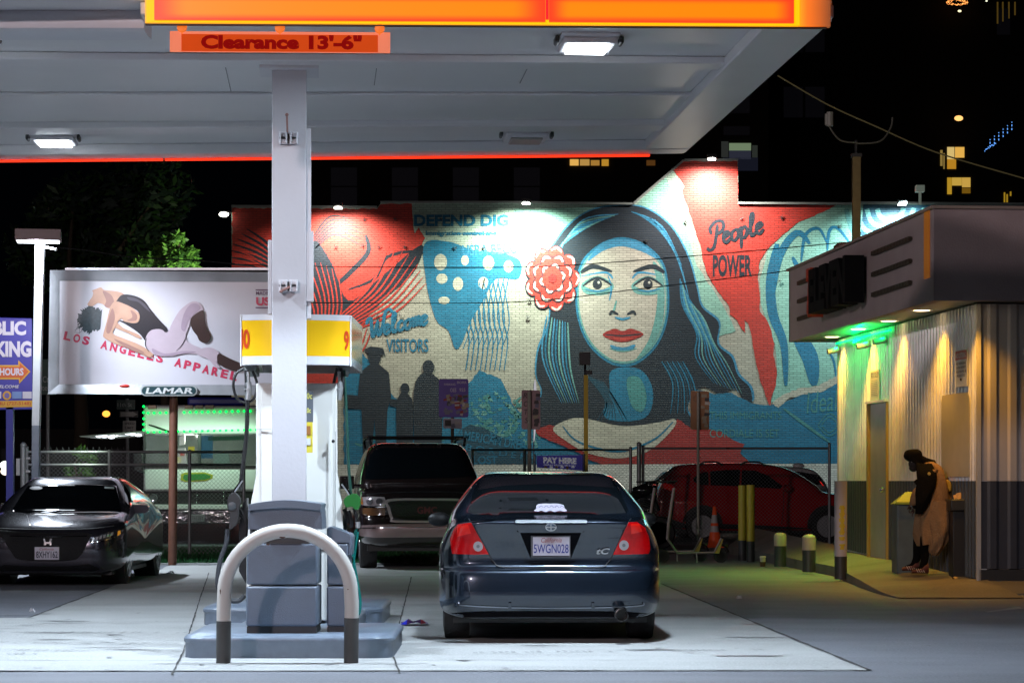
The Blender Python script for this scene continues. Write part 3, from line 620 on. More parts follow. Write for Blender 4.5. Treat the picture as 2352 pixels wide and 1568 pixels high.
# plain round flower of petals
for ring, (n, R_, rp) in enumerate(((9, 46, 20), (8, 32, 17), (6, 18, 13))):
    for k in range(n):
        a = 2 * math.pi * k / n + ring * .4; cx, cy = 1269 + math.cos(a) * R_, 640 + math.sin(a) * R_ * 1.2
        paint(ell(cx, cy, rp, rp * 1.15, 14), 'navy', 6 + ring * 3 + (k % 2) * .3); paint(ell(cx, cy, rp - 2.5, rp * 1.15 - 2.5, 14), 'red', 7 + ring * 3 + (k % 2) * .3)
        paint(ribbon([(cx + math.cos(a + 1) * rp * .7, cy + math.sin(a + 1) * rp * .8), (cx + math.cos(a) * rp * .75, cy + math.sin(a) * rp * .85), (cx + math.cos(a - 1) * rp * .7, cy + math.sin(a - 1) * rp * .8)], 6, 5, 4), 'white', 8 + ring * 3 + (k % 2) * .3)
paint(ell(1269, 640, 9, 10, 14), 'dred', 17)
# red garment and pale collar
paint(jag([(1228, 985), (1262, 975), (1290, 990), (1340, 1000), (1500, 1000), (1556, 962), (1590, 985), (1620, 985), (1655, 990), (1680, 1008), (1710, 1020), (1700, 1040), (1720, 1062), (1724, 1066), (1380, 1066), (1290, 1022), (1235, 998)], 2, 9), 'dred', 6)
paint(smoothp([(1270, 985), (1300, 965), (1340, 960), (1430, 978), (1510, 970), (1550, 962), (1545, 985), (1490, 1035), (1420, 1052), (1350, 1040), (1300, 1012)]), 'cream', 7)
paint(ribbon([(1292, 978), (1330, 1015), (1420, 1036), (1500, 1010), (1546, 968)], 5), 'blue', 8)
# red wedge
wedge = [(1547, 392), (1571, 371), (1694.5, 370.5), (1694.5, 469), (1920, 471), (1888, 488), (1860, 500), (1830, 512), (1800, 537), (1765, 570), (1745, 600), (1740, 640), (1745, 680), (1745, 715), (1763, 738), (1772, 760), (1778, 790), (1776, 815), (1784, 850), (1782, 885), (1774, 905), (1768, 934), (1757, 905), (1745, 870), (1735, 825), (1728, 785), (1718, 742), (1710, 735), (1712, 765), (1703, 755), (1692, 735), (1676, 722), (1674, 702), (1660, 685), (1640, 655), (1625, 632), (1615, 600), (1608, 560), (1594, 520), (1580, 475), (1571, 455), (1568, 436), (1572, 428), (1556, 404)]
paint(jag(wedge, 1.2, 9), 'red', 2)
script('People', 1634, 566, 24, -.26, 'navy', 4, 7)
mtext('POWER', 1637, 585, 1727, 636, 'navy', 4, .035)
# right field: mint with broad blue leaf-like strokes
paint(jag([(1945, 472), (1922, 472), (1830, 514), (1765, 572), (1745, 640), (1748, 700), (1780, 790), (1785, 860), (1770, 925), (1840, 895), (1880, 890), (1930, 862), (1990, 850), (1990, 472)], 1, 12), 'mint', 1)
for pts, w in (([(1770, 700), (1790, 590), (1830, 535), (1860, 560)], 20), ([(1840, 600), (1850, 540), (1880, 525), (1900, 560)], 9), ([(1900, 575), (1905, 530), (1925, 525), (1960, 570)], 9), ([(1785, 560), (1770, 640), (1775, 720), (1800, 790), (1805, 885)], 26), ([(1820, 590), (1840, 640), (1830, 700)], 14), ([(1830, 770), (1860, 820), (1870, 885)], 44), ([(1880, 700), (1920, 720), (1925, 800)], 18), ([(1900, 800), (1915, 830), (1920, 870)], 6)):
    paint(ribbon(pts, w, w * .7, 6), 'blue', 3)
paint(jag([(1774, 925), (1800, 905), (1840, 890), (1880, 886), (1930, 858), (2000, 850), (2000, 872), (1930, 876), (1885, 900), (1845, 905), (1810, 915), (1788, 936)], 1.5, 7), 'cream', 5)
paint(jag([(1640, 905), (1680, 902), (1724, 925), (1756, 930), (1790, 928), (1845, 905), (1885, 900), (1930, 876), (2000, 872), (2000, 1064), (1724, 1064), (1700, 1040), (1680, 1008), (1620, 985), (1585, 940), (1600, 895)], 1.5, 9), 'blue', 4)
mtext('Ideal', 1850, 898, 1926, 946, 'teal', 6, .0, .3, -.1); mtext('THIS IMMIGRANTS', 1630, 945, 1795, 962, 'teal', 6, 0); mtext('CORDIALE IS SET', 1630, 985, 1790, 1004, 'teal', 6, 0)
paint(ribbon([(1800, 938), (1850, 975), (1905, 1015)], 7), 'teal', 6)
for cx, rx in ((1905, 26), (1905, 18)): paint(ribbon([(cx - rx, 975), (cx, 975 - rx), (cx + rx, 975), (cx, 975 + rx), (cx - rx, 978)], 2, 2, 6, False), 'teal', 6)
# far right: pale swirls on black
paint([(1983, 469.5), (2595, 473), (2595, 620), (1960, 640), (1975, 560)], 'deep', 2)
for k in range(4):
    r = 30 + 24 * k; paint(ribbon([(2045 - r, 480), (2045 - r * .75, 480 + r * .6), (2045, 480 + r * .8), (2045 + r * .75, 480 + r * .5), (2045 + r, 478)], 11, 11, 6, False), 'pale', 3)
    paint(ribbon([(1960, 560 + 22 * k), (2010, 545 + 22 * k), (2080, 560 + 22 * k)], 9), 'lblue', 3)
# whitewashed foot of the wall
paint([(533, 1067), (1176, 1067), (1995, 1064), (1995, 1169), (533, 1169)], 'white', 8)
build(mu, 'mural_painting', [BR[k] for k in keys], mb_, smooth=False)
# wall anchors (small iron stars) and flood lamps
for x, y in [(837, 505), (907, 503), (1012, 503), (772, 568), (833, 564), (870, 568), (929, 568), (1046, 570), (1112, 570), (866, 724), (918, 724), (1216, 690), (1212, 728), (1485, 553), (1575, 510), (1703, 502), (1795, 500), (1790, 645), (1930, 520)]:
    g = MB(); a0 = random.uniform(0, 1)
    for a in (0, 1.2, 2.2):
        d = Vector((math.cos(a + a0), 0, math.sin(a + a0))) * .10; g.tube([MP(x, y, .06) - d, MP(x, y, .06) + d], .012, 5)
    build(g, 'wall_anchor', DARKP, mb_)
for x, y in ((781, 478), (1208, 468), (1630, 367), (2063, 470)):
    g = MB(); p = MP(x, y, 1.2); g.box(p + Vector((0, 0, .0)), (.42, .3, .2)); g.tube([p + Vector((0, .1, .05)), MP(x, y, -.1) + Vector((0, 0, .15))], .03, 6)
    fl_ = build(g, 'flood_lamp', DARKP, mb_, bevel=.02)
    g = MB(); g.box(p + Vector((0, .08, -.13)), (.34, .18, .05)); build(g, 'lamp_lens', emis('flood_lens', (1, 1, .92), 30), fl_, smooth=False)

# ================================================================== CABLES, POLE, FAR BUILDINGS
def sag(pts, r, Y, name, label):
    path = catmull([P(x, y, Y) for x, y in pts], 8); g = MB(); g.tube(path, r, 5); tag(build(g, name, BLACK), label, 'cable')
sag([(560, 608), (716, 612), (1176, 614), (1440, 600), (1764, 573), (1935, 557)], .013, 62, 'overhead_cable', 'upper black cable sagging across the mural at the height of the painted forehead')
sag([(560, 690), (716, 695), (1176, 694), (1440, 667), (1764, 628), (1815, 618)], .013, 62, 'overhead_cable', 'lower black cable sagging across the mural just above the painted nose')
sag([(105, 566), (200, 575), (300, 590), (445, 598), (540, 606)], .012, 42, 'overhead_cable', 'thin cable running right from the tall lamp post above the billboard')
g = MB(); g.tube(catmull([P(1786, 174, 58), P(1900, 240, 58), P(2010, 290, 58), P(2150, 350, 58), P(2352, 410, 58)], 8), .018, 6)
tag(build(g, 'overhead_cable', mat('cable_tan', (.30, .27, .13), .6, emit=(.3, .25, .1), es=.05)), 'pale overhead cable dropping from behind the canopy corner to the upper right', 'cable')
up = thing('utility_pole', 'square utility pole with curved wires at its top behind the shop sign', 'pole', P(1968, 1232, 46).xyz.__class__((P(1968, 0, 46).x, 46, 0)))
g = MB(); g.obox(P(1959, 1103, 46) * 1 - UP * 1.33, ((1977 - 1959) / F * 46, 0, 0), (0, .15, 0), (0, 0, 1.33 + (1103 - 358) / F * 46)); build(g, 'post', mat('pole_wood', (.20, .15, .07), .8, var=.3), up)
g = MB(); g.pbox(1957, 352, 1980, 360, 45.98, .2); g.tube([P(1966, 352, 46.1), P(1966, 322, 46.1)], .03, 6); build(g, 'cap', DARKP, up)
for pts in ([(1970, 328), (1930, 322), (1905, 290), (1904, 265)], [(1966, 330), (2020, 325), (2045, 295), (2050, 270)]):
    g = MB(); g.tube(catmull([P(x, y, 46) for x, y in pts], 8), .018, 6); build(g, 'service_wire', mat('wire_grey', (.1, .1, .09), .5), up)
g = MB(); g.tube([P(1906, 258, 46), P(1906, 290, 46)], .07, 8); g.tube([P(1899, 262, 46), P(1899, 288, 46)], .04, 8); build(g, 'insulator', mat('insulator_grey', (.25, .25, .24), .3), up)
light('SPOT', 'pole_fill_light', P(1915, 700, 42), 90, (1, .85, .45), aim=P(1966, 450, 46), spot_size=1.2, spot_blend=.8)  # unseen fill spot added to warm the pole face

DKB = mat('far_wall_dark', (.03, .028, .022), .9, var=.3)
def tower(name, label, x0, y0, x1, Y, dep, panes, lit, w=10, h=12, cols=None):
    r = thing(name, label, 'building', Vector((P((x0 + x1) / 2, 0, Y).x, Y, 0)))
    g = MB(); a = P(x0, y0, Y); b = P(x1, y0, Y); g.obox((a.x, Y, 0), (b.x - a.x, 0, 0), (0, dep, 0), (0, 0, a.z)); build(g, 'wall', DKB, r, smooth=False)
    dm = emis('dim_pane', (.0015, .0014, .002), 1.0)
    for (x, y, ww, hh) in panes:
        g = MB(); g.pbox(x, y, x + ww, y + hh, Y - .1, .12); build(g, 'window', dm, r, smooth=False)
    for (x, y, ww, hh, c, s_) in lit:
        m_ = mat('lit_pane_%d_%d' % (x, y), [q * .3 for q in c], .5, emit=c, es=s_, var=.2)
        g = MB(); g.pbox(x, y, x + ww, y + hh, Y - .12, .14); o = build(g, 'window', m_, r, smooth=False, label='lit window')
    return r
tower('apartment_block', 'dark apartment block rising behind the mural with a few lit windows under the canopy edge', 715, -120, 1765, 170, 20,
      [(x, y, 60, 42) for x in (760, 900, 1040, 1180) for y in (385, 430)] + [(1662, 200 + 0, 60, 60), (1662, 290, 60, 20), (1850, 240, 1, 1)][:2],
      [(1309, 366, 20, 14, (1, .55, .12), .75), (1332, 366, 22, 14, (.9, .5, .12), .5), (1357, 368, 20, 12, (.9, .45, .08), .4), (1382, 366, 16, 15, (1, .5, .05), .45), (1485, 368, 20, 12, (.25, .1, .02), .3),
       (1657, 325, 16, 36, (.02, .022, .02), 1), (1675, 329, 50, 17, (.16, .22, .13), .9), (1675, 346, 50, 20, (.02, .022, .035), 1), (1728, 334, 12, 28, (.02, .024, .02), 1), (1661, 362, 80, 30, (.006, .007, .013), 1)])
tower('apartment_block', 'dark tower block at the far right with two yellow lit apartment windows', 1790, -200, 2370, 230, 25,
      [(1800, 60, 44, 60), (1850, 60, 44, 60), (1800, 200, 44, 70), (1850, 200, 44, 70), (2290, 20, 30, 60)],
      [(2176, 338, 16, 28, (1, .72, .25), .65), (2194, 338, 21, 24, (1, .55, .1), .75), (2176, 366, 20, 22, (.9, .42, .03), .5), (2160, 345, 5, 36, (.6, .4, .1), .4), (2167, 352, 3, 36, (.6, .4, .1), .35), (2176, 408, 10, 38, (.7, .4, .03), .6), (2187, 408, 22, 18, (.8, .5, .08), .65), (2210, 408, 19, 22, (.9, .55, .1), .6), (2210, 432, 19, 12, (.3, .15, .01), .5),
       (2306, 442, 3, 28, (.5, .3, .02), .6), (2312, 446, 3, 24, (.5, .3, .02), .6), (2320, 440, 3, 10, (.5, .3, .02), .6), (2290, 5, 3, 50, (.10, .06, .01), .6), (2302, 5, 3, 45, (.10, .06, .01), .6), (2316, 5, 3, 38, (.10, .06, .01), .6), (2330, 5, 3, 30, (.10, .06, .01), .6)])
ch = MB()
for _ in range(90):
    a = random.uniform(0, 6.28); r_ = random.uniform(.55, 1); ch.ball(P(2198 + 26 * r_ * math.cos(a), 6 + 7 * r_ * math.sin(a) + random.uniform(-1, 1), 228), .035, 0, 6, 4)
tag(build(ch, 'chandelier', emis('chandelier_glow', (1, .35, .08), 2.4)), 'ring shaped orange chandelier glowing in a high window at top right', 'chandelier')
for (x, y, r_, c, lab) in ((2204, 26, .11, (1, .85, .5), 'small bright lamp just under the orange chandelier'), (2266, 3, .07, (.8, .8, .6), 'tiny pale lamp at the very top right of the chandelier'), (2202, 272, .26, (1, .5, .15), 'single orange lamp above the two yellow windows')):
    g = MB(); g.ball(P(x, y, 227), r_, 0, 10, 6, (1.6, 1, 1)); tag(build(g, 'balcony_lamp', emis('lamp_glow_%d' % x, c, 1.6)), lab, 'lamp')
bl = MB()
for k in range(6):
    for j in range(5): bl.ball(P(2274 + k * 10, 338 - k * 8 - j * 4.2 + (2 if j % 2 else 0), 226), .045, 0, 6, 4)
for k in range(14): bl.ball(P(2262 + k * 1.9, 345 - k * 1.2 + random.uniform(-3, 3), 226), .045, 0, 6, 4)
tag(build(bl, 'fairy_lights', emis('fairy_blue', (.12, .35, .9), 1.6)), 'string of blue fairy lights climbing at the far right', 'fairy lights')
# antenna plate above the right wall end
g = MB(); g.pbox(2105, 425, 2124, 440, 100, .4); g.tube([P(2113, 440, 100.2), P(2113, 470, 100.2)], .06, 6); tag(build(g, 'roof_sign', mat('roof_sign_pale', (.3, .36, .3), .6, emit=(.3, .36, .3), es=.25)), 'small pale square plate on a stalk above the right end of the mural', 'roof sign')

# ================================================================== SHOP
WX0 = Vector((4.90, 36.2, 0)); WX1 = Vector((5.56, 28.8, 0)); wd = WX1 - WX0; wl = wd.length; wn = wd.normalized(); wo = Vector((-abs(wn.y), -wn.x if wn.x < 0 else -wn.x * 1, 0)); wo = Vector((wn.y, -wn.x, 0)); wo = wo if wo.x < 0 else -wo
SZ = 3.43
shop = thing('corner_shop', 'low corrugated white and grey shop with an overhanging sign fascia at the right', 'building', (5.56, 28.8, .15), TH)
def WP(t, z, o=0): return WX0 + wn * t + wo * o + UP * z           # t metres from the far corner, o outwards
BZ = 1.325
M_RIBW = mat('ribbed_metal_white', (.82, .82, .82), .36, metal=.15, var=.22, scale=5, bump=.12, bscale=6); M_RIBD = mat('ribbed_metal_dark', (.055, .065, .075), .45, var=.25, scale=4)
def ribs(g, pf, L, z0, z1, pitch, dep, mi, z0b=None):
    t = 0; pts = []
    while t < L - .001:
        for a, o in ((0, 0), (.42, 0), (.55, dep), (.85, dep)):
            if t + a * pitch < L: pts.append((t + a * pitch, o))
        t += pitch
    pts.append((L, 0)); n = len(pts); vsx = []
    for tt, o in pts:
        zb_ = z0 if z0b is None else z0 + (z0b - z0) * tt / L
        vsx += [pf(tt, zb_, o), pf(tt, z1, o)]
    g.add(vsx, [(2 * i, 2 * i + 2, 2 * i + 3, 2 * i + 1) for i in range(n - 1)], mi)
t0, t1 = (2001.5, 2041)
def t_at(xpx):   # where the wall meets a picture column
    k = (xpx - CX) / F; return (k * WX0.y - WX0.x) / (wn.x - k * wn.y)
td0, td1 = t_at(2001.5), t_at(2040.5)
g = MB()
for a, b in ((0, td0 - .04), (td1 + .04, wl)):
    pf = lambda t, z, o, a=a: WP(a + t, z, o)
    ribs(g, pf, b - a, BZ, SZ, .145, .028, 0); ribs(g, pf, b - a, .33 - .023 * a, BZ, .145, .028, 1, .33 - .023 * b)
DZ = H + (1103 - 925) / F * WP((td0 + td1) / 2, 0).y
pf = lambda t, z, o: WP(td0 - .04 + t, z, o); ribs(g, pf, td1 - td0 + .08, DZ + .03, SZ, .145, .028, 0)
g.hexa([WP(0, 0, -.02), WP(wl, 0, -.02), WP(wl, 0, -.1), WP(0, 0, -.1), WP(0, SZ, -.02), WP(wl, SZ, -.02), WP(wl, SZ, -.1), WP(0, SZ, -.1)], 0)
build(g, 'side_wall', [M_RIBW, M_RIBD], shop, smooth=False)
fw = RV * 5.0
g = MB(); pf = lambda t, z, o: WX1 + RV * t - DV * o + UP * z
ribs(g, pf, 5, BZ, SZ, .245, .02, 0); ribs(g, pf, 5, .28, BZ - .004, .245, .02, 1); g.obox(WX1 + DV * .0 - DV * .03 + UP * .1, fw, DV * .05, UP * .17, 2)
g.obox(WX1 + DV * .03, fw, DV * .05, UP * SZ, 0)
build(g, 'front_wall', [mat('planked_metal_warm', (.50, .46, .43), .5, var=.1, scale=2), mat('planked_metal_dark', (.045, .05, .065), .5, var=.15), DARKP], shop, smooth=False)
g = MB(); g.obox(WX1 - RV * .03 - DV * .03, RV * .05, DV * .05, UP * SZ); g.obox(WP(0, 0, -.03), wn * .05, wo * .06, UP * SZ); build(g, 'corner_trim', mat('trim_cream', (.5, .48, .44), .5), shop, smooth=False)
# shop body and roof (closing volume) + box on the roof
g = MB(); bx = [WX1 + DV * .2, WX1 + DV * .2 + fw, WX1 + DV * 7.4 + fw, WX0 + RV * .12 + DV * 0]; g.prism([p + UP * 3.45 for p in bx], UP * .9); g.prism([p + UP * .1 for p in bx[2:] + [WX0 + RV * .12, WX0 + RV * .12 + DV * .1]][:3], UP * .1); build(g, 'roof', DARKP, shop, smooth=False)
g = MB(); g.pbox(1927, 556, 1962, 600, 34.5, .6); build(g, 'roof_vent', RUST, shop, smooth=False)
# door
dr = MB(); dr.hexa([WP(td0, .26, -.06), WP(td1, .24, -.06), WP(td1, .24, -.1), WP(td0, .26, -.1), WP(td0, DZ, -.06), WP(td1, DZ, -.06), WP(td1, DZ, -.1), WP(td0, DZ, -.1)])
dr.v = [v + wo * .075 for v in dr.v]
d_o = build(dr, 'door', mat('door_steel', (.50, .50, .50), .35, metal=.3, var=.2, scale=4), shop, smooth=False)
g = MB(); 
g.obox(WP(td0 - .05, .22, -.01), wn * .05, wo * .07, UP * (DZ - .2)); g.obox(WP(td1, .22, -.01), wn * .04, wo * .05, UP * (DZ - .2)); build(g, 'door_frame', mat('frame_yellow_lit', (.45, .33, .10), .5), d_o, smooth=False)  # yellow light falling on the jamb is put into the frame colour
g = MB(); g.obox(WP(td0 - .07, DZ, -.01), wn * (td1 - td0 + .13), wo * .09, UP * .035); build(g, 'door_header', WHITE, d_o, smooth=False)
g = MB(); g.ball(WP(td1 - .1, 1.2, .06), .04); build(g, 'handle', CHROME, d_o)
g = MB(); ta, tb = t_at(2168), t_at(2232); za = H + (1103 - 985) / F * WP(ta, 0).y; g.prism([WP(ta, BZ + .05, .034), WP(tb, BZ + .05, .034), WP(tb, za + .35, .034), WP(tb - .06, za + .42, .034), WP(ta + .06, za + .42, .034), WP(ta, za + .35, .034)], -wo * .005); build(g, 'painted_patch', mat('patch_beige', (.46, .43, .35), .7, var=.1), shop, smooth=False)
# fascia
f0 = Vector(((1812 - CX) / F * 36.7, 36.7, 0)); f1 = Vector(((2145 - CX) / F * 28.22, 28.22, 0)); fv = f1 - f0; fln = fv.length; fu = fv.normalized(); fo = Vector((fu.y, -fu.x, 0)); fo = fo if fo.x < 0 else -fo
FZT = SZ + 1.07
def FQ(t, z, o=0): return f0 + fu * t + fo * o + UP * z
M_FAS = mat('stucco_mauve', (.36, .29, .29), .85, var=.12, scale=3, bump=.35, bscale=60)
g = MB(); g.obox(FQ(0, SZ), fu * fln, -fo * .12, UP * 1.07, 0); g.obox(FQ(fln, SZ) , RV * 6, DV * .12, UP * 1.07, 0); g.obox(FQ(0, SZ), -fo * 5 , fu * .1, UP * 1.07, 0); build(g, 'sign_fascia', M_FAS, shop, smooth=False)
g = MB(); g.obox(FQ(-.03, FZT, .04), fu * (fln + .07), -fo * .22, UP * .035); g.obox(FQ(fln, FZT) - DV * .04, RV * 6, DV * .22, UP * .035); build(g, 'fascia_coping', mat('coping_tan', (.3, .24, .2), .6), shop, smooth=False)
g = MB(); q = [FQ(0, SZ + .03), FQ(fln, SZ + .03), FQ(fln, SZ + .03) + RV * 6, WX1 + fw + UP * (SZ + .03), WX1 + RV * .1 + UP * (SZ + .03), WX0 + RV * .1 + UP * (SZ + .03), FQ(0, SZ + .03, -1.5)]
g.prism([FQ(.05, SZ + .03, -.06), FQ(fln, SZ + .03, -.06), FQ(fln, SZ + .03) + DV * .06 + RV * 6, WX1 + RV * 6 + DV * .2 + UP * (SZ + .03), WX1 + RV * .3 + DV * .2 + UP * (SZ + .03), WX0 + RV * .3 + UP * (SZ + .03), FQ(.05, SZ + .03, -1.0)], UP * .05)
build(g, 'soffit', mat('soffit_panel', (.40, .37, .31), .5, var=.1), shop, smooth=False)
g = MB(); g.obox(FQ(fln - .42, SZ + .28, .012), fu * .25, -fo * .02, UP * .80); build(g, 'orange_stripe', mat('stripe_orange', (.45, .16, .02), .5, emit=(1, .3, .02), es=.10), shop, smooth=False)
def tf(xpx): k = (xpx - CX) / F; return (k * f0.y - f0.x) / (fu.x - k * fu.y)
def zf(xpx, ypx): return H + (HY - ypx) / F * FQ(tf(xpx), 0).y
# big letters on the fascia
ta, tb = tf(1905), tf(1992); g = MB()
g.text('ELEVEN', (ta, SZ + .22, tb, SZ + .84), lambda x, y: FQ(x, y, .30), bold=.05, dep=-fo * .26)
build(g, 'sign_letters', mat('letter_black', (.008, .008, .009), .8, spec=.1), shop, smooth=False)
g = MB(); g.text('7', (tf(1893), SZ + .20, ta - .03, SZ + .88), lambda x, y: FQ(x, y, .26), bold=.06, dep=-fo * .22); build(g, 'sign_numeral', mat('numeral_orange', (.45, .05, .02), .4), shop, smooth=False)
for zz in (.27, .53, .80):
    for a, b in ((1837, 1889), (2008, 2096)):
        g = MB(); A, B = tf(a), tf(b); n = int((B - A) / .075)
        for i in range(n): g.box(FQ(A + (i + .5) * (B - A) / n, SZ + zz + .02, .03), (.05, .04, .055), 0, Matrix.Rotation(math.atan2(fu.y, fu.x), 3, 'Z'))
        g.obox(FQ(A, SZ + zz + .005, .001), fu * (B - A), fo * .014, UP * .035)
        build(g, 'sign_rail', mat('rail_bronze', (.06, .045, .03), .5), shop, smooth=False)
# soffit lamps, green strip
for i, (x, y) in enumerate(SOFFIT):
    p = Vector((P(x, 0, 1).x, 1, 0)); s_ = (HY - y) / 2.1; Y = F / s_; p = Vector(((x - CX) / s_, Y, SZ + .03))
    g = MB(); g.lathe([(.02, .0), (.115, -.004), (.135, -.012), (.14, .0)], p, seg=20); lr = build(g, 'soffit_lamp', WHITE, shop)
    g = MB(); g.lathe([(0, -.014), (.09, -.012), (.105, -.006)], p, seg=20); build(g, 'lamp_lens', emis('warm_lens', (1, .72, .36), 9.), lr)
    tw = t_at(x + 10); light('SPOT', 'soffit_lamp_light', p - UP * .03, 170, (1.0, .46, .05), aim=p + Vector((.07, 0, -2.5)), spot_size=math.radians(105), spot_blend=.9, shadow_soft_size=.05)
ga, gb = t_at(1930), t_at(2056)
g = MB(); g.obox(WP(ga, SZ - .07, .05), wn * (gb - ga), wo * .025, UP * .025); build(g, 'green_light_strip', emis('green_tube', (.0, 1.0, .18), 3.), shop, smooth=False)
gm = WP((ga + gb) / 2, SZ - .1, .09); o = light('AREA', 'green_strip_light', gm, 34, (.0, 1.0, .12), aim=gm + Vector((.45, 0, -.9)), shape='RECTANGLE', size=.05, size_y=gb - ga, spread=math.radians(110))
o.rotation_euler = (0, math.radians(-25), math.atan2(wn.y, wn.x) - math.pi / 2)
o2 = light('AREA', 'green_strip_uplight', gm + UP * .0 + wo * .05, 34, (.0, 1.0, .12), shape='RECTANGLE', size=.04, size_y=(gb - ga)); o2.rotation_euler = (math.pi, 0, -math.atan2(wn.y, wn.x) + math.pi / 2)
for x, y in ((1930, 806), (1999, 794), (2038, 784)):
    t = t_at(x + 4); z = H + (HY - y) / F * WP(t, 0).y; g = MB(); g.lathe([(.05, 0), (.05, .02), (.025, .05)], WP(t, z + .03, .03), wo, 12); g.tube([WP(t, z + .02, .05), WP(t, z - .01, .22)], .045, 10); build(g, 'security_camera', mat('camera_grey', (.25, .25, .25), .4), shop)
# wall signs
def wsign(x0, x1, yt, yb, name, label, parts, off=.04):
    a, b = t_at(x0), t_at(x1); zt = H + (HY - yt) / F * WP(a, 0).y; zb_ = H + (HY - yb) / F * WP(a, 0).y
    r = thing(name, label, 'sign', WP(a, zb_, off)); f = lambda u, v, o=0: WP(a + (b - a) * u, zb_ + (zt - zb_) * v, off + o)
    g = MB(); g.obox(f(0, 0), wn * (b - a), wo * .012, UP * (zt - zb_)); build(g, 'sign_panel', parts, r, smooth=False, bevel=.003); return r, f
r, f = wsign(2204, 2231, 806, 890, 'no_loitering_sign', 'red and white no loitering sign fixed high on the ribbed wall', mat('sign_white', (.6, .6, .6), .4))
g = MB(); g.prism([f(.02, .74, .016), f(.98, .74, .016), f(.98, .98, .016), f(.02, .98, .016)], None); build(g, 'sign_header', REDP, r, smooth=False)
g = MB(); g.text('NO LOITERING', (.08, .78, .92, .92), lambda x, y: f(x, y, .018), bold=.03); build(g, 'header_lettering', mat('sign_white', (.6, .6, .6)), r, smooth=False)
g = MB()
for k, (s_, w_) in enumerate((('NO TRESPASSING', .8), ('ON THIS PROPERTY', .84), ('VIOLATORS WILL BE', .86), ('PROSECUTED', .7))): g.text(s_, (.5 - w_ / 2, .60 - k * .11, .5 + w_ / 2, .67 - k * .11), lambda x, y: f(x, y, .016), bold=.03)
g.ball(f(.5, .2, .01), .02); build(g, 'small_lettering', DARKP, r, smooth=False)
r, f = wsign(2007, 2028, 852, 922, 'door_notice', 'narrow white notice with a grey heading above the shop side door', mat('notice_paper', (.5, .47, .48), .6))
g = MB()
for k, s_ in enumerate(('NOTICE', 'TO ALL')): g.text(s_, (.1, .86 - k * .1, .9, .94 - k * .1), lambda x, y: f(x, y, .016), bold=.03)
for k in range(9): g.prism([f(.15, .66 - k * .06, .016), f(.8, .66 - k * .06, .016), f(.8, .675 - k * .06, .016), f(.15, .675 - k * .06, .016)], None)
build(g, 'lettering', mat('print_grey', (.12, .12, .12)), r, smooth=False)
# red framed sign cut by the picture edge, on the front wall
r = thing('red_framed_sign', 'white sign with a red frame on the plank wall at the right edge', 'sign', P(2347, 885, 28.9)); g = MB(); a = P(2344.5, 885, 28.95); g.obox(a, RV * .6, -DV * .01, UP * .42); build(g, 'sign_panel', REDP, r, smooth=False, bevel=.004)
g = MB(); g.obox(a + RV * .03 + UP * .03 - DV * .011, RV * .54, -DV * .003, UP * .27); build(g, 'sign_face', mat('sign_white', (.6, .6, .6)), r, smooth=False)
g = MB(); g.text('NO PARKING', (0, 0, 1, 1), lambda x, y: a + RV * (.08 + .44 * x) + UP * (.33 + .05 * y) - DV * .012, bold=.03); build(g, 'lettering', mat('sign_white', (.6, .6, .6)), r, smooth=False)

# ================================================================== BOLLARDS, CUP, BINS, LITTER
def bollard(xc, yt, yb, wpx, Y, base_z, mats, split, dome, name, label, group):
    s_ = F / Y; r = wpx / 2 / s_; zt = H - (yt - HY) / s_; zs = H - (split - HY) / s_; c = Vector(((xc - CX) / s_, Y, base_z)); o = thing(name, label, 'bollard', c, 0, group)
    g = MB(); g.lathe([(r, 0), (r, zs - base_z)], c, seg=28); build(g, 'painted_base', DARKP, o)
    g = MB(); hh = zt - base_z; pr = [(r + .002, zs - base_z), (r + .002, hh - (.05 if dome else 0))] + ([(r * .93, hh - .03), (r * .6, hh - .008), (0, hh)] if dome else [(0, hh)])
    g.lathe(pr, c, seg=28); build(g, 'upper_tube', mats, o, angle=50 if dome else 30); return o, r, s_, c
M_BW = mat('bollard_cream', (.42, .33, .30), .55, var=.2, scale=8, bump=.2, bscale=30); M_BY = mat('bollard_yellow', (.42, .34, .03), .5, var=.2, scale=8)
o, r, s_, c = bollard(1931, 1104, 1334, 28.5, 31.9, .03, mat('bollard_white', (.46, .42, .46), .5, var=.12, scale=6), 1277, False, 'tall_bollard', 'tall white bollard with a dark foot and a yellow paint smear', 'parking bollards')
g = MB()
for k in range(24):
    zz = H - (1160 + k * 4.2 - HY) / s_; a0 = -math.pi / 2 + .08 + .05 * math.sin(k * .7); wv = .38 + .12 * math.sin(k * 1.9)
    if k in (16, 19, 20): continue
    g.add([(c.x + (r + .004) * math.cos(a), c.y + (r + .004) * math.sin(a), z) for z in (zz, zz - .026) for a in (a0 - wv, a0 - wv / 3, a0 + wv / 3, a0 + wv)], [(0, 1, 5, 4), (1, 2, 6, 5), (2, 3, 7, 6)])
build(g, 'paint_smear', mat('smear_yellow', (.55, .42, .03), .5), o)
bollard(1792, 1222, 1304, 28, 36.6, .03, M_BW, 1253, True, 'short_bollard', 'short round topped cream bollard, the left one of the low pair', 'parking bollards')
bollard(1858, 1226, 1318, 30.5, 34.4, .03, M_BW, 1262.5, True, 'short_bollard', 'short round topped cream bollard, the right one nearer the tall white bollard', 'parking bollards')
bollard(1705, 1114, 1286, 18, 40.3, .0, M_BY, 1240, False, 'yellow_bollard', 'tall yellow bollard with black foot, left of the touching pair', 'yellow bollards')
bollard(1724, 1113, 1290, 18.5, 39.6, .0, M_BY, 1242, False, 'yellow_bollard', 'tall yellow bollard with black foot, right of the touching pair', 'yellow bollards')
cp = thing('paper_cup', 'brown and white paper cup standing on the ground by the short bollards', 'cup', G(1752, 1302)); c = G(1752, 1302)
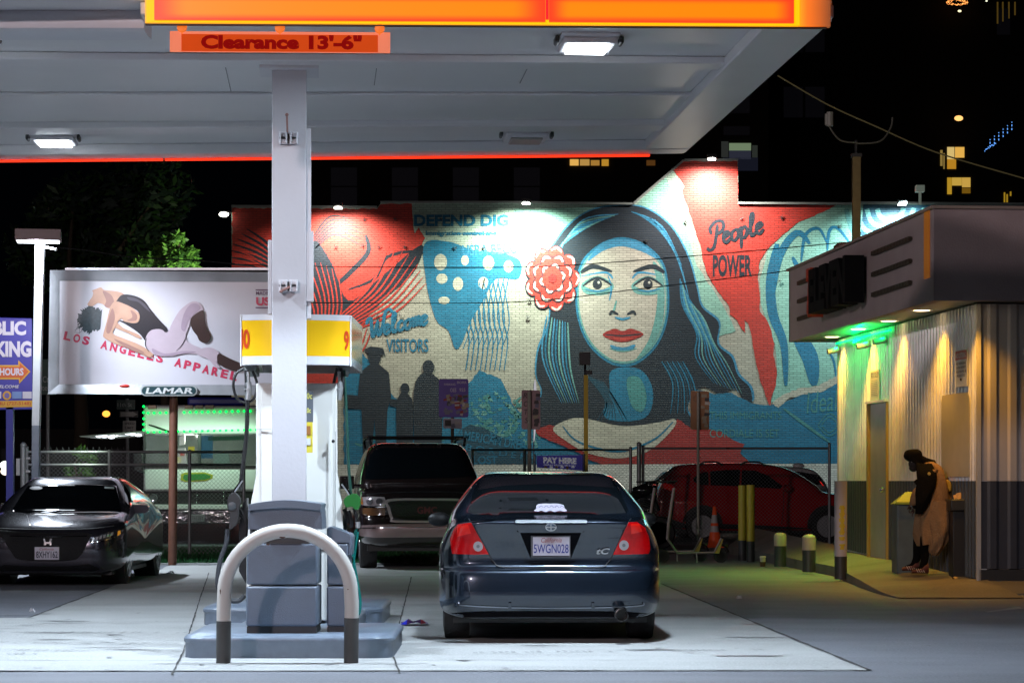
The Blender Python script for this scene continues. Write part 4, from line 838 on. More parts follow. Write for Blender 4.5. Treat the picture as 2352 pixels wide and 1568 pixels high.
g = MB(); g.lathe([(.036, 0), (.046, .15)], c, seg=20); build(g, 'cup_body', mat('cup_white', (.5, .42, .40), .6), cp)
g = MB(); g.lathe([(.0395, .01), (.0445, .085)], c, seg=20); build(g, 'sleeve', mat('cup_brown', (.09, .035, .02), .8), cp)
g = MB(); g.lathe([(.049, .145), (.05, .16), (.042, .17), (0, .168)], c, seg=20); build(g, 'lid', mat('cup_lid', (.6, .5, .5), .4), cp)
def wrapper(name, label, px, py, sx, mats, z=0.008, w=.1):
    c = G(px, py, z) if z < .5 else None
    g = MB(); random.seed(px); n = 5; vsx = []
    for i in range(n):
        for j in range(n): vsx.append(Vector((c.x + (i / (n - 1) - .5) * sx + random.uniform(-.01, .01), c.y + (j / (n - 1) - .5) * w, z + .004 + random.uniform(0, .05) * (1 if 0 < i < n - 1 else .3))))
    g.add(vsx, [(i * n + j, (i + 1) * n + j, (i + 1) * n + j + 1, i * n + j + 1) for i in range(n - 1) for j in range(n - 1)], 0); g.m = [random.randrange(len(mats)) for _ in g.f]
    tag(build(g, name, mats, smooth=False), label, 'litter')
wrapper('crumpled_wrapper', 'crumpled blue and red snack wrapper on the concrete left of the coupe', 952, 1433, .24, [mat('wrap_blue', (.02, .03, .45), .3), mat('wrap_red', (.35, .02, .03), .3), mat('wrap_dark', (.04, .01, .06), .3)], .012, .2)
wrapper('paper_scrap', 'yellowish paper scrap on the ground near the shop corner', 2192, 1333, .1, [mat('scrap_paper', (.5, .36, .16), .8)], .12)
wrapper('paper_scrap', 'small white scrap on the concrete at the far left', 75, 1406, .05, [mat('scrap_white', (.75, .75, .78), .6)], .014, .04)
wrapper('paper_scrap', 'pale scrap lying on the dark asphalt right of the coupe', 1698, 1376, .06, [mat('scrap_grey', (.5, .46, .44), .6)], .008, .05)
wrapper('paper_scrap', 'thin white scrap on the concrete left of the parked sedan shadow', 392, 1318, .12, [mat('scrap_white', (.75, .75, .78), .6)], .014, .04)

# bins beside the shop wall
def zz(px, py, Y): return H - (py - HY) / F * Y
b = thing('grey_bin', 'tall grey bin with a slanted green-lit lid against the shop wall', 'bin', (4.62, 30.9, .12), 0)
Yb = 30.6; x0, x1 = P(2092 - 32, 0, Yb).x, P(2104, 0, Yb).x; zt = zz(0, 1158, Yb); 
g = MB(); g.obox((x0, Yb, .13), (x1 - x0, 0, 0), (0, .42, 0), (0, 0, zt - .13)); build(g, 'bin_body', mat('bin_grey', (.10, .13, .13), .5, var=.35, scale=6), b, bevel=.02)
g = MB(); g.hexa([(x0 - .02, Yb - .03, zt), (x1 + .02, Yb - .03, zt), (x1 + .02, Yb + .45, zt), (x0 - .02, Yb + .45, zt), (x0 - .02, Yb - .03, zt + .035), (x1 + .02, Yb - .03, zt + .035), (x1 + .02, Yb + .3, zt + .16), (x0 + .16, Yb + .3, zt + .16)])
build(g, 'bin_lid', mat('lid_green_lit', (.30, .38, .04), .5), b, bevel=.008)  # lid colour carries the green light that falls on it
t = thing('trash_stand', 'black waste stand with a flat top carrying food wrappers', 'bin', (5.3, 29.3, .15)); Yb = 29.35
g = MB(); g.pbox(2184, 1146, 2236, 1173, Yb, .4); build(g, 'top', mat('stand_black', (.02, .021, .02), .5), t, bevel=.015)
g = MB(); g.obox(P(2189, 1173, Yb + .04) - UP * .95, (.21, 0, 0), (0, .3, 0), (0, 0, .95)); build(g, 'stand_body', BLACK, t, bevel=.01)
fwv = MB(); pb = P(2196, 1146, Yb + .15)
for k in range(14):
    q = pb + Vector((random.uniform(-.02, .16), random.uniform(-.03, .08), 0)); h_ = random.uniform(.02, .09); a = random.uniform(0, 3)
    fwv.add([q, q + Vector((.06, .01, h_ * .5)), q + Vector((.05, .03, h_)), q + Vector((-.01, .02, h_ * .8))], [(0, 1, 2, 3)])
tag(build(fwv, 'food_wrapper', mat('wrapper_tan', (.55, .33, .14), .6, var=.4, scale=30), smooth=False), 'crumpled tan food wrappers on top of the black waste stand', 'litter')

# ================================================================== PUMP ISLAND
isl = thing('pump_island', 'grey painted dog-bone shaped kerbed pump island', 'pump island', (P(660, 0, 20).x, 20, 0), TH)
def bulb(xl, xr, Y0, Y1, px):   # rounded raised slab
    s_ = F / px; a = (xl - CX) / s_; b = (xr - CX) / s_; pts = []
    r = .16
    for cx, cy, a0 in ((a + r, Y0 + r, math.pi), (b - r, Y0 + r, 1.5 * math.pi), (b - r, Y1 - r, 0), (a + r, Y1 - r, .5 * math.pi)):
        for k in range(5): t = a0 + k * math.pi / 8; pts.append(Vector((cx + r * math.cos(t), cy + r * math.sin(t), 0)))
    return pts
def slab(g, pts, h, edge=.03):
    n = len(pts); c = sum(pts, Vector()) / n; rings = [(1, 0), (1, h - .055), (1.012, h - .045), (1.012, h - .02), (.985, h)]
    vsx = []
    for k, z in rings: vsx += [Vector((c.x + (p.x - c.x) * k, c.y + (p.y - c.y) * k, z)) for p in pts]
    fs = [(j * n + i, j * n + (i + 1) % n, (j + 1) * n + (i + 1) % n, (j + 1) * n + i) for j in range(len(rings) - 1) for i in range(n)] + [tuple(range(4 * n, 5 * n))]
    g.add(vsx, fs)
g = MB(); slab(g, bulb(419, 902, 18.06, 19.75, 18.06), .17); build(g, 'front_slab', GREYI, isl, angle=50)
g = MB(); slab(g, bulb(472, 880, 22.15, 23.85, 22.4), .17); build(g, 'rear_slab', GREYI, isl, angle=50)
g = MB(); slab(g, bulb(545, 800, 19.6, 22.4, 19.8), .15); build(g, 'neck_slab', GREYI, isl, angle=50)
# ---- dispenser
pmp = thing('fuel_dispenser', 'white fuel dispenser with a curved yellow and white top band numbered 10 and 9', 'fuel pump', (P(680, 0, 19.9).x, 19.9, .17), TH)
PO = Vector(((578 - CX) / (F / 19.6), 19.6, .17)); pw = (790 - 578) / (F / 19.6)
def D(u, v, z): return PO + RV * u + DV * v + UP * z
def uo(px, Y=19.6): return (px - 578) / (F / Y)
g = MB()
hz = H + (1103 - 830) / F * 19.6 - .17
# body: side cheeks wider at the middle with hose bays
outline_b = [(uo(588), 1.95), (uo(588), 1.2), (uo(577), .99), (uo(566), .62), (uo(566), .02), (uo(740), .02), (uo(752), .02), (uo(752), .35), (uo(790), .62), (uo(785), .99), (uo(775), 1.22), (uo(774), 1.95)]
g.prism([D(u, 0, z) for u, z in outline_b], DV * 1.5); build(g, 'cabinet', CREAM, pmp, bevel=.012, smooth=False)
g = MB(); g.prism([D(uo(600), -.012, 1.9), D(uo(600), -.012, .6), D(uo(764), -.012, .6), D(uo(764), -.012, 1.9)], DV * .011); build(g, 'front_panel', CREAM, pmp, smooth=False, bevel=.003)
for x0, x1 in ((548, 566), (788, 797)):
    g = MB(); g.prism([D(uo(x0 + 10), .12, .98), D(uo(x0), .12, .8), D(uo(x0), .12, .42), D(uo(x1), .12, .3), D(uo(x1), .12, 1.02)], DV * .5); build(g, 'nozzle_bay', BLKM, pmp, smooth=False, bevel=.01)
def valance():
    s_ = F / 19.45
    z0 = H + (1103 - 838) / s_; z1 = H + (1103 - 723) / s_; uL = (553 - CX) / s_; uR = (806 - CX) / s_; W_ = uR - uL; cx = (uL + uR) / 2; ys = []
    n = 14
    def pt(k, z, back):
        f = k / n * 2 - 1; x = cx + f * W_ / 2 * 1.0; y = 19.38 + .10 * abs(f) ** 3 + (1.62 - .2 * abs(f) ** 3 if back else 0)
        t = (z - z0) / (z1 - z0); xx = cx + f * W_ / 2 * (1.0 - .012 * (0)) + .0 * t
        return Vector((xx, y + f * .035, z + (.0)))
    zs = [z0, z0 + (z1 - z0) * .17, z0 + (z1 - z0) * .885, z1]
    g = MB()
    for j in range(3):
        for bk in (False, True):
            o = len(g.v)
            for k in range(n + 1):
                for z in (zs[j], zs[j + 1]): g.v.append(pt(k, z, bk))
            for k in range(n): g.f.append([o + 2 * k, o + 2 * k + 2, o + 2 * k + 3, o + 2 * k + 1]); g.m.append(0 if j != 1 else 1)
        for k in (0, n):
            o = len(g.v); g.v += [pt(k, zs[j], 0), pt(k, zs[j], 1), pt(k, zs[j + 1], 1), pt(k, zs[j + 1], 0)]; g.f.append([o, o + 1, o + 2, o + 3]); g.m.append(0 if j != 1 else 1)
    for z in (z0, z1):
        o = len(g.v)
        for k in range(n + 1): g.v += [pt(k, z, 0), pt(k, z, 1)]
        for k in range(n): g.f.append([o + 2 * k, o + 2 * k + 1, o + 2 * k + 3, o + 2 * k + 2]); g.m.append(0)
    va = build(g, 'top_band', [mat('band_white', (.62, .62, .66), .25, coat=.6), YEL], pmp, angle=35)
    def surf(xpx, z): 
        x = (xpx - CX) / s_; f = (x - cx) / (W_ / 2); return Vector((x, 19.38 + .10 * abs(f) ** 3 + f * .035 - .006, z))
    nm = mat('pump_number_red', (.50, .05, .01), .3)
    zn0, zn1 = H + (1103 - 801) / s_, H + (1103 - 756) / s_
    for tx, fx in (('1', (553.5, 558)), ('0', (559.5, 574.5))):
        g = MB(); g.text(tx, (fx[0], zn0, fx[1], zn1), surf, bold=.03); build(g, 'number', nm, va, smooth=False)
    g = MB(); g.text('9', (790, zn0 - .01, 801, zn1 - .01), surf, bold=.03); build(g, 'number', nm, va, smooth=False)
    for x in (553, 803.5):
        g = MB(); g.tube([surf(x + 1, z0 - .01), surf(x + 1, z1)], .006, 6); build(g, 'edge_strip', mat('edge_white', (.8, .82, .85), .2), va)
valance()
g = MB(); zc = H + (1103 - 838) / F * 19.6
for u, w_ in ((uo(560), .1), (uo(775), .1)): g.obox(D(u, .1, zc - .17 - .05), RV * w_, DV * 1.0, UP * .05)
build(g, 'underside_bracket', mat('under_grey', (.2, .22, .22), .4), pmp, bevel=.01)
g = MB(); g.lathe([(0, .012), (.012, .012), (.014, 0)], P(765.5, 1013, 19.58), (0, -1, 0), 14); build(g, 'lock', BLACK, pmp)
g = MB(); g.pbox(770, 990, 771, 1430, 19.575, .01); build(g, 'panel_seam', mat('seam_grey', (.25, .25, .25), .6), pmp, smooth=False)
g = MB(); g.pbox(589, 985, 623, 986, 19.575, .01); build(g, 'panel_seam', MATS['seam_grey'], pmp, smooth=False)
# advert strips on the front panel
g = MB(); Ya = 19.55
g.pbox(703, 899, 719, 969, Ya, .02, 0); g.pbox(703, 969, 718, 1039, Ya - .001, .02, 1); g.pbox(704, 978, 713, 998, Ya - .006, .01, 2); g.pbox(704, 1006, 713, 1022, Ya - .006, .01, 3)
ad = build(g, 'advert_strip', [mat('ad_grey', (.10, .11, .13), .4), mat('ad_yellow', (.62, .50, .05), .4), mat('ad_brown', (.3, .12, .03), .5), mat('ad_white', (.6, .6, .65), .5)], pmp, smooth=False)
g = MB(); g.text('10c', (700, 916, 717, 902), lambda x, y: P(x, y, Ya - .004), bold=.03); g.text('20c', (700, 948, 714, 936), lambda x, y: P(x, y, Ya - .004), bold=.03); build(g, 'lettering', mat('ad_letter', (.65, .6, .15)), ad, smooth=False)
# hoses and nozzles
def hose(path, r, m_, name='hose', n=8): g = MB(); g.tube(catmull(path, n), r, 8); return build(g, name, m_, pmp)
L_ = lambda pts, Y=19.9: [P(x, y, Y) for x, y in pts]
hose([P(560, 846, 19.7), P(543, 858, 19.7), P(536, 885, 19.7), P(545, 915, 19.7), P(566, 924, 19.7), P(585, 912, 19.7), P(590, 880, 19.7), P(580, 852, 19.7)], .011, BLACK)
hose(L_([(566, 850), (568, 920), (566, 1000), (556, 1085), (552, 1125)], 19.7), .018, BLACK)
hose(L_([(522, 1215), (520, 1245), (505, 1290), (500, 1340), (512, 1372), (545, 1380), (562, 1366)], 19.7), .019, mat('ribbed_hose', (.03, .033, .04), .5, bump=.3, bscale=160))
hose(L_([(775, 845), (767, 880), (768, 900), (775, 912), (785, 905), (788, 870), (782, 845)], 19.7), .014, BLACK)
hose(L_([(790, 850), (793, 900), (797, 980), (800, 1060), (806, 1135)], 19.75), .0125, mat('hose_green_dark', (.01, .06, .045), .4))
hose(L_([(818, 1215), (810, 1260), (820, 1330), (828, 1380), (824, 1410), (816, 1390), (812, 1300), (822, 1220)], 19.75), .010, mat('hose_teal', (.0, .16, .14), .4))
g = MB(); g.prism([P(x, y, 19.75) for x, y in ((776, 858), (790, 856), (790, 905), (784, 915), (776, 905))], (0, .05, 0)); build(g, 'red_sleeve', REDP, pmp, smooth=False, bevel=.004)
for x, yb in ((570, 878), (779, 878)):
    g = MB(); g.tube(L_([(x, yb - 25), (x + 1, yb)], 19.68), .014, 10); g.tube(L_([(x, yb), (x + 2, yb + 12), (x - 1, yb + 40)], 19.68), .026, 10); g.tube(L_([(x - 1, yb + 14), (x - 1, yb + 18)], 19.68), .031, 10); build(g, 'hose_swivel', STEEL, pmp)
def nozzle(pts_body, col_, spout, name, badge=None):
    g = MB(); g.prism([P(x, y, 19.6) for x, y in pts_body], (0, .07, 0)); nz_ = build(g, name, col_, pmp, bevel=.008, smooth=False)
    g = MB(); g.tube(L_(spout, 19.64), .012, 8); build(g, 'spout', CHROME, nz_)
    if badge: g = MB(); g.lathe([(0, 0), (.034, 0), (.034, .006), (.028, .008)], P(*badge, 19.6) - Vector((0, .002, 0)), (0, -1, 0), 20); build(g, 'badge', mat('badge_grey', (.04, .045, .05), .4), nz_)
nozzle(smoothp([(524, 1142), (538, 1130), (552, 1148), (548, 1170), (545, 1200), (526, 1215), (528, 1180), (522, 1165)], 4), BLACK, [(533, 1138), (540, 1125), (556, 1102)], 'nozzle', (533, 1162))
nozzle(smoothp([(789, 1150), (797, 1139), (812, 1133), (824, 1138), (828, 1150), (825, 1166), (817, 1170), (808, 1163), (795, 1164)], 4), GREEN, [(806, 1140), (798, 1126), (786, 1110)], 'nozzle')
g = MB()
for a, b, r in (((545, 1180), (560, 1190), .02), ((800, 1172), (806, 1210), .018), ((790, 1168), (800, 1200), .016), ((812, 1166), (818, 1200), .012), ((550, 1165), (562, 1200), .02)): g.tube(L_([a, ((a[0] + b[0]) / 2 + 3, (a[1] + b[1]) / 2), b], 19.72), r, 8)
build(g, 'nozzle_cradle', BLKM, pmp)
g = MB(); g.tube(L_([(822, 1198), (822, 1212)], 19.7), .02, 10); build(g, 'hose_collar', STEEL, pmp)
# ---- windscreen service bins
def bin_(x0, x1, ytop, ybot, Y, label, arch, slant=0):
    s_ = F / Y; b = thing('service_bin', label, 'bin', P((x0 + x1) / 2, ybot, Y), TH, 'grey forecourt service bins')
    zf = lambda y: H - (y - HY) / s_
    g = MB(); g.pbox(x0, 1345 + (0), x1 - 0, ybot - 14, Y, .42); build(g, 'lower_body', GREYP, b, bevel=.018)
    g = MB(); g.pbox(x0 + 1, 1248, x1 - 0, 1342, Y + .004, .41); build(g, 'middle_body', GREYP, b, bevel=.014)
    g = MB(); g.pbox(x0 + 2, ybot - 14, x1 - 2, ybot + 1, Y + .01, .4); build(g, 'plinth', DARKP, b)
    return b, s_
b, s_ = bin_(565, 729, 1150, 1452, 18.35, 'wide grey service bin with an arched hood, behind the white hoop guard', 1)
g = MB(); g.pbox(574, 1212, 722, 1248, 18.47, .28); build(g, 'slot_panel', mat('slot_grey', (.09, .10, .11), .3, bump=.2), b)
g = MB(); g.pbox(580, 1214, 716, 1226, 18.43, .04); build(g, 'paper_slot', BLACK, b)
arc = [(570, 1215), (570, 1172), (574, 1160)] + [(574 + (736 - 574) * t, 1158 - 9 * math.sin(math.pi * (t * .85 + .05))) for t in [k / 10 for k in range(11)]] + [(738, 1172), (740, 1215)]
g = MB(); g.ppoly(arc, 18.36, .42); build(g, 'hood', GREYP, b, bevel=.02, angle=50)
g = MB(); g.ppoly([(574, 1178)] + [(575 + (735 - 575) * t, 1172 - 6 * math.sin(math.pi * t)) for t in [k / 10 for k in range(11)]] + [(735, 1178), (738, 1160)] + [(738 - (738 - 572) * t, 1157 - 9 * math.sin(math.pi * t)) for t in [k / 10 for k in range(11)]] + [(570, 1162)], 18.31, .46); build(g, 'hood_rim', GREYP, b, bevel=.012, angle=50)
b, s_ = bin_(750, 800, 1205, 1452, 18.55, 'narrow grey service bin with a sloping lid, right of the wide one', 0)
g = MB(); g.ppoly([(751, 1246), (751, 1212), (757, 1208), (805, 1226), (809, 1232), (807, 1262), (806, 1275), (800, 1275), (800, 1246)], 18.56, .34); build(g, 'sloping_lid', GREYP, b, bevel=.016, angle=45)
# ---- hoop guard
hg = thing('hoop_guard', 'white steel hoop guard with dark grey feet in front of the pump island', 'guard rail', P(660, 1522, 17.6), 0)
s_ = F / 17.6; r = 16.5 / s_; Yh = 17.6
def hp(x, y): return P(x, y, Yh)
xl_, xr_ = 515, 806.5; cx = (xl_ + xr_) / 2; R_ = (xr_ - xl_) / 2; cyy = 1218 + R_ * 1.0
arcp = [hp(xl_ - 1, 1425), hp(xl_ - 1, 1395)] + [hp(cx - R_ * math.cos(math.pi * k / 28), cyy - R_ * math.sin(math.pi * k / 28)) for k in range(29)] + [hp(xr_ + 1.5, 1395), hp(xr_ + 1, 1418)]
g = MB(); g.tube(arcp, r, 24); build(g, 'hoop', mat('hoop_white', (.66, .65, .62), .33, var=.12, scale=4, bump=.12, bscale=25), hg, angle=60)
for x, dx, yt in ((514, -1, 1425), (807.5, -1, 1418)):
    g = MB(); g.tube([hp(x + dx, 1523), hp(x, yt)], r + .0015, 24); build(g, 'dark_foot', mat('foot_grey', (.055, .055, .055), .55, var=.25, scale=12), hg, angle=60)
g = MB()
for x, y, w_, h_ in ((500 + 8, 1356, 3, 14), (617, 1249, 12, 5), (650, 1233, 16, 4), (800, 1352, 4, 2.5)):
    q = hp(x, y) - Vector((0, r * .93, 0)); pts = [q + Vector((math.cos(a) * w_ / s_ / 2 * random.uniform(.6, 1.2), -.004, math.sin(a) * h_ / s_ / 2 * random.uniform(.6, 1.2))) for a in [k * .7 for k in range(9)]]; g.prism(pts, None)
build(g, 'paint_chips', mat('chip_rust', (.12, .06, .035), .8), hg, smooth=False)

# ================================================================== VEHICLES
def car_body(name, prof, Wf, parent, m_, n=6., nu=44, C=None):
    """skin of a vehicle: closed side profile (y,z) swept across the width with rounded shoulders"""
    loop = catmull([(0, y, z) for y, z in prof], 7, True); T = len(loop)
    ys = [p.y for p in loop]; y0, y1 = min(ys), max(ys); cy = (y0 + y1) / 2; cz = .62 if C is None else C
    g = MB()
    for i in range(nu + 1):
        a = -math.pi / 2 + math.pi * i / nu; sgn = 1 if a >= 0 else -1
        u = sgn * abs(math.sin(a)) ** (2 / n); k = max(.02, abs(math.cos(a)) ** (2 / n))
        for p in loop:
            py = cy + (p.y - cy) * (1 - (1 - k) * .55) if True else p.y
            kk = k
            # keep the plan nearly full length, shrink height towards the side
            y = cy + (p.y - cy) * (kk ** .8); z = cz + (p.z - cz) * kk
            g.v.append(Vector((u * Wf(y, z), y, z)))
    for i in range(nu):
        for j in range(T):
            g.f.append([i * T + j, i * T + (j + 1) % T, (i + 1) * T + (j + 1) % T, (i + 1) * T + j]); g.m.append(0)
    g.f.append([j for j in range(T)]); g.m.append(0); g.f.append([nu * T + j for j in range(T)][::-1]); g.m.append(0)
    o = build(g, 'body', m_, parent, local=True, angle=60)
    M = MX[parent.name]; bv = BVHTree.FromPolygons([M @ v for v in g.v], g.f)
    return o, bv
CAMP = Vector((0, 0, H))
def cast(bv, x, y, off, Yg):
    d = Vector(((x - CX) / F, 1, -(y - HY) / F)); d.normalize(); h = bv.ray_cast(CAMP, d)
    if h[0] is None:
        q = CAMP + d * (Yg / d.y); h = bv.find_nearest(q); nrm = h[1]
        return h[0] - d * off
    return h[0] - d * off
def decal(parent, bv, name, poly, m_, Yg, off=.006, step=5, label=None):
    """panel following the body under a closed outline measured on the picture"""
    P2 = []
    for (x0, y0), (x1, y1) in zip(poly, poly[1:] + poly[:1]):
        L = math.hypot(x1 - x0, y1 - y0); n = max(1, int(L / step))
        for k in range(n): P2.append(Vector((x0 + (x1 - x0) * k / n, y0 + (y1 - y0) * k / n)))
    nb = len(P2); xs = [p.x for p in P2]; ys = [p.y for p in P2]
    def inside(x, y):
        c = False
        for i in range(nb):
            a, b = P2[i], P2[i - 1]
            if (a.y > y) != (b.y > y) and x < (b.x - a.x) * (y - a.y) / (b.y - a.y) + a.x: c = not c
        return c
    y = min(ys) + step * .6
    while y < max(ys) - step * .3:
        x = min(xs) + step * .6
        while x < max(xs) - step * .3:
            if inside(x, y) and min((Vector((x, y)) - p).length_squared for p in P2) > (step * .35) ** 2: P2.append(Vector((x, y)))
            x += step
        y += step
    r = geometry.delaunay_2d_cdt(P2, [(i, (i + 1) % nb) for i in range(nb)], [], 1, 1e-4)
    g = MB(); g.v = [cast(bv, p.x, p.y, off, Yg) for p in r[0]]; g.f = [list(f) for f in r[2]]; g.m = [0] * len(g.f)
    cnt = {}
    n = len(g.v); d = Vector((0, 1, 0)) * (off * .8)
    for f in g.f:
        for a, b in zip(f, f[1:] + f[:1]): cnt.setdefault((min(a, b), max(a, b)), []).append(1)
    ed = [e for e, c in cnt.items() if len(c) == 1]; g.v += [v + d for v in g.v]
    for a, b in ed: g.f.append([a, b, b + n, a + n]); g.m.append(0)
    return build(g, name, m_, parent, angle=45, label=label)
def dtext(parent, bv, body, fit, m_, Yg, off, bold=.02, name='lettering', shear=0):
    g = MB(); g.text(body, (fit[0], fit[3], fit[2], fit[1]), lambda x, y: cast(bv, x, y, off, Yg), bold=bold, shear=shear); return build(g, name, m_, parent, smooth=False)
def sm(a, b, t): t = max(0, min(1, (t - a) / (b - a))); return t * t * (3 - 2 * t)
def wheel(parent, c, r, w, ax, rim_r, spokes, m_rim, side=1):
    """tyre with a spoked rim; ax = outward axle direction (world)"""
    c = Vector(c); ax = Vector(ax).normalized()
    g = MB(); g.lathe([(rim_r, -w), (r * .96, -w), (r, -w * .85), (r, -w * .15), (r * .97, -.01), (rim_r * 1.04, .004), (rim_r, -.01), (rim_r, -w)], c, ax, 36); ty = build(g, 'wheel', TREAD, parent, angle=40)
    g = MB(); g.lathe([(rim_r * 1.01, -.02), (rim_r, .004), (rim_r * .93, .002), (rim_r * .9, -.03)], c, ax, 36)
    a = ax.orthogonal().normalized(); b = ax.cross(a)
    for k in range(spokes):
        t = 2 * math.pi * k / spokes + .3; d = a * math.cos(t) + b * math.sin(t); e = ax.cross(d)
        for sgn in (-1, 1):
            p0 = c + d * rim_r * .12 + e * sgn * rim_r * .08 - ax * .006; p1 = c + d * rim_r * .95 + e * sgn * rim_r * .20 - ax * .004
            g.hexa([p0 - e * sgn * .02 * 0 + e * sgn * rim_r * .0, p0 + e * sgn * rim_r * .09, p1 + e * sgn * rim_r * .10, p1, p0 + ax * .01, p0 + e * sgn * rim_r * .09 + ax * .01, p1 + e * sgn * rim_r * .10 + ax * .004, p1 + ax * .004])
    g.lathe([(0, .008), (rim_r * .16, .006), (rim_r * .2, -.01)], c, ax, 20); build(g, 'rim', m_rim, ty, angle=40)
    g = MB(); g.lathe([(0, -.05), (rim_r * .92, -.05)], c, ax, 24); build(g, 'brake_disc', BLKM, ty)
    return ty
PLW = mat('plate_white', (.62, .60, .68), .35); PLB = mat('plate_blue_ink', (.03, .04, .25), .4); PLD = mat('plate_dark_ink', (.03, .03, .06), .4); PLR = mat('plate_script_red', (.35, .06, .06), .4)

# ---- dark blue coupe seen from behind
cp_rz = .012; Yc = 19.62
coupe = thing('coupe', 'dark blue two door coupe seen from behind with red triangular tail lights', 'car', P(1263, 0, Yc).xyz.__class__((P(1266, 0, Yc).x, Yc, 0)), cp_rz)
prof = [(.16, .20), (.05, .24), (.0, .36), (.0, .50), (.02, .585), (.06, .607), (.135, .625), (.15, .70), (.11, .85), (.055, .96), (.06, 1.0), (.12, 1.012), (.36, 1.04), (.48, 1.065), (.76, 1.205), (1.06, 1.318), (1.34, 1.38), (1.75, 1.408), (2.2, 1.405), (2.6, 1.36), (3.1, 1.13), (3.35, 1.0), (3.9, .93), (4.25, .80), (4.4, .62), (4.42, .4), (4.35, .2), (3.4, .17), (2.0, .17), (.9, .17)]
def Wc(y, z):
    w = .925 - .03 * sm(.35, .17, z) - .075 * sm(.72, 1.0, z) - .205 * sm(.97, 1.42, z)
    return w * (1 - .05 * sm(.6, -.1, y) - .12 * sm(3.6, 4.5, y))
body, bv = car_body('coupe', prof, Wc, coupe, NAVY, n=9.5, C=.55)
Yg = 20.2
def cd(name, poly, m_, off=.006, step=5, parent=None, label=None): return decal(parent or coupe, bv, name, poly, m_, Yg, off, step, label)
TL = mat('tail_light_red', (.34, .002, .003), .18, coat=.25, spec=.2, var=.5, scale=16, emit=(1, .0, .004), es=.07); CLR = mat('clear_lens', (.45, .42, .44), .12, coat=1., metal=.4)
rwin = [(1100, 1093.5), (1150, 1089), (1264, 1086.5), (1370, 1089), (1404, 1094), (1424, 1125), (1442, 1168), (1440, 1177), (1350, 1181.5), (1264, 1182.5), (1160, 1182), (1085, 1180), (1076, 1176), (1085, 1135)]
cd('rear_window', rwin, GLASSB, .007, 8)
cd('window_band', [(1106, 1096), (1180, 1092), (1264, 1090.5), (1360, 1092.5), (1400, 1097), (1412, 1120), (1370, 1116), (1264, 1110.5), (1160, 1114), (1098, 1124)], mat('frit_black', (.006, .006, .008), .25), .012, 6)
lt = cd('tail_light', [(1052, 1203), (1082, 1199.5), (1102, 1236), (1122.5, 1272), (1090, 1273), (1038, 1271), (1033, 1237), (1043, 1213)], TL, .012, 5)
rt = cd('tail_light', [(1444, 1198.5), (1464, 1198), (1482, 1211), (1491, 1233), (1494, 1262), (1490, 1271), (1450, 1272.5), (1408, 1273), (1424, 1240)], TL, .012, 5)
for x, y, p_ in ((1098, 1254, lt), (1433, 1251.5, rt)): 
    a_ = decal(p_, bv, 'reversing_lamp', ell(x, y, 11, 11.5, 18), CLR, Yg, .018, 5); decal(a_, bv, 'lamp_centre', ell(x, y, 4, 4, 10), mat('lamp_core', (.12, .12, .13), .2), Yg, .022, 4)
for p_, pts in ((lt, [(1050, 1208), (1075, 1204), (1082, 1224), (1050, 1232)]), (rt, [(1449, 1203), (1468, 1202), (1476, 1220), (1450, 1226)])): decal(p_, bv, 'inner_reflector', pts, mat('reflector_red', (.6, .012, .006), .1, coat=.2, emit=(1, .02, .01), es=.14), Yg, .015, 5)
cd('boot_seam', ribbon([(1076, 1190), (1082, 1199), (1103, 1236), (1124, 1274), (1135, 1290), (1156, 1301), (1264, 1303), (1377, 1301), (1395, 1292), (1408, 1274), (1424, 1240), (1444, 1198), (1450, 1190)], 2.2, 2.2, 5, False), BLACK, .008, 5)
cd('boot_lip', [(1082, 1193), (1180, 1187), (1264, 1184.5), (1350, 1187), (1444, 1193), (1444, 1197), (1350, 1191), (1264, 1188.5), (1180, 1191), (1082, 1198)], mat('lip_black', (.004, .005, .008), .2, coat=1), .010, 5)
cd('plate_recess', [(1190, 1221), (1341, 1221), (1332, 1245), (1318, 1278), (1300, 1280), (1222, 1280), (1213, 1278), (1200, 1248)], mat('recess_shade', (.003, .004, .006), .6, spec=.05), .009, 5)  # flat panel coloured near-black for the shade inside the recess
cd('boot_garnish', [(1181, 1191), (1264, 1189.5), (1350, 1191), (1350, 1205), (1341, 1219), (1335, 1223), (1195, 1223), (1190, 1219), (1181, 1204)], NAVY, .022, 5)
for sx in (-1, 1):
    a, b, c_, d_ = (1265 + sx * 77, 1221), (1265 + sx * 71, 1221), (1265 + sx * 46, 1283), (1265 + sx * 54, 1283); cd('recess_edge', [a, b, c_, d_], NAVY, .016, 5)
cd('chrome_strip', [(1186, 1192.5), (1346, 1192.5), (1350, 1197), (1346, 1200), (1186, 1200), (1182, 1197)], mat('strip_silver', (.55, .6, .66), .25, metal=.6, var=.3, scale=60), .030, 4)
eb = cd('emblem', ell(1265.5, 1210, 13, 9.5, 24), CHROME, .030, 3); decal(eb, bv, 'emblem_field', ell(1265.5, 1210, 10.3, 7, 20), mat('emblem_grey', (.06, .09, .13), .3), Yg, .034, 3)
decal(eb, bv, 'emblem_bar', ribbon([(1254, 1210), (1277, 1210)], 3, 3, 3, False), CHROME, Yg, .038, 3); decal(eb, bv, 'emblem_bar', ribbon([(1265.5, 1202.5), (1265.5, 1217.5)], 2.4, 2.4, 3, False), CHROME, Yg, .038, 3)
pf_ = cd('number_plate', [(1219.5, 1229.5), (1310.5, 1229.5), (1310.5, 1280), (1219.5, 1280)], mat('plate_frame', (.10, .10, .11), .35, metal=.5, bump=1, bscale=150), .034, 6)
ins = cd('plate_face', [(1224, 1232.5), (1308, 1232.5), (1308, 1275), (1224, 1275)], PLW, .038, 6, pf_)
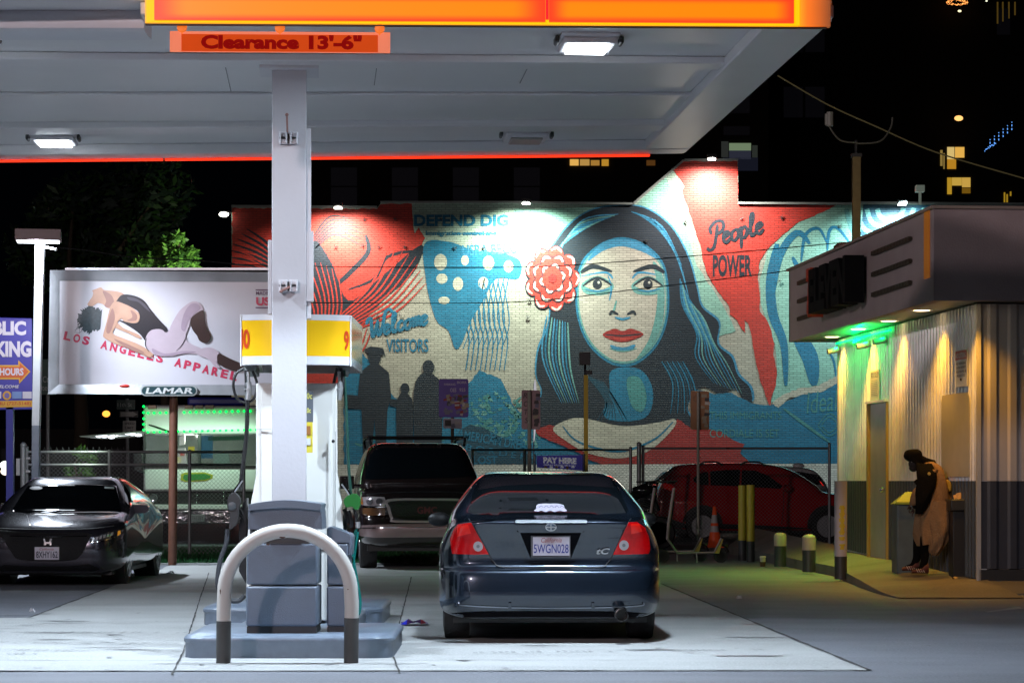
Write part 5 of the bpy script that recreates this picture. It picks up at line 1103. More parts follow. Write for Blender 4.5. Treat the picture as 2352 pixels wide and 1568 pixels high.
dtext(pf_, bv, '5WGN028', (1226, 1249, 1306, 1269.5), PLB, Yg, .042, .01); dtext(pf_, bv, 'California', (1243, 1234, 1290, 1245), PLR, Yg, .042, .0, shear=.3)
dtext(coupe, bv, 'tC', (1370, 1258, 1401, 1272), CHROME, Yg, .016, .03, 'badge_letters', .3)
# cloud shaped sticker low in the window
st = []
for cx_, cy_, r_ in ((1243, 1163, 8), (1256, 1160, 9), (1272, 1160, 9), (1286, 1164, 8)): st.append((cx_, cy_, r_))
sk = cd('window_sticker', smoothp([(1226, 1172), (1231, 1168), (1233, 1159), (1245, 1156), (1264, 1155.5), (1284, 1156), (1295, 1160), (1297, 1167), (1303, 1172), (1295, 1174), (1285, 1172), (1274, 1175), (1264, 1172), (1253, 1175), (1243, 1172), (1235, 1174)], 4), mat('sticker_lilac', (.42, .40, .50), .5, var=.45, scale=50), .014, 3)
for k in range(5): decal(sk, bv, 'sticker_curl', ribbon([(1238 + k * 12, 1165), (1243 + k * 12, 1161), (1248 + k * 12, 1165)], 1.6, 1.6, 4, False), mat('sticker_ink', (.12, .11, .16), .5), Yg, .017, 3)
for pts in ([(1052, 1384), (1058, 1389), (1150, 1394), (1264, 1396), (1400, 1394), (1472, 1390), (1478, 1383)], ): cd('bumper_crease', ribbon(pts, 2.6, 2.6, 5, False), mat('crease_silver', (.2, .23, .27), .2, metal=.5, coat=1), .012, 6)
cd('lower_valance', [(1020, 1409), (1100, 1405), (1264, 1404), (1420, 1405), (1508, 1410), (1506, 1424), (1022, 1424)], mat('valance_black', (.003, .003, .004), .8, spec=.05), .01, 8)
for x in (1171, 1362): cd('valance_fin', [(x - 3, 1384), (x + 3, 1384), (x + 4, 1396), (x - 4, 1396)], NAVY, .02, 4)
# exhaust, tyres, mirrors, antenna
g = MB(); p = P(1428, 1412, 19.5); g.lathe([(.035, .3), (.052, .3), (.055, 0), (.047, -.002), (.045, .12), (0, .12)], p, (0, 1, 0), 24); build(g, 'exhaust_tip', mat('exhaust_dark', (.05, .05, .05), .3, metal=.8), coupe)
g = MB(); M_ = MX[coupe.name]; g.v = []; g.obox(M_ @ Vector((-.80, .35, .16)), M_.to_3x3() @ Vector((1.60, 0, 0)), M_.to_3x3() @ Vector((0, 3.7, 0)), (0, 0, .14)); build(g, 'underbody', BLACK, coupe, smooth=False)
for sx, xl in ((-1, -.885), (1, .885)):
    for y in (.82, 3.52):
        c = M_ @ Vector((xl, y, .315)); wheel(coupe, c, .315, .22, M_.to_3x3() @ Vector((sx, 0, 0)), .2, 5, SILV)
    g = MB(); g.ball(M_ @ Vector((sx * .96, 2.9, .97)), .09, sc3=(1.2, .7, .75)); g.tube([M_ @ Vector((sx * .80, 2.9, .95)), M_ @ Vector((sx * .94, 2.9, .97))], .03, 6); build(g, 'side_mirror', BLACK, coupe)

# ---- dark sedan at the left, seen from the front
sd_rz = math.pi + .006; Ys = 30.2
sed = thing('sedan', 'dark grey sedan facing the camera at the left with its bright reflecting bonnet', 'car', (-5.86, Ys + 4.62, 0), sd_rz)
prof = [(0, .35), (.02, .6), (.08, .85), (.15, .98), (.5, 1.02), (1.0, 1.22), (1.6, 1.35), (2.2, 1.385), (2.7, 1.35), (3.15, 1.15), (3.5, .97), (3.6, .935), (4.0, .87), (4.4, .77), (4.58, .68), (4.63, .55), (4.63, .38), (4.58, .22), (4.3, .16), (3, .17), (1.5, .17), (.3, .2)]
def Ws(y, z):
    w = .91 - .03 * sm(.35, .17, z) - .06 * sm(.75, 1.0, z) - .22 * sm(.95, 1.40, z)
    return w * (1 - .10 * sm(3.9, 4.7, y) - .08 * sm(.6, -.1, y))
GRYC = mat('graphite_paint', (.055, .055, .072), .20, metal=.6, coat=1., var=.05)
body, bv = car_body('sedan', prof, Ws, sed, GRYC, n=10., C=.55); Yg = 31.
def sdz(name, poly, m_, off=.008, step=5, parent=None, label=None): return decal(parent or sed, bv, name, poly, m_, Yg, off, step, label)
sdz('windscreen', [(64, 1115), (110, 1112.5), (190, 1111.5), (267, 1115), (272, 1140), (279, 1176), (200, 1178.5), (110, 1179), (60, 1178), (26, 1174), (45, 1143)], GLASSB, .01, 8)
sdz('windscreen_sticker', ell(83, 1120, 15, 4, 14), mat('sticker_pale', (.6, .65, .65), .5), .018, 4); sdz('toll_tag', [(240, 1117), (262, 1118), (262, 1122), (240, 1121)], mat('tag_pale', (.35, .45, .42), .5), .018, 4)
sdz('grille', [(-14, 1216), (70, 1222), (190, 1222), (212, 1226), (202, 1243), (188, 1272), (175, 1284), (150, 1288), (60, 1288), (36, 1282), (22, 1262), (8, 1238)], mat('grille_black', (.006, .006, .007), .3, bump=1, bscale=80), .010, 6)
hl = sdz('headlight', [(205, 1238), (232, 1227), (262, 1216), (278, 1214), (279, 1222), (272, 1232), (250, 1238), (215, 1247), (207, 1246)], mat('headlight_glass', (.05, .05, .055), .05, coat=1), .014, 4)
for k in range(6): decal(hl, bv, 'led_element', [(211 + k * 8.5, 1243 - k * 2.6), (216 + k * 8.5, 1241.5 - k * 2.6), (218 + k * 8.5, 1234 - k * 2.6), (212 + k * 8.5, 1236 - k * 2.6)], mat('led_clear', (.5, .5, .52), .2, metal=.2), Yg, .02, 4)
decal(hl, bv, 'turn_signal', [(271, 1219), (276, 1217), (277, 1225), (270, 1230)], mat('signal_amber', (.7, .3, .02), .2, emit=(1, .4, .03), es=.35), Yg, .02, 4)
decal(hl, bv, 'chrome_edge', ribbon([(208, 1246), (240, 1240), (264, 1233)], 1.6, 1.6, 5, False), CHROME, Yg, .02, 4)
hl = sdz('headlight', [(2, 1238), (-20, 1220), (-60, 1210), (-62, 1220), (-30, 1240), (0, 1247), (20, 1242)], MATS['headlight_glass'], .014, 5)
sdz('chrome_bar', ribbon([(24, 1230), (80, 1231.5), (130, 1232), (200, 1230)], 2.2, 2.2, 6, False), CHROME, .016, 6)
H1 = sdz('emblem', [(99, 1236), (103, 1236), (105, 1244), (113, 1244), (115, 1236), (119.5, 1236), (117.5, 1243), (118, 1251), (113, 1251), (112, 1247.5), (106, 1247.5), (105, 1251), (100.5, 1251), (101, 1243)], CHROME, .022, 3)
npl = sdz('number_plate', [(79.6, 1255.5), (135.5, 1255.5), (135.5, 1284.5), (79.6, 1284.5)], PLW, .03, 6)
dtext(npl, bv, '8XHY162', (83, 1265, 132.5, 1280.5), PLD, Yg, .034, .015); dtext(npl, bv, 'California', (91, 1257.5, 123, 1263), PLR, Yg, .034, 0, shear=.3)
sdz('lower_intake', [(10, 1296), (70, 1300), (160, 1300), (205, 1294), (230, 1306), (200, 1318), (20, 1318), (-10, 1306)], mat('intake_black', (.007, .007, .008), .5), .010, 6)
sdz('bonnet_seam', ribbon([(-8, 1212), (60, 1214), (150, 1214.5), (210, 1213), (262, 1207)], 1.8, 1.8, 6, False), BLACK, .008, 5)
for pts in ([(62, 1182), (66, 1196), (72, 1212)], [(188, 1182), (172, 1197), (158, 1212)]): sdz('bonnet_crease', ribbon(pts, 1.6, 1.6, 6, False), mat('crease_dark', (.01, .01, .014), .15, coat=1), .006, 5)
sdz('side_window', [(285, 1113), (292, 1112), (306, 1122), (326, 1142), (333, 1153), (300, 1162), (290, 1160), (286, 1140)], GLASSB, .012, 4)
M_ = MX[sed.name]; R3 = M_.to_3x3()
for sx in (-1, 1):
    for y in (.95, 3.62):
        wheel(sed, M_ @ Vector((sx * .90, y, .325)), .325, .22, R3 @ Vector((sx, 0, 0)), .235, 5, SILV)
g = MB(); g.obox(M_ @ Vector((-.78, .2, .14)), R3 @ Vector((1.56, 0, 0)), R3 @ Vector((0, 4.1, 0)), (0, 0, .2)); build(g, 'underbody', BLACK, sed, smooth=False)
for sx in (-1, 1):
    for y in (.95, 3.62):   # wheel arch gaps
        g = MB(); c = M_ @ Vector((sx * .885, y, .36)); g.lathe([(0, .0), (.37, .0), (.37, -.3)], c, R3 @ Vector((sx, 0, 0)), 28); build(g, 'wheel_arch', BLACK, sed)
for sx, pts in ((-1, [(297, 1162), (304, 1158.5), (334, 1159), (340, 1163), (341, 1172), (330, 1178), (303, 1177), (298, 1171)]), (1, [(-40, 1160), (10, 1156), (16, 1160), (14, 1168), (-10, 1176), (-40, 1174)])):
    Ym = 31.9; g = MB(); g.ppoly(smoothp(pts, 3), Ym, .12); mm = build(g, 'side_mirror', GRYC, sed, bevel=.02)
    g = MB(); a = pts[0]; b = (285, 1172) if sx < 0 else (20, 1172); g.tube([P((a[0] + pts[-1][0]) / 2 + (3 if sx < 0 else 40), 1172, Ym + .06), P(b[0], b[1], Ym + .06)], .03, 6); build(g, 'mirror_arm', BLACK, mm)
for k, (x0, x1, yy) in enumerate(((283, 352, 1187),)): sdz('door_handle', ribbon([(318, 1190), (326, 1188)], 2.5, 2.5, 3, False), CHROME, .02, 3)

# ---- dark SUV behind the pump
Yv = 35.9; suv = thing('large_suv', 'large dark brown SUV with a roof rack facing the camera between pump and coupe', 'car', (P(978, 0, Yv).x - .48, Yv + 5.0, 0), math.pi + .095)
prof = [(0, .5), (.02, .9), (.12, 1.5), (.35, 1.84), (1.0, 1.92), (2.4, 1.93), (3.0, 1.88), (3.35, 1.70), (3.95, 1.34), (4.05, 1.26), (4.6, 1.21), (4.93, 1.10), (5.0, 1.0), (5.0, .82), (5.06, .74), (5.1, .62), (5.08, .48), (4.95, .36), (4.3, .32), (3, .32), (1.5, .32), (.3, .34)]
def Wv(y, z): return (.985 - .03 * sm(.5, .3, z) - .04 * sm(.9, 1.25, z) - .16 * sm(1.2, 1.95, z)) * (1 - .05 * sm(4.5, 5.2, y))
BRN = mat('brown_car_paint', (.030, .020, .020), .2, metal=.4, coat=1., var=.05)
body, bv = car_body('suv', prof, Wv, suv, BRN, n=9., C=.9); Yg = 37
def vd(name, poly, m_, off=.01, step=6, parent=None, label=None): return decal(parent or suv, bv, name, poly, m_, Yg, off, step, label)
vd('windscreen', [(828, 1019), (880, 1016), (940, 1015), (1000, 1016), (1056, 1019), (1075, 1052), (1096, 1092), (1040, 1096), (950, 1098), (860, 1100), (808, 1100), (815, 1065)], GLASSB, .012, 9)
hlm = mat('headlight_neon_tint', (.5, .42, .43), .2, coat=1., metal=.1, var=.4, scale=25)  # red glow of the canopy neon tinted into the lens colour
a_ = vd('headlight', [(825, 1141), (850, 1139.5), (883, 1141), (886, 1150), (884, 1162), (840, 1161), (828, 1158)], hlm, .02, 5)
for x in (849, 871): decal(a_, bv, 'bulb_ring', ell(x, 1151, 8, 8, 14), mat('bulb_ring', (.4, .36, .38), .1, metal=.7), Yg, .028, 4)
decal(a_, bv, 'corner_lamp', [(824, 1141), (832, 1141), (834, 1158), (828, 1157)], AMBER, Yg, .028, 4)
vd('indicator', [(830, 1166), (883, 1166), (885, 1173), (884, 1183), (838, 1183), (831, 1178)], mat('indicator_brown', (.20, .09, .04), .15, coat=1), .02, 5)
a_ = vd('headlight', [(1072, 1141), (1130, 1140), (1132, 1158), (1075, 1162)], hlm, .02, 6)
vd('headlight_trim', ribbon([(826, 1164), (884, 1164)], 2, 2, 4, False), CHROME, .024, 5)
gr = vd('grille', smoothp([(890, 1146), (980, 1144), (1066, 1146), (1072, 1160), (1064, 1190), (1050, 1199), (910, 1199), (897, 1190), (889, 1165)], 4), mat('grille_chrome', (.55, .45, .45), .35), .022, 6)
decal(gr, bv, 'grille_mesh', smoothp([(897, 1151), (980, 1149), (1060, 1151), (1065, 1162), (1058, 1188), (1046, 1194), (913, 1194), (903, 1188), (896, 1165)], 4), mat('mesh_black', (.012, .011, .011), .4, bump=1, bscale=60), Yg, .03, 6)
dtext(gr, bv, 'GMC', (958, 1163, 1004, 1179), mat('emblem_dull_red', (.18, .05, .05), .3, metal=.5), Yg, .036, .03)
vd('bumper', [(822, 1206), (900, 1203), (980, 1202), (1060, 1203), (1138, 1206), (1140, 1226), (1100, 1232), (860, 1234), (824, 1230)], mat('bumper_neon_tint', (.30, .21, .21), .3, metal=.2, coat=1), .03, 7)  # reddish neon reflection put into the bumper colour
vd('bumper_line', ribbon([(826, 1212), (980, 1210), (1134, 1212)], 1.8, 1.8, 6, False), CHROME, .04, 7)
vd('bonnet_line', ribbon([(824, 1136), (900, 1131), (980, 1129), (1060, 1131), (1134, 1136)], 2, 2, 6, False), BLACK, .012, 7)
vd('fog_lamp', [(838, 1252), (848, 1252), (848, 1260), (838, 1260)], CLR, .04, 4)
M_ = MX[suv.name]; R3 = M_.to_3x3()
for sx in (-1, 1):
    for y in (.95, 4.05): wheel(suv, M_ @ Vector((sx * .95, y, .385)), .385, .26, R3 @ Vector((sx, 0, 0)), .25, 6, SILV)
    g = MB(); g.tube(catmull([M_ @ Vector((sx * .74, .5, 1.86)), M_ @ Vector((sx * .76, .7, 2.0)), M_ @ Vector((sx * .76, 2.6, 2.0)), M_ @ Vector((sx * .73, 2.9, 1.88))], 6), .022, 8); build(g, 'roof_rail', BLKM, suv)
    g = MB(); g.box(M_ @ Vector((sx * 1.13, 3.75, 1.30)), (.22, .1, .2), 0, R3); g.tube([M_ @ Vector((sx * .9, 3.75, 1.25)), M_ @ Vector((sx * 1.05, 3.75, 1.25))], .03, 6); build(g, 'side_mirror', BRN, suv, bevel=.03)
g = MB()
for y in (.9, 2.5): g.tube([M_ @ Vector((-.76, y, 2.02)), M_ @ Vector((.76, y, 2.02))], .016, 6)
build(g, 'cross_bar', BLKM, suv)
g = MB()
for k in range(5): g.box(M_ @ Vector((-.66 + k * .33, 3.02, 1.9)), (.05, .06, .02), 0, R3)
build(g, 'roof_marker', mat('marker_dark', (.05, .04, .04), .3), suv)
g = MB(); g.obox(M_ @ Vector((-.85, .2, .28)), R3 @ Vector((1.7, 0, 0)), R3 @ Vector((0, 4.6, 0)), (0, 0, .25)); build(g, 'underbody', BLACK, suv, smooth=False)

# ---- red SUV side on, behind the fence
sR = 107.3; YR = F / sR; rav = thing('compact_suv', 'dark red SUV seen side on behind the chain-link fence', 'car', (((1512 - CX) / sR), YR + .93, 0), -math.pi / 2)
prof = [(0, .5), (-.01, .8), (.02, 1.08), (.12, 1.32), (.26, 1.56), (.5, 1.67), (1.3, 1.71), (2.3, 1.69), (2.9, 1.55), (3.4, 1.24), (3.6, 1.08), (4.2, 1.0), (4.55, .88), (4.6, .6), (4.55, .35), (4.2, .24), (3, .22), (1.5, .22), (.3, .28)]
def Wr(y, z): return (.93 - .02 * sm(.45, .22, z) - .05 * sm(.85, 1.1, z) - .16 * sm(1.05, 1.7, z)) * (1 - .06 * sm(4.1, 4.7, y) - .05 * sm(.5, -.05, y))
REDC = mat('dark_red_car_paint', (.62, .014, .022), .2, metal=.15, coat=1., var=.06)
body, bv = car_body('rav', prof, Wr, rav, REDC, n=9., C=.75); Yg = YR
def rd(name, poly, m_, off=.012, step=6, parent=None): return decal(parent or rav, bv, name, poly, m_, Yg, off, step)
rd('rear_quarter_window', [(1592, 1098), (1602, 1088), (1626, 1082), (1628, 1114), (1606, 1112), (1594, 1106)], GLASSB); rd('rear_window', [(1631, 1081.5), (1668, 1078.5), (1700, 1078), (1698, 1116), (1632, 1114)], GLASSB)
rd('front_window', [(1704, 1078.5), (1735, 1080), (1765, 1092), (1800, 1117), (1792, 1122), (1702, 1117)], GLASSB)
CLAD = mat('cladding_grey', (.03, .03, .032), .6)
for wx in (1613.5, 1901):
    arch = [(wx + 47 * math.cos(t), 1207 - 48 * math.sin(t)) for t in [math.pi * (k / 16 * 1.06 - .03) for k in range(17)]]
    rd('wheel_arch', arch + [(wx - 40, 1212), (wx + 40, 1212)], CLAD, .014, 7)
    rd('wheel_well', [(wx + 40 * math.cos(t), 1210 - 41 * math.sin(t)) for t in [math.pi * k / 16 for k in range(17)]] + [(wx - 38, 1222), (wx + 38, 1222)], BLACK, .022, 7)
    wheel(rav, Vector(((wx - CX) / sR, YR - .045, .352)), .352, .22, (0, -1, 0), .235, 5, mat('wheel_bright', (.62, .62, .64), .3, metal=.25))
rd('sill_cladding', [(1655, 1202), (1760, 1206), (1862, 1212), (1860, 1226), (1760, 1224), (1655, 1220)], CLAD, .016, 7); rd('rear_bumper', [(1520, 1185), (1570, 1200), (1566, 1214), (1524, 1206)], CLAD, .016, 6)
rd('tail_light', [(1521, 1108), (1540, 1112), (1556, 1124), (1548, 1128), (1524, 1120)], mat('tail_dark_red', (.35, .01, .01), .1, coat=1, emit=(1, .01, .01), es=.05), .016, 5)
for x in (1701, 1798): rd('door_seam', ribbon([(x, 1120), (x + 2, 1160), (x - 3, 1204)], 1.3, 1.3, 4, False), BLACK, .012, 6)
for x in (1638, 1716): rd('door_handle', ribbon([(x, 1131), (x + 15, 1130)], 2.6, 2.6, 3, False), REDC, .03, 4)
g = MB()
for yy in (.18, 1.6):
    pass
for x0, x1 in ((1606, 1660), (1700, 1756)):
    g = MB(); g.tube(catmull([P(x0, 1068, YR + .25), P(x0 + 12, 1061, YR + .25), P(x1 - 14, 1061, YR + .25), P(x1, 1069, YR + .25)], 6), .022, 6); build(g, 'roof_rail', BLKM, rav)
g = MB(); g.prism([P(x, y, YR + .3) for x, y in ((1508, 1102), (1528, 1084), (1540, 1077), (1548, 1078), (1530, 1094), (1516, 1103))], (0, 1.2, 0)); build(g, 'rear_spoiler', mat('spoiler_dark', (.05, .05, .055), .25, coat=1), rav, bevel=.01)
g = MB(); g.ball(P(1806, 1121, YR - .1), .1, sc3=(1.1, .8, .8)); build(g, 'side_mirror', REDC, rav)
g = MB(); g.obox((3.3, YR + .1, .2), (4.3, 0, 0), (0, 1.6, 0), (0, 0, .2)); build(g, 'underbody', BLACK, rav, smooth=False)

# ---- white-roofed car and black car further back
sW = 99.; YW = F / sW; wc = thing('hatchback', 'white roofed car parked behind the red SUV with its tail light showing', 'car', ((1912 - CX) / sW, YW + .9, 0), math.pi / 2)
prof = [(0, .5), (.0, .9), (.1, 1.25), (.35, 1.55), (.7, 1.64), (1.6, 1.68), (2.4, 1.62), (3.0, 1.40), (3.3, 1.15), (4.1, 1.0), (4.3, .7), (4.25, .3), (3, .25), (1.5, .25), (.3, .3)]
body, bv = car_body('hatch', prof, Wr, wc, mat('pearl_white_paint', (.62, .63, .64), .25, coat=1), n=9., C=.75)
decal(wc, bv, 'side_window', [(1735, 1082), (1780, 1080), (1840, 1083), (1888, 1092), (1900, 1112), (1740, 1114)], GLASSB, YW, .02, 7)
decal(wc, bv, 'tail_light', [(1893, 1092), (1899, 1098), (1905, 1106), (1902, 1108), (1896, 1101)], emis('tail_glow', (1, .03, .02), .8), YW, .025, 4)
g = MB(); g.ball(P(1834, 1069.5, YW + .9), .09, sc3=(1.6, 1, .8)); build(g, 'roof_antenna', MATS['pearl_white_paint'], wc)
for y in (.8, 3.4):
    M_ = MX[wc.name]; wheel(wc, M_ @ Vector((-.9, y, .34)), .34, .2, (0, -1, 0), .23, 5, SILV)
sB = 100.; YB = F / sB; bc = thing('black_sedan', 'black sedan behind the fence post, mostly hidden by the coupe', 'car', ((1372 - CX) / sB, YB + .9, 0), -math.pi / 2)
prof = [(0, .5), (.02, .85), (.3, 1.0), (.8, 1.12), (1.2, 1.30), (1.9, 1.42), (2.5, 1.40), (3.1, 1.15), (3.5, 1.0), (4.4, .85), (4.55, .5), (4.4, .22), (2.5, .2), (.3, .25)]
body, bv = car_body('bsedan', prof, Ws, bc, mat('black_car_paint', (.008, .009, .010), .15, coat=1), n=8., C=.6)
decal(bc, bv, 'side_window', [(1462, 1104), (1500, 1096), (1560, 1094), (1610, 1112), (1470, 1114)], GLASSB, YB, .02, 8)
M_ = MX[bc.name]
for y in (.85, 3.6): wheel(bc, M_ @ Vector((.9, y, .33)), .33, .2, (0, -1, 0), .23, 5, SILV)

# ================================================================== LEFT SIDE: LAMP POST, BILLBOARD, SIGNS
Yl = 36.4; s_ = F / Yl
lp = thing('lamp_post', 'tall square white lamp post with a box lamp, left of the billboard', 'lamp post', P(85, 0, Yl).xyz.__class__((P(85, 0, Yl).x, Yl, 0)), 0)
def tap(g, x0t, x1t, yt, x0b, x1b, yb, Y, dep, mi=0):
    a, b, c, d = P(x0b, yb, Y), P(x1b, yb, Y), P(x1t, yt, Y), P(x0t, yt, Y); dv = Vector((0, dep, 0)); g.hexa([a, b, b + dv, a + dv, d, c, c + dv, d + dv], mi)
g = MB(); tap(g, 80.5, 100, 564, 73, 90, 977, Yl, .13, 0); build(g, 'upper_pole', mat('pole_white', (.72, .74, .76), .5, bump=.1), lp, smooth=False, bevel=.006)
g = MB(); tap(g, 73, 90, 977, 70.5, 87, 1288, Yl, .13, 0); build(g, 'lower_pole', mat('pole_bluegrey', (.22, .25, .30), .5, var=.35, scale=5, bump=.2), lp, smooth=False, bevel=.006)
g = MB(); g.pbox(82, 554, 101, 565, Yl, .13); build(g, 'neck', mat('neck_grey', (.25, .27, .3), .5), lp, smooth=False)
Rh = Matrix.Rotation(TH * 2, 3, 'Z'); ph = P(88, 541, Yl + .1)
g = MB(); g.box(ph, (.68, .36, .17), 0, Rh); lh = build(g, 'lamp_head', mat('lamp_head_brown', (.20, .15, .155), .55), lp, bevel=.01)
g = MB(); g.box(ph - UP * .095, (.62, .3, .02), 0, Rh); build(g, 'lamp_lens', emis('post_lens', (.85, .92, 1), 7.), lh, smooth=False)
light('SPOT', 'post_lamp_light', ph - UP * .13 - Vector((0, .26, 0)), 1150, (.78, .88, 1.0), aim=ph - UP * 5 - Vector((0, -1.2, 0)), spot_size=math.radians(160), spot_blend=.6, shadow_soft_size=.08)
light('SPOT', 'post_lamp_light', ph - UP * .13 - Vector((0, .2, 0)), 900, (.78, .88, 1.0), aim=ph - UP * 5 - Vector((-.6, .2, 0)), spot_size=math.radians(84), spot_blend=.3, shadow_soft_size=.08)
g = MB(); g.tube([P(101, 567, Yl), P(130, 573, Yl - .2)], .02, 8); build(g, 'cable_bracket', STEEL, lp)

Yb_ = 37.9; bb = thing('billboard', 'metal framed billboard showing a reclining woman above red lettering, on a brown pole', 'billboard', (P(398, 0, Yb_).x, Yb_, 0))
def B(x, y, d=0): return P(x, y, Yb_ - d)
g = MB(); g.tube([P(396, 1298.5, Yb_ + .12), P(399, 900, Yb_ + .12)], 10 / (F / Yb_), 24); build(g, 'pole', RUST, bb)
g = MB(); g.pbox(116, 622, 684, 903, Yb_ + .02, .10); build(g, 'backing', DARKP, bb, smooth=False)
FR = mat('frame_brushed_metal', (.62, .64, .68), .25, metal=.6, var=.3, scale=3, bump=.35, bscale=4)
def fr(a, b, c, d):   # mitred, bevelled frame member: outer a-b, inner c-d
    g.hexa([B(*a, .0), B(*b, .0), B(*c, .0), B(*d, .0), B(*a, .10), B(*b, .10), B(*c, .05), B(*d, .05)])
for a, b, c, d in (((115, 620), (684, 626), (660, 648), (137, 645)), ((684, 626), (684, 908), (660, 884), (660, 648)), ((684, 908), (110, 904), (136, 882), (660, 884)), ((110, 904), (115, 620), (137, 645), (136, 882))):
    g = MB(); fr(a, b, c, d); build(g, 'frame', FR, bb, smooth=False)
g = MB(); g.pbox(150, 615, 680, 620, Yb_ - .12, .3); build(g, 'top_shelf', mat('shelf_grey', (.3, .32, .35), .3, metal=.6), bb, smooth=False)
g = MB(); g.prism([B(137, 645, .04), B(660, 648, .04), B(660, 884, .04), B(136, 882, .04)], None); post = build(g, 'poster', mat('poster_paper', (.62, .60, .66), .38, var=.03, coat=.3), bb, smooth=False)
SK = mat('poster_skin', (.52, .30, .21), .4, var=.25, scale=5); SKP = mat('poster_skin_pale', (.50, .40, .46), .4, var=.12, scale=6); HR = mat('poster_hair', (.03, .05, .06), .4, var=.8, scale=25); BS = mat('poster_black', (.012, .010, .016), .4); SH = mat('poster_shadow_lilac', (.45, .42, .5), .4); SO = mat('poster_sock', (.035, .014, .012), .4)
lay = [0]
def bp(name, pts, m_, sm_=True, n=4):
    lay[0] += 1; g = MB(); pp = smoothp(pts, n) if sm_ else pts; g.prism([B(x, y, .044 + .0008 * lay[0]) for x, y in pp], None); return build(g, name, m_, post, smooth=False)
random.seed(3)
hp_ = [(205, 700), (222, 695), (250, 700), (262, 708), (252, 740), (240, 762), (214, 772), (192, 766)] 
hp2 = []
for k in range(64):
    a = math.radians(-60 - 250 * k / 63); r_ = (33 if k % 2 else 36) * random.uniform(.88, 1.12) * (1.0 if 10 < k < 52 else .8); hp2.append((216 + r_ * 1.05 * math.cos(a), 734 - r_ * .95 * math.sin(a) * -1 if False else 734 + r_ * .95 * math.sin(-a)))
bp('poster_hair', hp2, HR, False)
for k in range(16): bp('hair_wisp', ribbon([(196 + random.uniform(-2, 22), 735 + random.uniform(-28, 25)), (184 + random.uniform(-8, 6), 748 + random.uniform(-12, 12)), (176 + random.uniform(-6, 8), 750 + random.uniform(-8, 18))], 1.6, .6, 4), HR, False) if k < 9 else None
bp('figure_arm', [(266, 738), (282, 752), (300, 760), (318, 768), (325, 776), (316, 776), (296, 766), (274, 757), (262, 750)], SK)
bp('figure_head', [(201, 700), (206, 690), (212, 681), (214, 672), (212, 667), (222, 663), (232, 660), (240, 666), (262, 668), (280, 672), (285, 680), (272, 690), (262, 700), (255, 708), (244, 706), (238, 700), (232, 697), (224, 696), (212, 703)], SK)
bp('face_shadow', [(236, 668), (244, 690), (240, 702), (250, 706), (262, 696), (256, 678)], mat('poster_skin_shade', (.33, .17, .14), .4, var=.1))
bp('figure_bodysuit', [(262, 700), (276, 680), (290, 676), (312, 680), (330, 690), (345, 710), (366, 735), (384, 755), (378, 762), (352, 760), (340, 770), (334, 782), (322, 768), (304, 754), (284, 742), (272, 735), (290, 738), (312, 742), (321, 735), (319, 718), (303, 706), (284, 698), (268, 692)], BS)
bp('figure_arm', [(266, 692), (286, 698), (306, 708), (320, 722), (318, 738), (306, 742), (286, 738), (276, 732), (264, 752), (260, 766), (282, 776), (318, 790), (344, 806), (352, 815), (340, 820), (326, 814), (300, 802), (262, 788), (240, 776), (237, 768), (244, 742), (250, 716), (256, 700)], SK)
bp('figure_thigh', [(334, 790), (336, 772), (348, 758), (370, 756), (384, 764), (396, 740), (412, 714), (432, 697), (446, 692), (458, 696), (466, 710), (456, 722), (440, 730), (434, 750), (426, 775), (440, 790), (462, 800), (455, 812), (420, 812), (395, 818), (360, 816), (344, 806)], SKP)
SHD = mat('poster_skin_shade', (.33, .17, .14), .4, var=.1); LSH = mat('poster_leg_shade', (.36, .27, .34), .4, var=.2)
bp('arm_shadow', [(258, 708), (264, 730), (256, 756), (250, 766), (244, 760), (248, 735)], SHD); bp('torso_shadow', [(300, 712), (314, 722), (312, 736), (292, 736), (304, 728)], SHD); bp('arm_shadow', [(262, 778), (300, 793), (330, 808), (322, 812), (286, 796)], SHD)
bp('leg_shadow', [(436, 700), (452, 697), (460, 708), (446, 722), (432, 738), (424, 760), (416, 752), (422, 722)], LSH); bp('leg_shadow', [(350, 800), (380, 812), (420, 806), (450, 808), (420, 812), (380, 818), (356, 814)], LSH)
bp('suit_sheen', [(292, 682), (312, 685), (332, 698), (346, 716), (336, 710), (318, 694), (298, 689)], mat('suit_sheen', (.06, .055, .075), .4, var=.1)); bp('hand_shadow', ribbon([(330, 812), (342, 820), (352, 818)], 2.5, 1.5, 4), SHD, False)
bp('leg_crease', ribbon([(428, 772), (418, 792), (404, 806)], 1.8, 1.2, 4), BS, False); bp('suit_edge', ribbon([(336, 775), (334, 792), (342, 808)], 2.2, 1.4, 4), BS, False)
bp('figure_sock', [(440, 729), (466, 712), (470, 735), (474, 752), (484, 772), (480, 784), (470, 788), (458, 782), (452, 770), (444, 760), (438, 745)], SO)
bp('figure_shoe', [(452, 812), (458, 802), (476, 798), (490, 800), (502, 808), (504, 820), (498, 832), (506, 844), (494, 842), (480, 826), (462, 818)], SKP)
bp('figure_sock', [(502, 812), (530, 824), (556, 836), (562, 848), (540, 852), (512, 842), (500, 832)], SO)
RED2 = mat('poster_red', (.55, .03, .09), .4)
for k, ch in enumerate('LOS ANGELES APPAREL'):
    if ch == ' ': continue
    x = 240 + 21.2 * (k - 4); y = 792 + (x - 240) * .24; ca, sa = math.cos(.235), math.sin(.235)
    g = MB(); w2, h2 = 9.0, 10.0
    def f(u, v, x=x, y=y): du, dv = (u - .5) * 2 * w2, (.5 - v) * 2 * h2; return B(x + du * ca - dv * sa, y + du * sa + dv * ca, .0443)
    g.text(ch, (0.05, 0, .95, 1), f, bold=.045); build(g, 'poster_letter', RED2, post, smooth=False)
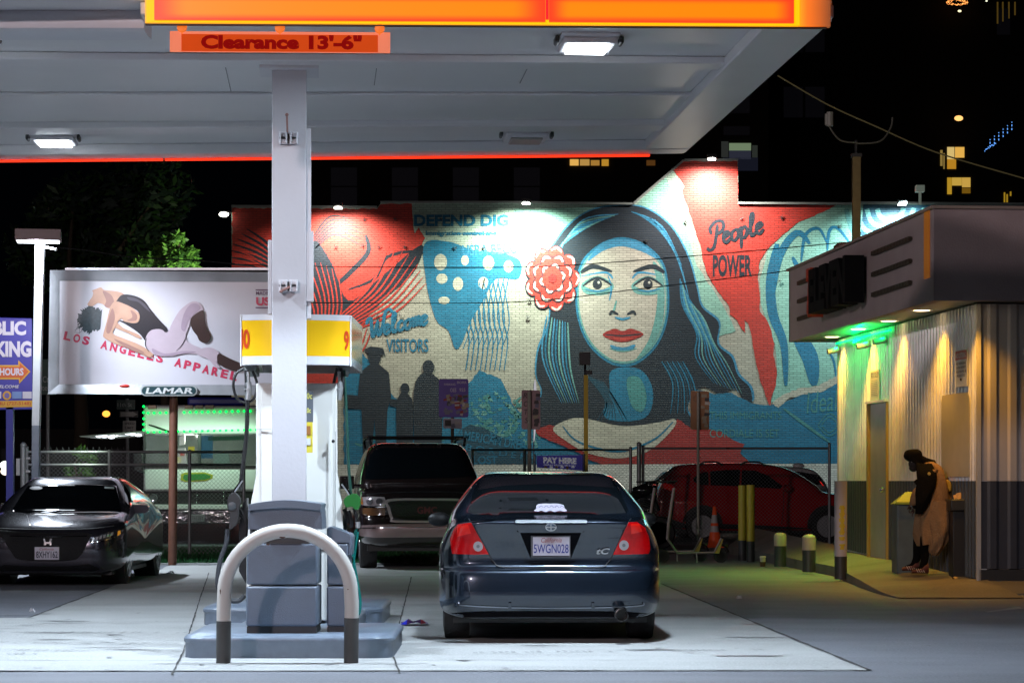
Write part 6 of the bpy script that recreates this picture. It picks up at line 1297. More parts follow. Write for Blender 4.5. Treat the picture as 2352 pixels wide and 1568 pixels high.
g = MB(); g.prism([B(587, 664.5, .06), B(640, 664.5, .06), B(640, 667, .06), B(587, 667, .06)], None); g.prism([B(587, 705, .06), B(640, 705, .06), B(640, 708, .06), B(587, 708, .06)], None); build(g, 'poster_rule', mat('poster_purple', (.12, .05, .12), .4), post, smooth=False); g = MB(); g.text('MADE IN', (588, 677, 630, 669), lambda x, y: B(x, y, .06), bold=.01); build(g, 'poster_small_print', mat('poster_purple', (.12, .05, .12), .4), post, smooth=False)
g = MB(); g.text('USA', (588, 702, 640, 682), lambda x, y: B(x, y, .06), bold=.05); build(g, 'poster_letter', RED2, post, smooth=False)
ovl = lambda x0, y0, x1, y1, n=10: [(x0 + (y1 - y0) / 2 - (y1 - y0) / 2 * math.sin(math.pi * k / n), (y0 + y1) / 2 - (y1 - y0) / 2 * math.cos(math.pi * k / n)) for k in range(n + 1)][::1] + [(x1 - (y1 - y0) / 2 + (y1 - y0) / 2 * math.sin(math.pi * k / n), (y0 + y1) / 2 + (y1 - y0) / 2 * math.cos(math.pi * k / n)) for k in range(n + 1)]
g = MB(); g.prism([B(x, y, .12) for x, y in ovl(323, 885, 453, 909)], (0, .03, 0)); npb = build(g, 'name_badge', mat('badge_rim', (.5, .55, .55), .3, metal=.5), bb, smooth=False)
g = MB(); g.prism([B(x, y, .124) for x, y in ovl(326, 887.5, 450, 906.5)], None); build(g, 'badge_field', mat('badge_teal', (.012, .05, .06), .35), npb, smooth=False)
g = MB(); g.text('LAMAR', (334, 904, 443, 890), lambda x, y: B(x, y, .128), bold=.03, shear=.15); build(g, 'lettering', mat('badge_white', (.6, .62, .62), .4), npb, smooth=False)
g = MB(); g.ball(B(286, 886, .07), .05, sc3=(1.6, .3, .5)); build(g, 'red_marker', REDP, bb)

# public parking sign
Yp = 44.5; pk = thing('parking_sign', 'blue and white public parking sign with an orange arrow, cut off by the left edge', 'sign', (P(22, 0, Yp).x, Yp, 0))
def K(x, y, d=0): return P(x, y, Yp - d)
SB = mat('sign_blue', (.045, .045, .36), .4); SWH = mat('sign_letter_white', (.7, .68, .75), .4); SYE = mat('sign_yellow', (.75, .40, .04), .4); SOR = mat('sign_orange', (.65, .12, .02), .4)
g = MB(); g.prism([K(-90, 726), K(73.5, 731), K(75, 940), K(-90, 942)], (0, .08, 0)); pn = build(g, 'sign_panel', SB, pk, smooth=False, bevel=.01)
for nm, fit, bod in (('PUBLIC', (-62, 770, 60, 737), .05), ('PARKING', (-72, 820, 72, 783), .05)):
    g = MB(); g.text(nm, fit, lambda x, y: K(x, y, .01), bold=bod); build(g, 'lettering', SWH, pn, smooth=False)
g = MB(); g.prism([K(x, y, .008) for x, y in ((-80, 838), (42, 838), (42, 827), (70, 853), (44, 881), (43, 871), (-80, 871))], None); build(g, 'arrow_edge', SYE, pn, smooth=False)
g = MB(); g.prism([K(x, y, .012) for x, y in ((-80, 842), (45, 842), (45, 833), (66, 853), (46, 874), (46, 867), (-80, 867))], None); build(g, 'arrow', SOR, pn, smooth=False)
g = MB(); g.text('OPEN 24 HOURS', (-70, 862, 54, 845), lambda x, y: K(x, y, .016), bold=.04); g.text('CASH WELCOME', (-46, 891, 44, 884), lambda x, y: K(x, y, .01), bold=.02, shear=.2); build(g, 'lettering', SWH, pn, smooth=False)
g = MB(); g.prism([K(-88, 922, .006), K(74, 919, .006), K(74, 934, .006), K(-88, 937, .006)], None); build(g, 'yellow_band', SYE, pn, smooth=False)
g = MB(); g.text('PARKI-4U (727-5148)', (-40, 932, 71, 922), lambda x, y: K(x, y, .01), bold=.02); build(g, 'lettering', SOR, pn, smooth=False)
g = MB(); g.prism([K(x, y, .008) for x, y in ell(16, 908, 10, 10.5, 20)], None); build(g, 'round_logo', SYE, pn, smooth=False)
g = MB(); g.prism([K(x, y, .012) for x, y in ell(16, 908, 6, 6.5, 16)], None); build(g, 'logo_centre', mat('logo_violet', (.2, .15, .4), .4), pn, smooth=False)
for x0, x1, m_ in ((-20, 3, SWH), (28, 50, mat('card_blue', (.18, .3, .6), .4)), (52, 73, SWH)):
    g = MB(); g.prism([K(x0, 899, .008), K(x1, 899, .008), K(x1, 915, .008), K(x0, 915, .008)], None); build(g, 'card_logo', m_, pn, smooth=False)
for x0, x1 in ((14, 30), (-70, -54)):
    g = MB(); g.obox(K(x0, 1103) - UP * 1.33, (K(x1, 0) - K(x0, 0)).xyz * 1, (0, .12, 0), UP * (1.33 + (1103 - 935) / F * Yp)); g.v = [Vector((v.x, v.y, v.z)) for v in g.v]; build(g, 'support_post', BLUEP, pk, smooth=False)
light('SPOT', 'parking_sign_fill', K(60, 700, 1.5), 110, (.85, .85, 1), aim=K(20, 850), spot_size=1.6, spot_blend=.8)  # added fill spot without a fixture, brightens the parking sign

# street signs on a far pole
Yt = 68.; stg = thing('street_sign_post', 'street sign post with green, one way and speed limit signs beside the food truck', 'sign', (P(294, 0, Yt).x, Yt, 0))
def T(x, y, d=0): return P(x, y, Yt - d)
g = MB(); g.tube([T(294, 1103) - UP * 1.33 + Vector((0, .06, 0)), T(291, 915) + Vector((0, .06, 0))], .05, 8); build(g, 'post', STEEL, stg)
for (x0, y0, x1, y1, m_, txts, nm) in ((268, 918, 310, 940, mat('sign_green_dark', (.005, .05, .035), .5), (('11th St', (270, 934, 303, 925), .02),), 'street_name_plate'), (275, 944, 317, 958, mat('sign_black', (.01, .01, .01), .5), (('ONE WAY', (279, 954, 302, 948), .03),), 'one_way_plate'), (282, 966, 312, 1002, mat('sign_offwhite', (.35, .36, .32), .5), (('SPEED', (286, 975, 309, 969), .03), ('LIMIT', (288, 985, 307, 979), .03), ('25', (288, 999, 306, 988), .05)), 'speed_limit_plate')):
    g = MB(); g.prism([T(x0, y0), T(x1, y0), T(x1, y1), T(x0, y1)], (0, .03, 0)); po = build(g, nm, m_, stg, smooth=False)
    for tx, ft, bo in txts:
        g = MB(); g.text(tx, ft, lambda x, y: T(x, y, .02), bold=bo); 
        if tx == 'ONE WAY': g.prism([T(x, y, .012) for x, y in ((277, 946), (304, 946), (304, 944.5), (316, 951), (304, 957.5), (304, 956), (277, 956))], None)
        build(g, 'lettering', [mat('sign_letter_dim', (.3, .38, .35), .5)] if nm == 'street_name_plate' else [mat('sign_arrow_pale', (.35, .36, .33), .5)] if nm == 'one_way_plate' else [DARKP], po, smooth=False)
g = MB(); 
o = thing('green_name_sign', 'large dark green street name sign half hidden by the white lamp post', 'sign', P(95, 905, 60)); g.prism([P(94, 825, 60), P(128, 825, 60), P(128, 906, 60), P(94, 906, 60)], (0, .05, 0)); build(g, 'sign_panel', mat('sign_green', (.005, .06, .045), .5), o, smooth=False)
g = MB(); g.text('Ct', (98, 878, 112, 864), lambda x, y: P(x, y, 59.97), bold=.01); g.text('te', (96, 897, 109, 886), lambda x, y: P(x, y, 59.97), bold=.01); build(g, 'lettering', mat('sign_letter_dim', (.3, .38, .35)), o, smooth=False)
g = MB(); g.tube([P(110, 906, 60.05), P(110, 1103, 60.05) - UP * 1.33], .05, 8); build(g, 'post', STEEL, o)

# ================================================================== FOOD TRUCK
sT = 110.; YT = F / sT; ft = thing('food_truck', 'white food truck with green lights outlining its front, behind the chain-link fence', 'food truck', (P(470, 0, YT).x, YT, 0), 0)
def Q(x, y, d=0): return P(x, y, YT - d)
TW = mat('truck_white', (.80, .82, .80), .4, var=.06, bump=.05)
def frontbox(x0, x1, y0, y1, dep, m_, name, off=0, bev=.03):
    g = MB(); g.pbox(x0, y0, x1, y1, YT - off, dep); return build(g, name, m_, ft, bevel=bev)
frontbox(329, 604, 932, 996, 7.0, TW, 'upper_cab', 0, .06); frontbox(329, 604, 1068, 1128, 7.0, TW, 'lower_panel', .04, .05)
g = MB(); g.pbox(330, 996, 603, 1068, YT + 2.4, .1); build(g, 'interior_wall', mat('truck_interior', (.22, .25, .22), .6, var=.5, scale=3, emit=(.3, .36, .3), es=.22), ft, smooth=False)  # wall glows slightly: the cab's interior light is put into its material
g = MB(); g.pbox(329, 930, 604, 1200, YT + 2.6, 4.0); build(g, 'rear_box', TW, ft, bevel=.05)
for x0, x1 in ((329, 334), (454, 461), (598, 604), (393, 397)): frontbox(x0, x1, 995, 1069, .1, mat('pillar_dark', (.02, .025, .025), .4), 'windscreen_pillar', .02, .005)
for x0, x1 in ((334, 454), (461, 598)): 
    g = MB(); g.pbox(x0, 998, x1, 1067, YT + .05, .01); m_ = mat('truck_glass', (.02, .03, .03), .03); m_.node_tree.nodes['Principled BSDF'].inputs['Alpha'].default_value = .35; build(g, 'windscreen', m_, ft, smooth=False)
for pts, c in ((((400, 1030), (425, 1028), (428, 1066), (402, 1066)), (.6, .62, .6)), (((412, 1003), (424, 1000), (424, 1020), (412, 1022)), (.7, .7, .68)), (((432, 1025), (446, 1025), (446, 1036), (432, 1036)), (.6, .5, .03)), (((462, 1000), (488, 1000), (488, 1052), (462, 1052)), (.02, .1, .2)), (((490, 1042), (524, 1040), (528, 1066), (490, 1068)), (.2, .3, .26)), (((414, 1038), (424, 1037), (424, 1046), (414, 1047)), (.5, .05, .03)), (((404, 1050), (416, 1048), (416, 1062), (404, 1063)), (.6, .6, .2)), (((478, 1002), (560, 1000), (560, 1010), (478, 1012)), (.01, .05, .02))):
    g = MB(); g.prism([P(x, y, YT + random.uniform(.6, 1.8)) for x, y in pts][:1] * 0 + [P(x, y, YT + 1.2) for x, y in pts], (0, .1, 0)); build(g, 'cab_item', mat('cab_item_%d' % (c[0] * 100 + c[2] * 7000), c, .6, emit=c, es=.6), ft, smooth=False)  # items self-glow so they look lit from inside the cab
frontbox(329, 604, 1068, 1075, .05, mat('gasket_black', (.01, .01, .01), .5), 'window_gasket', .06, .005)
frontbox(330, 603, 1126, 1160, .2, mat('truck_grille_black', (.008, .008, .009), .4, bump=1, bscale=70), 'grille', .0, .01); frontbox(330, 603, 1158, 1169, .2, TW, 'bumper_bar', .06, .01)
frontbox(332, 602, 1170, 1202, .5, mat('bumper_crumpled_chrome', (.30, .28, .30), .12, metal=1., var=.5, scale=12, bump=1., bscale=9), 'bumper', .0, .02)
for x in (452, 514):
    for k in range(6): g = MB(); g.ball(Q(x, 1131 + k * 4.6, .01), .016); build(g, 'grille_stud', CHROME, ft)
g = MB(); g.lathe([(0, .015), (.07, .012), (.085, .02), (.095, 0)], Q(352, 1144, .02), (0, -1, 0), 20); build(g, 'headlight', mat('headlamp_clear', (.35, .37, .38), .1, metal=.6, var=.5, scale=20), ft); 
frontbox(329, 341, 1134, 1155, .05, mat('marker_brown', (.16, .05, .015), .3), 'corner_marker', .02, .005)
pl = frontbox(434, 470, 1181, 1197, .02, mat('plate_old', (.30, .30, .33), .4), 'number_plate', .06, .003); g = MB(); g.text('27652BY', (436, 1194, 468, 1184), lambda x, y: Q(x, y, .065), bold=.01); build(g, 'lettering', DARKP, pl, smooth=False)
ba = MB(); ba.prism([Q(x, y, .05) for x, y in ((416, 1088), (424, 1085), (470, 1084), (489, 1090), (488, 1098), (472, 1104), (426, 1106), (415, 1102))], (0, .02, 0)); bd = build(ba, 'name_badge', mat('badge_yellow', (.42, .42, .02), .4), ft, smooth=False)
ba = MB(); ba.prism([Q(x, y, .055) for x, y in ((423, 1089), (470, 1087.5), (484, 1092), (483, 1097), (470, 1101), (426, 1103), (420, 1098))], None); build(ba, 'badge_field', mat('badge_green', (.03, .22, .04), .4), bd, smooth=False)
for (x0, x1) in ((340, 359), (424, 443), (448, 466), (471, 491)): frontbox(x0, x1, 930, 939, .04, mat('clearance_amber', (.22, .09, .01), .3), 'clearance_lamp', .03, .006)
g = MB(); g.tube(catmull([Q(342, 975, .03), Q(360, 980, .06), Q(388, 990, .05)], 5), .012, 6); g.tube(catmull([Q(343, 976, .05), Q(365, 984, .08), Q(388, 992, .06)], 5), .008, 6); build(g, 'wiper', BLKM, ft)
frontbox(306, 328, 1040, 1082, .12, BLACK, 'side_mirror', .3, .02); g = MB(); g.tube([Q(330, 1036, .2), Q(310, 1042, .28)], .015, 6); g.tube([Q(330, 1084, .2), Q(312, 1080, .28)], .015, 6); build(g, 'mirror_arm', CHROME, ft)
LED = emis('led_green', (.0, 1.0, .10), 2.6); LED.cycles.emission_sampling = 'NONE' if hasattr(LED, 'cycles') else 'AUTO'
g = MB(); g.ball((0, 0, 0), .026, 0, 8, 6); led0 = build(g, 'led', LED, ft, local=True); led0.location = MX[ft.name].inverted() @ Q(330, 933, .06)
leds = [(330, 947), (330, 961), (330, 974), (330, 987)] + [(340 + k * 13.8, 948 - k * .25) for k in range(18) if 4 != k and k != 5] + [(340 + k * 13.8, 992 - k * .3) for k in range(19) if k != 4]
for x, y in leds:
    c = led0.copy(); COL.objects.link(c); c.parent = ft; c.location = MX[ft.name].inverted() @ Q(x, y, .06)
light('AREA', 'green_led_light', Q(460, 985, .7), 26, (.62, 1, .72), aim=Q(460, 1100, 0), shape='RECTANGLE', size=2.2, size_y=.05)
# serving awning at the truck's left side, lit underneath
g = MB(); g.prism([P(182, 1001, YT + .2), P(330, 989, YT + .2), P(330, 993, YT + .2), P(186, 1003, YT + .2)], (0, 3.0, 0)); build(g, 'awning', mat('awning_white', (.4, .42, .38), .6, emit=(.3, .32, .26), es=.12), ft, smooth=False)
for x, y in ((228, 1001.5), (240, 1002), (256, 1004), (294, 995), (304, 997), (318, 999)):
    g = MB(); g.ball(P(x, y, YT + .3), .045, 0, 10, 6, (1.6, 1, .6)); build(g, 'awning_lamp', emis('awning_lamp_lit', (.8, .88, 1), 5.), ft)
light('POINT', 'awning_light', P(260, 1010, YT + 1.5), 25, (.8, .9, 1), shadow_soft_size=.1)
for x in (352, 580):
    wheel(ft, (Q(x, 0).x, YT + .9, .42), .42, .25, (-1 if x < 400 else 1, 0, 0), .24, 6, STEEL)
frontbox(430, 560, 912, 931, 1.2, BLUEP, 'roof_tarp', -1, .05)

light('POINT', 'cab_interior_light', P(430, 1004, YT + 1.3), 22, (.95, 1, .9), shadow_soft_size=.15)
# far blurred street lights
for x, y, r_, c, lab in ((244, 950, .12, (1, .38, .05), 'far orange street light glowing just left of the green street sign'), (189, 941, .09, (1, .3, .02), 'fainter far orange light, left of the brighter orange one'), (12, 1068, .16, (.9, 1, .9), 'white light glowing behind the blue post at the left edge'), (12, 1082, .14, (1, .9, .7), 'warm white light low behind the blue post at the left edge')):
    g = MB(); g.ball(P(x, y, 88), r_, 0, 10, 6, (1.2, 1, 1)); tag(build(g, 'street_light', emis('far_lamp_%d' % y, c, 2.2)), lab, 'light')

# ================================================================== CHAIN-LINK FENCES
WIRE = mat('fence_wire', (.20, .21, .22), .45, metal=.6); POST = mat('fence_post_galv', (.34, .35, .36), .45, metal=.5, var=.25)
def chain(parent, A, Bq, z0, z1, pitch=.075, r=.0022):
    A = Vector(A); Bq = Vector(Bq); d = (Bq - A); L = math.hypot(d.x, d.y); u = Vector((d.x / L, d.y / L, 0)); h = z1 - z0; g = MB(); nn = Vector((-u.y, u.x, 0)); n = int((L + h) / pitch)
    for k in range(n + 1):
        for sg in (1, -1):
            if sg == 1: a = k * pitch - h; p, q = (a, z0), (a + h, z1)
            else: a = k * pitch; p, q = (a, z0), (a - h, z1)
            (pa, za), (qa, zb_) = p, q; 
            def clip(t, pa=pa, za=za, qa=qa, zb_=zb_): f = (t - pa) / (qa - pa); return (t, za + (zb_ - za) * f)
            lo, hi = sorted((pa, qa))
            if hi <= 0 or lo >= L: continue
            P0 = (pa, za) if 0 <= pa <= L else clip(0 if pa < 0 else L); P1 = (qa, zb_) if 0 <= qa <= L else clip(0 if qa < 0 else L)
            a3 = A + u * P0[0]; a3.z = P0[1]; b3 = A + u * P1[0]; b3.z = P1[1]; w_ = (b3 - a3).normalized().cross(nn) * r
            g.add([a3 - w_, a3 + w_, b3 + w_, b3 - w_, a3 + nn * r * 1.5, b3 + nn * r * 1.5], [(0, 1, 2, 3), (0, 3, 5, 4), (1, 4, 5, 2)])
    return build(g, 'chain_link_mesh', WIRE, parent, smooth=False)
def fence(name, label, A, Bq, z1, posts, rails=(), z0=.03, pr=.03, rr=.022, mesh=True):
    r = thing(name, label, 'fence', ((A[0] + Bq[0]) / 2, (A[1] + Bq[1]) / 2, 0)); A = Vector((*A, 0)); Bq = Vector((*Bq, 0))
    for t, h_ in posts:
        c = A.lerp(Bq, t); g = MB(); g.tube([c, c + UP * (z1 + h_)], pr, 12); g.ball(c + UP * (z1 + h_), pr * 1.15, 0, 10, 6, (1, 1, .7)); build(g, 'fence_post', POST, r)
    for z in rails: g = MB(); g.tube([A + UP * z, Bq + UP * z], rr, 8); build(g, 'rail', POST, r)
    if mesh: chain(r, A, Bq, z0, z1)
    return r
def fx(px, Y): return (px - CX) / F * Y
Y1 = 49.0; zt = H + 74 / F * Y1
fence('chain_link_fence', 'chain-link fence panel in front of the red SUV', (fx(1477, Y1), Y1), (fx(1905, Y1), Y1), zt, [(0, .04), (1, .09)], (zt,))
fence('chain_link_fence', 'chain-link fence panel between the large SUV and the thick gate post', (fx(1085, Y1), Y1 + .1), (fx(1449, Y1), Y1 + .1), zt - .03, [(0, 0), (.33, 0), (1, .04)], (zt - .03,))
o = thing('gate_post', 'thick steel gate post between the two right fence panels', 'post', (fx(1467, Y1), Y1 - .1, 0)); g = MB(); g.tube([Vector((fx(1467, Y1), Y1 - .1, 0)), Vector((fx(1467, Y1), Y1 - .1, zt + .08))], .045, 14); g.ball(Vector((fx(1467, Y1), Y1 - .1, zt + .08)), .05); build(g, 'post_tube', POST, o)
o = thing('gate_post', 'pale steel post where the fence meets the shop wall', 'post', (fx(1935, 37.5), 37.5, .2)); g = MB(); q = Vector((fx(1934, 37.0), 37.0, .2)); g.tube([q, Vector((q.x, q.y, H + 78 / F * 37))], .035, 14); g.ball(Vector((q.x, q.y, H + 78 / F * 37)), .04); build(g, 'post_tube', mat('post_ochre', (.36, .30, .18), .5), o)
Y2 = 43.; z2 = H + 68 / F * Y2
fl2 = fence('chain_link_fence', 'chain-link fence behind the dark sedan, brightly lit beside the white lamp post', (fx(62, Y2), Y2), (fx(560, Y2), Y2), z2, [(0, .06), (.38, 0), (.75, 0), (1, 0)], (z2 - .02, H + 36 / F * Y2), rr=.024)
g = MB()
for k in range(14): 
    x = fx(100 + k * 14, Y2); g.tube([Vector((x, Y2, z2)), Vector((x + .02, Y2, z2 + .07))], .003, 4); g.tube([Vector((x + .04, Y2, z2)), Vector((x + .02, Y2, z2 + .05))], .003, 4)
build(g, 'mesh_tips', WIRE, fl2)
o = thing('gate_post', 'pale steel corner post with hinge brackets at the left end of the fence', 'post', (fx(53, 42.5), 42.5, 0)); g = MB(); xx = fx(54, 42.5); g.tube([Vector((xx, 42.5, 0)), Vector((xx, 42.5, H + 80 / F * 42.5))], .055, 14); g.ball(Vector((xx, 42.5, H + 80 / F * 42.5)), .06); build(g, 'post_tube', POST, o)
g = MB(); 
for y in (1052, 1082, 1110): g.box(P(60, y, 42.5), (.16, .05, .04))
g.box(P(42, 1072, 42.45), (.07, .05, .30)); build(g, 'hinge_bracket', POST, o, bevel=.005)

# ================================================================== TREES, BUSH
def tree(name, label, c, trunk_h, trunk_r, blobs, leafm, n, ls, limbs=5, seed=1, cat_='tree'):
    random.seed(seed); c = Vector(c); r = thing(name, label, cat_, c)
    g = MB(); top = c + UP * trunk_h; g.tube([c, c + UP * trunk_h * .5 + Vector((.1, 0, 0)), top], trunk_r, 10, r1=trunk_r * .5)
    for b, br in blobs[:limbs]: b = Vector(b); g.tube([c + UP * trunk_h * .7, (top + b) / 2 + Vector((random.uniform(-.3, .3), 0, .2)), b], trunk_r * .4, 6, r1=.03)
    build(g, 'trunk', mat('bark', (.06, .045, .03), .9, bump=.8, bscale=15), r)
    g = MB(); g.v = []; tot = sum(br ** 2 for _, br in blobs)
    for b, br in blobs:
        b = Vector(b)
        for _ in range(int(n * br * br / tot)):
            d = Vector((random.gauss(0, 1), random.gauss(0, 1), random.gauss(0, 1))).normalized(); p = b + d * br * random.uniform(.55, 1.08) ** .7 * Vector((1, 1, .85)).x
            if random.random() < .12: p = b + d * br * random.uniform(.2, .6)
            a = Vector((random.gauss(0, 1), random.gauss(0, 1), random.gauss(0, .6))).normalized(); e = a.cross(d + Vector((.01, .02, .3))).normalized(); L = ls * random.uniform(.6, 1.3)
            g.add([p - a * L, p + e * L * .38, p + a * L, p - e * L * .38], [(0, 1, 2, 3)], random.randrange(len(leafm)))
    build(g, 'foliage', leafm, r, smooth=False); return r
LF = [mat('leaf_mid', (.05, .13, .025), .5, var=.3), mat('leaf_light', (.10, .22, .04), .5, var=.3), mat('leaf_dark', (.02, .06, .012), .6, var=.3)]
Yq = 62.
def tb(x, y, r, dy=0): return (P(x, y, Yq) + Vector((0, dy, 0)), r * Yq / F)
tree('lit_tree', 'green tree lit from the right, rising above the billboard', Vector((P(372, 0, Yq).x, Yq, 0)), 5.2, .16,
     [tb(422, 602, 32), tb(398, 568, 22, .3), tb(412, 548, 13), tb(440, 578, 11), tb(382, 548, 12, .5), tb(312, 604, 18, 1), tb(385, 600, 24, .6), tb(350, 585, 26, 1.2), tb(320, 605, 22, 1.4), tb(430, 625, 22), tb(370, 560, 22, 1.2), tb(330, 640, 30, 1), tb(395, 640, 30, .4)], LF, 5200, .13, seed=5)
light('SPOT', 'tree_fill_light', P(500, 690, 58.5), 1700, (.85, 1, .6), aim=P(410, 575, 62), spot_size=.9, spot_blend=.9)  # added fill spot with no fixture, lights the tree crown
tree('dark_tree', 'big dark tree barely visible against the night above the billboard', Vector((P(180, 0, 75).x, 75, 0)), 6., .3,
     [(P(120 + random.uniform(-90, 260), 480 + random.uniform(-70, 140), 76 + random.uniform(-1, 2)), random.uniform(.6, 1.3)) for _ in range(14)], [mat('leaf_night', (.012, .03, .02), .7, var=.4), LF[2]], 5200, .2, seed=9)
Yu = 44.
tree('hedge_bush', 'leafy bush behind the lit end of the chain-link fence', Vector((P(197, 0, Yu).x, Yu, 0)), 1.0, .04,
     [(P(x, y, Yu + d), r * Yu / F) for x, y, r, d in ((185, 1040, 16, 0), (208, 1052, 16, 0), (190, 1072, 18, .2), (175, 1090, 18, .2), (205, 1088, 14, 0), (160, 1080, 14, .4))], LF[:2], 900, .055, seed=4, cat_='bush')
light('SPOT', 'bush_fill_light', P(170, 960, 42.2), 60, (.8, .95, .8), aim=P(195, 1070, 44), spot_size=1.3, spot_blend=.7)  # unseen fill added to lift the bush
# wall lamp at the left edge of the mural building
o = thing('wall_lamp', 'bright white lamp on an arm at the left edge of the mural wall', 'lamp', MP(515, 493)); g = MB(); g.tube([MP(534, 490, -.2), MP(520, 488, .1)], .04, 8); g.box(MP(517, 488, .1), (.5, .3, .08)); build(g, 'lamp_arm', DARKP, o)
g = MB(); g.ball(MP(515, 493, .15), .2, 0, 12, 8, (1.1, 1, .6)); build(g, 'lamp_lens', emis('wall_lamp_glow', (1, 1, .85), 12.), o)
# dark low buildings and hedge line beyond the left fence
for x0, y0, x1, Y, lab, c in ((-300, 985, 330, 96, 'low dark building behind the fence at the left', (.03, .028, .03)), (330, 940, 532, 98, 'low dark building between the food truck and the mural wall', (.02, .02, .024))):
    o = thing('low_building', lab, 'building', (P((x0 + x1) / 2, 0, Y).x, Y, 0)); g = MB(); a = P(x0, y0, Y); g.obox((a.x, Y, 0), (P(x1, 0, Y).x - a.x, 0, 0), (0, 8, 0), (0, 0, a.z)); build(g, 'wall', mat('low_wall_%d' % Y, c, .9, var=.4, scale=.6), o, smooth=False)
    for k in range(5):
        x = x0 + (x1 - x0) * (k + .5) / 5; g = MB(); g.pbox(x - 12, 1030, x + 12, 1060, Y - .03, .05); build(g, 'window', MATS['dim_pane'], o, smooth=False)

# ================================================================== SIGNS, POLES IN FRONT OF THE MURAL
YS = 57.
def sgn(name, label, px, y0, ybase, Y, cat_='sign'): return thing(name, label, cat_, (P(px, 0, Y).x, Y, 0))
def post_(o, px, ytop, Y, r=.035, m_=None): g = MB(); g.tube([Vector((P(px, 0, Y).x, Y + .05, 0)), P(px, ytop, Y) + Vector((0, .05, 0))], r, 8); return build(g, 'post', m_ or STEEL, o)
def rrect(x0, y0, x1, y1, r=4, sk=0):
    pts = []
    for cx, cy, a0 in ((x1 - r, y1 - r, 0), (x0 + r, y1 - r, .5), (x0 + r, y0 + r, 1), (x1 - r, y0 + r, 1.5)):
        for k in range(4): t = (a0 + k / 6) * math.pi; pts.append((cx + r * math.cos(t), cy + r * math.sin(t) + sk * (cx - x0)))
    return pts
STK = [mat('sticker_%d' % i, c, .6) for i, c in enumerate(((.70, .65, .65), (.40, .05, .05), (.10, .09, .09), (.50, .42, .30), (.25, .24, .34), (.75, .68, .62)))]
o = sgn('stickered_sign', 'blue parking lot sign covered in peeling stickers, with a smaller sign under it', 1039, 0, 0, YS); post_(o, 1039, 870, YS, .04, mat('post_brown', (.16, .12, .09), .6))
g = MB(); g.ppoly(rrect(1008, 870, 1076, 958), YS, .03); pn = build(g, 'sign_panel', mat('sign_purple', (.16, .09, .50), .5), o, smooth=False)
g = MB(); g.ppoly(rrect(1010, 872, 1074, 956, 3), YS - .004); g = MB()
for k in range(34):
    x, y = 1012 + random.random() * 54, 900 + random.random() * 46; w_, h_ = random.uniform(5, 14), random.uniform(4, 11); a = random.uniform(-.4, .4)
    c_, s__ = math.cos(a), math.sin(a); g.ppoly([(x + dx * c_ - dy * s__, y + dx * s__ + dy * c_) for dx, dy in ((0, 0), (w_, 0), (w_, h_), (0, h_))], YS - .006 - k * .0006, None, random.choice((0, 1, 1, 2, 3, 4, 4)))
build(g, 'stickers', STK, pn, smooth=False)
g = MB()
for tx, ft_ in (('BORR', (1050, 881, 1072, 875)), ('PARKING', (1020, 885, 1046, 880)), ('OES', (1034, 900, 1048, 891)), ('925', (1055, 899, 1069, 891))): g.text(tx, ft_, lambda x, y: P(x, y, YS - .005), bold=.02)
build(g, 'lettering', mat('sign_letter_dull', (.75, .65, .8), .6), pn, smooth=False)
g = MB(); g.ppoly(rrect(1018, 960, 1061, 983, 3, .03), YS - .01, .03); p2 = build(g, 'lower_panel', mat('panel_dull', (.6, .55, .65), .5), o, smooth=False)
g = MB(); g.ppoly([(1022, 964), (1036, 964), (1036, 978), (1022, 978)], YS - .016, None, 2); g.ppoly([(1036, 974), (1044, 972), (1046, 982), (1036, 982)], YS - .018, None, 4); g.ppoly([(1046, 966), (1056, 967), (1057, 974), (1044, 974)], YS - .017, None, 0); build(g, 'stickers', STK, p2, smooth=False)
MAUV = mat('sign_back_mauve', (.55, .36, .38), .6, var=.2); BRB = mat('sign_back_brown', (.48, .24, .12), .6, var=.3)
for (x0, x1, xp, yt, yb, m_, lab, nm) in ((1198, 1241, 1216, 895, 985, MAUV, 'mauve back of a sign with graffiti letters and black stickers, left of the yellow pole', 1), (1586, 1629, 1604, 897, 986, BRB, 'brown rusty back of a sign with pale stickers on a perforated post', 2)):
    Yk = YS if nm == 1 else 47.8; o = sgn('sign_back', lab, xp, 0, 0, Yk); post_(o, xp, yt + 3, Yk - .12, .028 if nm == 2 else .045, mat('post_perforated', (.5, .48, .4), .5, var=.4, scale=40))
    g = MB(); g.ppoly(rrect(x0, yt, x1, yb, 4, .03), Yk, .02); pn = build(g, 'sign_panel', m_, o, smooth=False)
    g = MB(); g.ppoly([(xp + 1, yt), (xp + 4, yt), (xp + 4, yb), (xp + 1, yb)], Yk - .004, .001, 2)
    for k in range(9): x, y = (xp + 6 + random.random() * 10), yt + 8 + k * 8.5; g.ppoly([(x, y), (x + random.uniform(8, 14), y + random.uniform(-3, 3)), (x + random.uniform(7, 12), y + 8), (x - 1, y + 7)], Yk - .012 - k * .001, None, random.choice((2, 4, 2, 3) if nm == 1 else (0, 2, 3, 5)))
    build(g, 'stickers', STK, pn, smooth=False)
    if nm == 1:
        g = MB()
        for k, ch in enumerate('RCTS'): g.text(ch, (x0 + 4 + k, 914 + k * 19, x0 + 13 + k, 902 + k * 19), lambda x, y: P(x, y, Yk - .02), bold=.0, shear=.2)
        g.text('OES', (1223, 949, 1237, 940), lambda x, y: P(x, y, Yk - .03), bold=.03); build(g, 'graffiti', DARKP, pn, smooth=False)
    else:
        g = MB(); g.ppoly(ribbon([(1592, 915), (1598, 908), (1603, 914), (1598, 922), (1592, 917)], 1.5, 1.5, 4, False), Yk - .02); build(g, 'graffiti', mat('graffiti_pale', (.3, .2, .12), .6), pn, smooth=False)
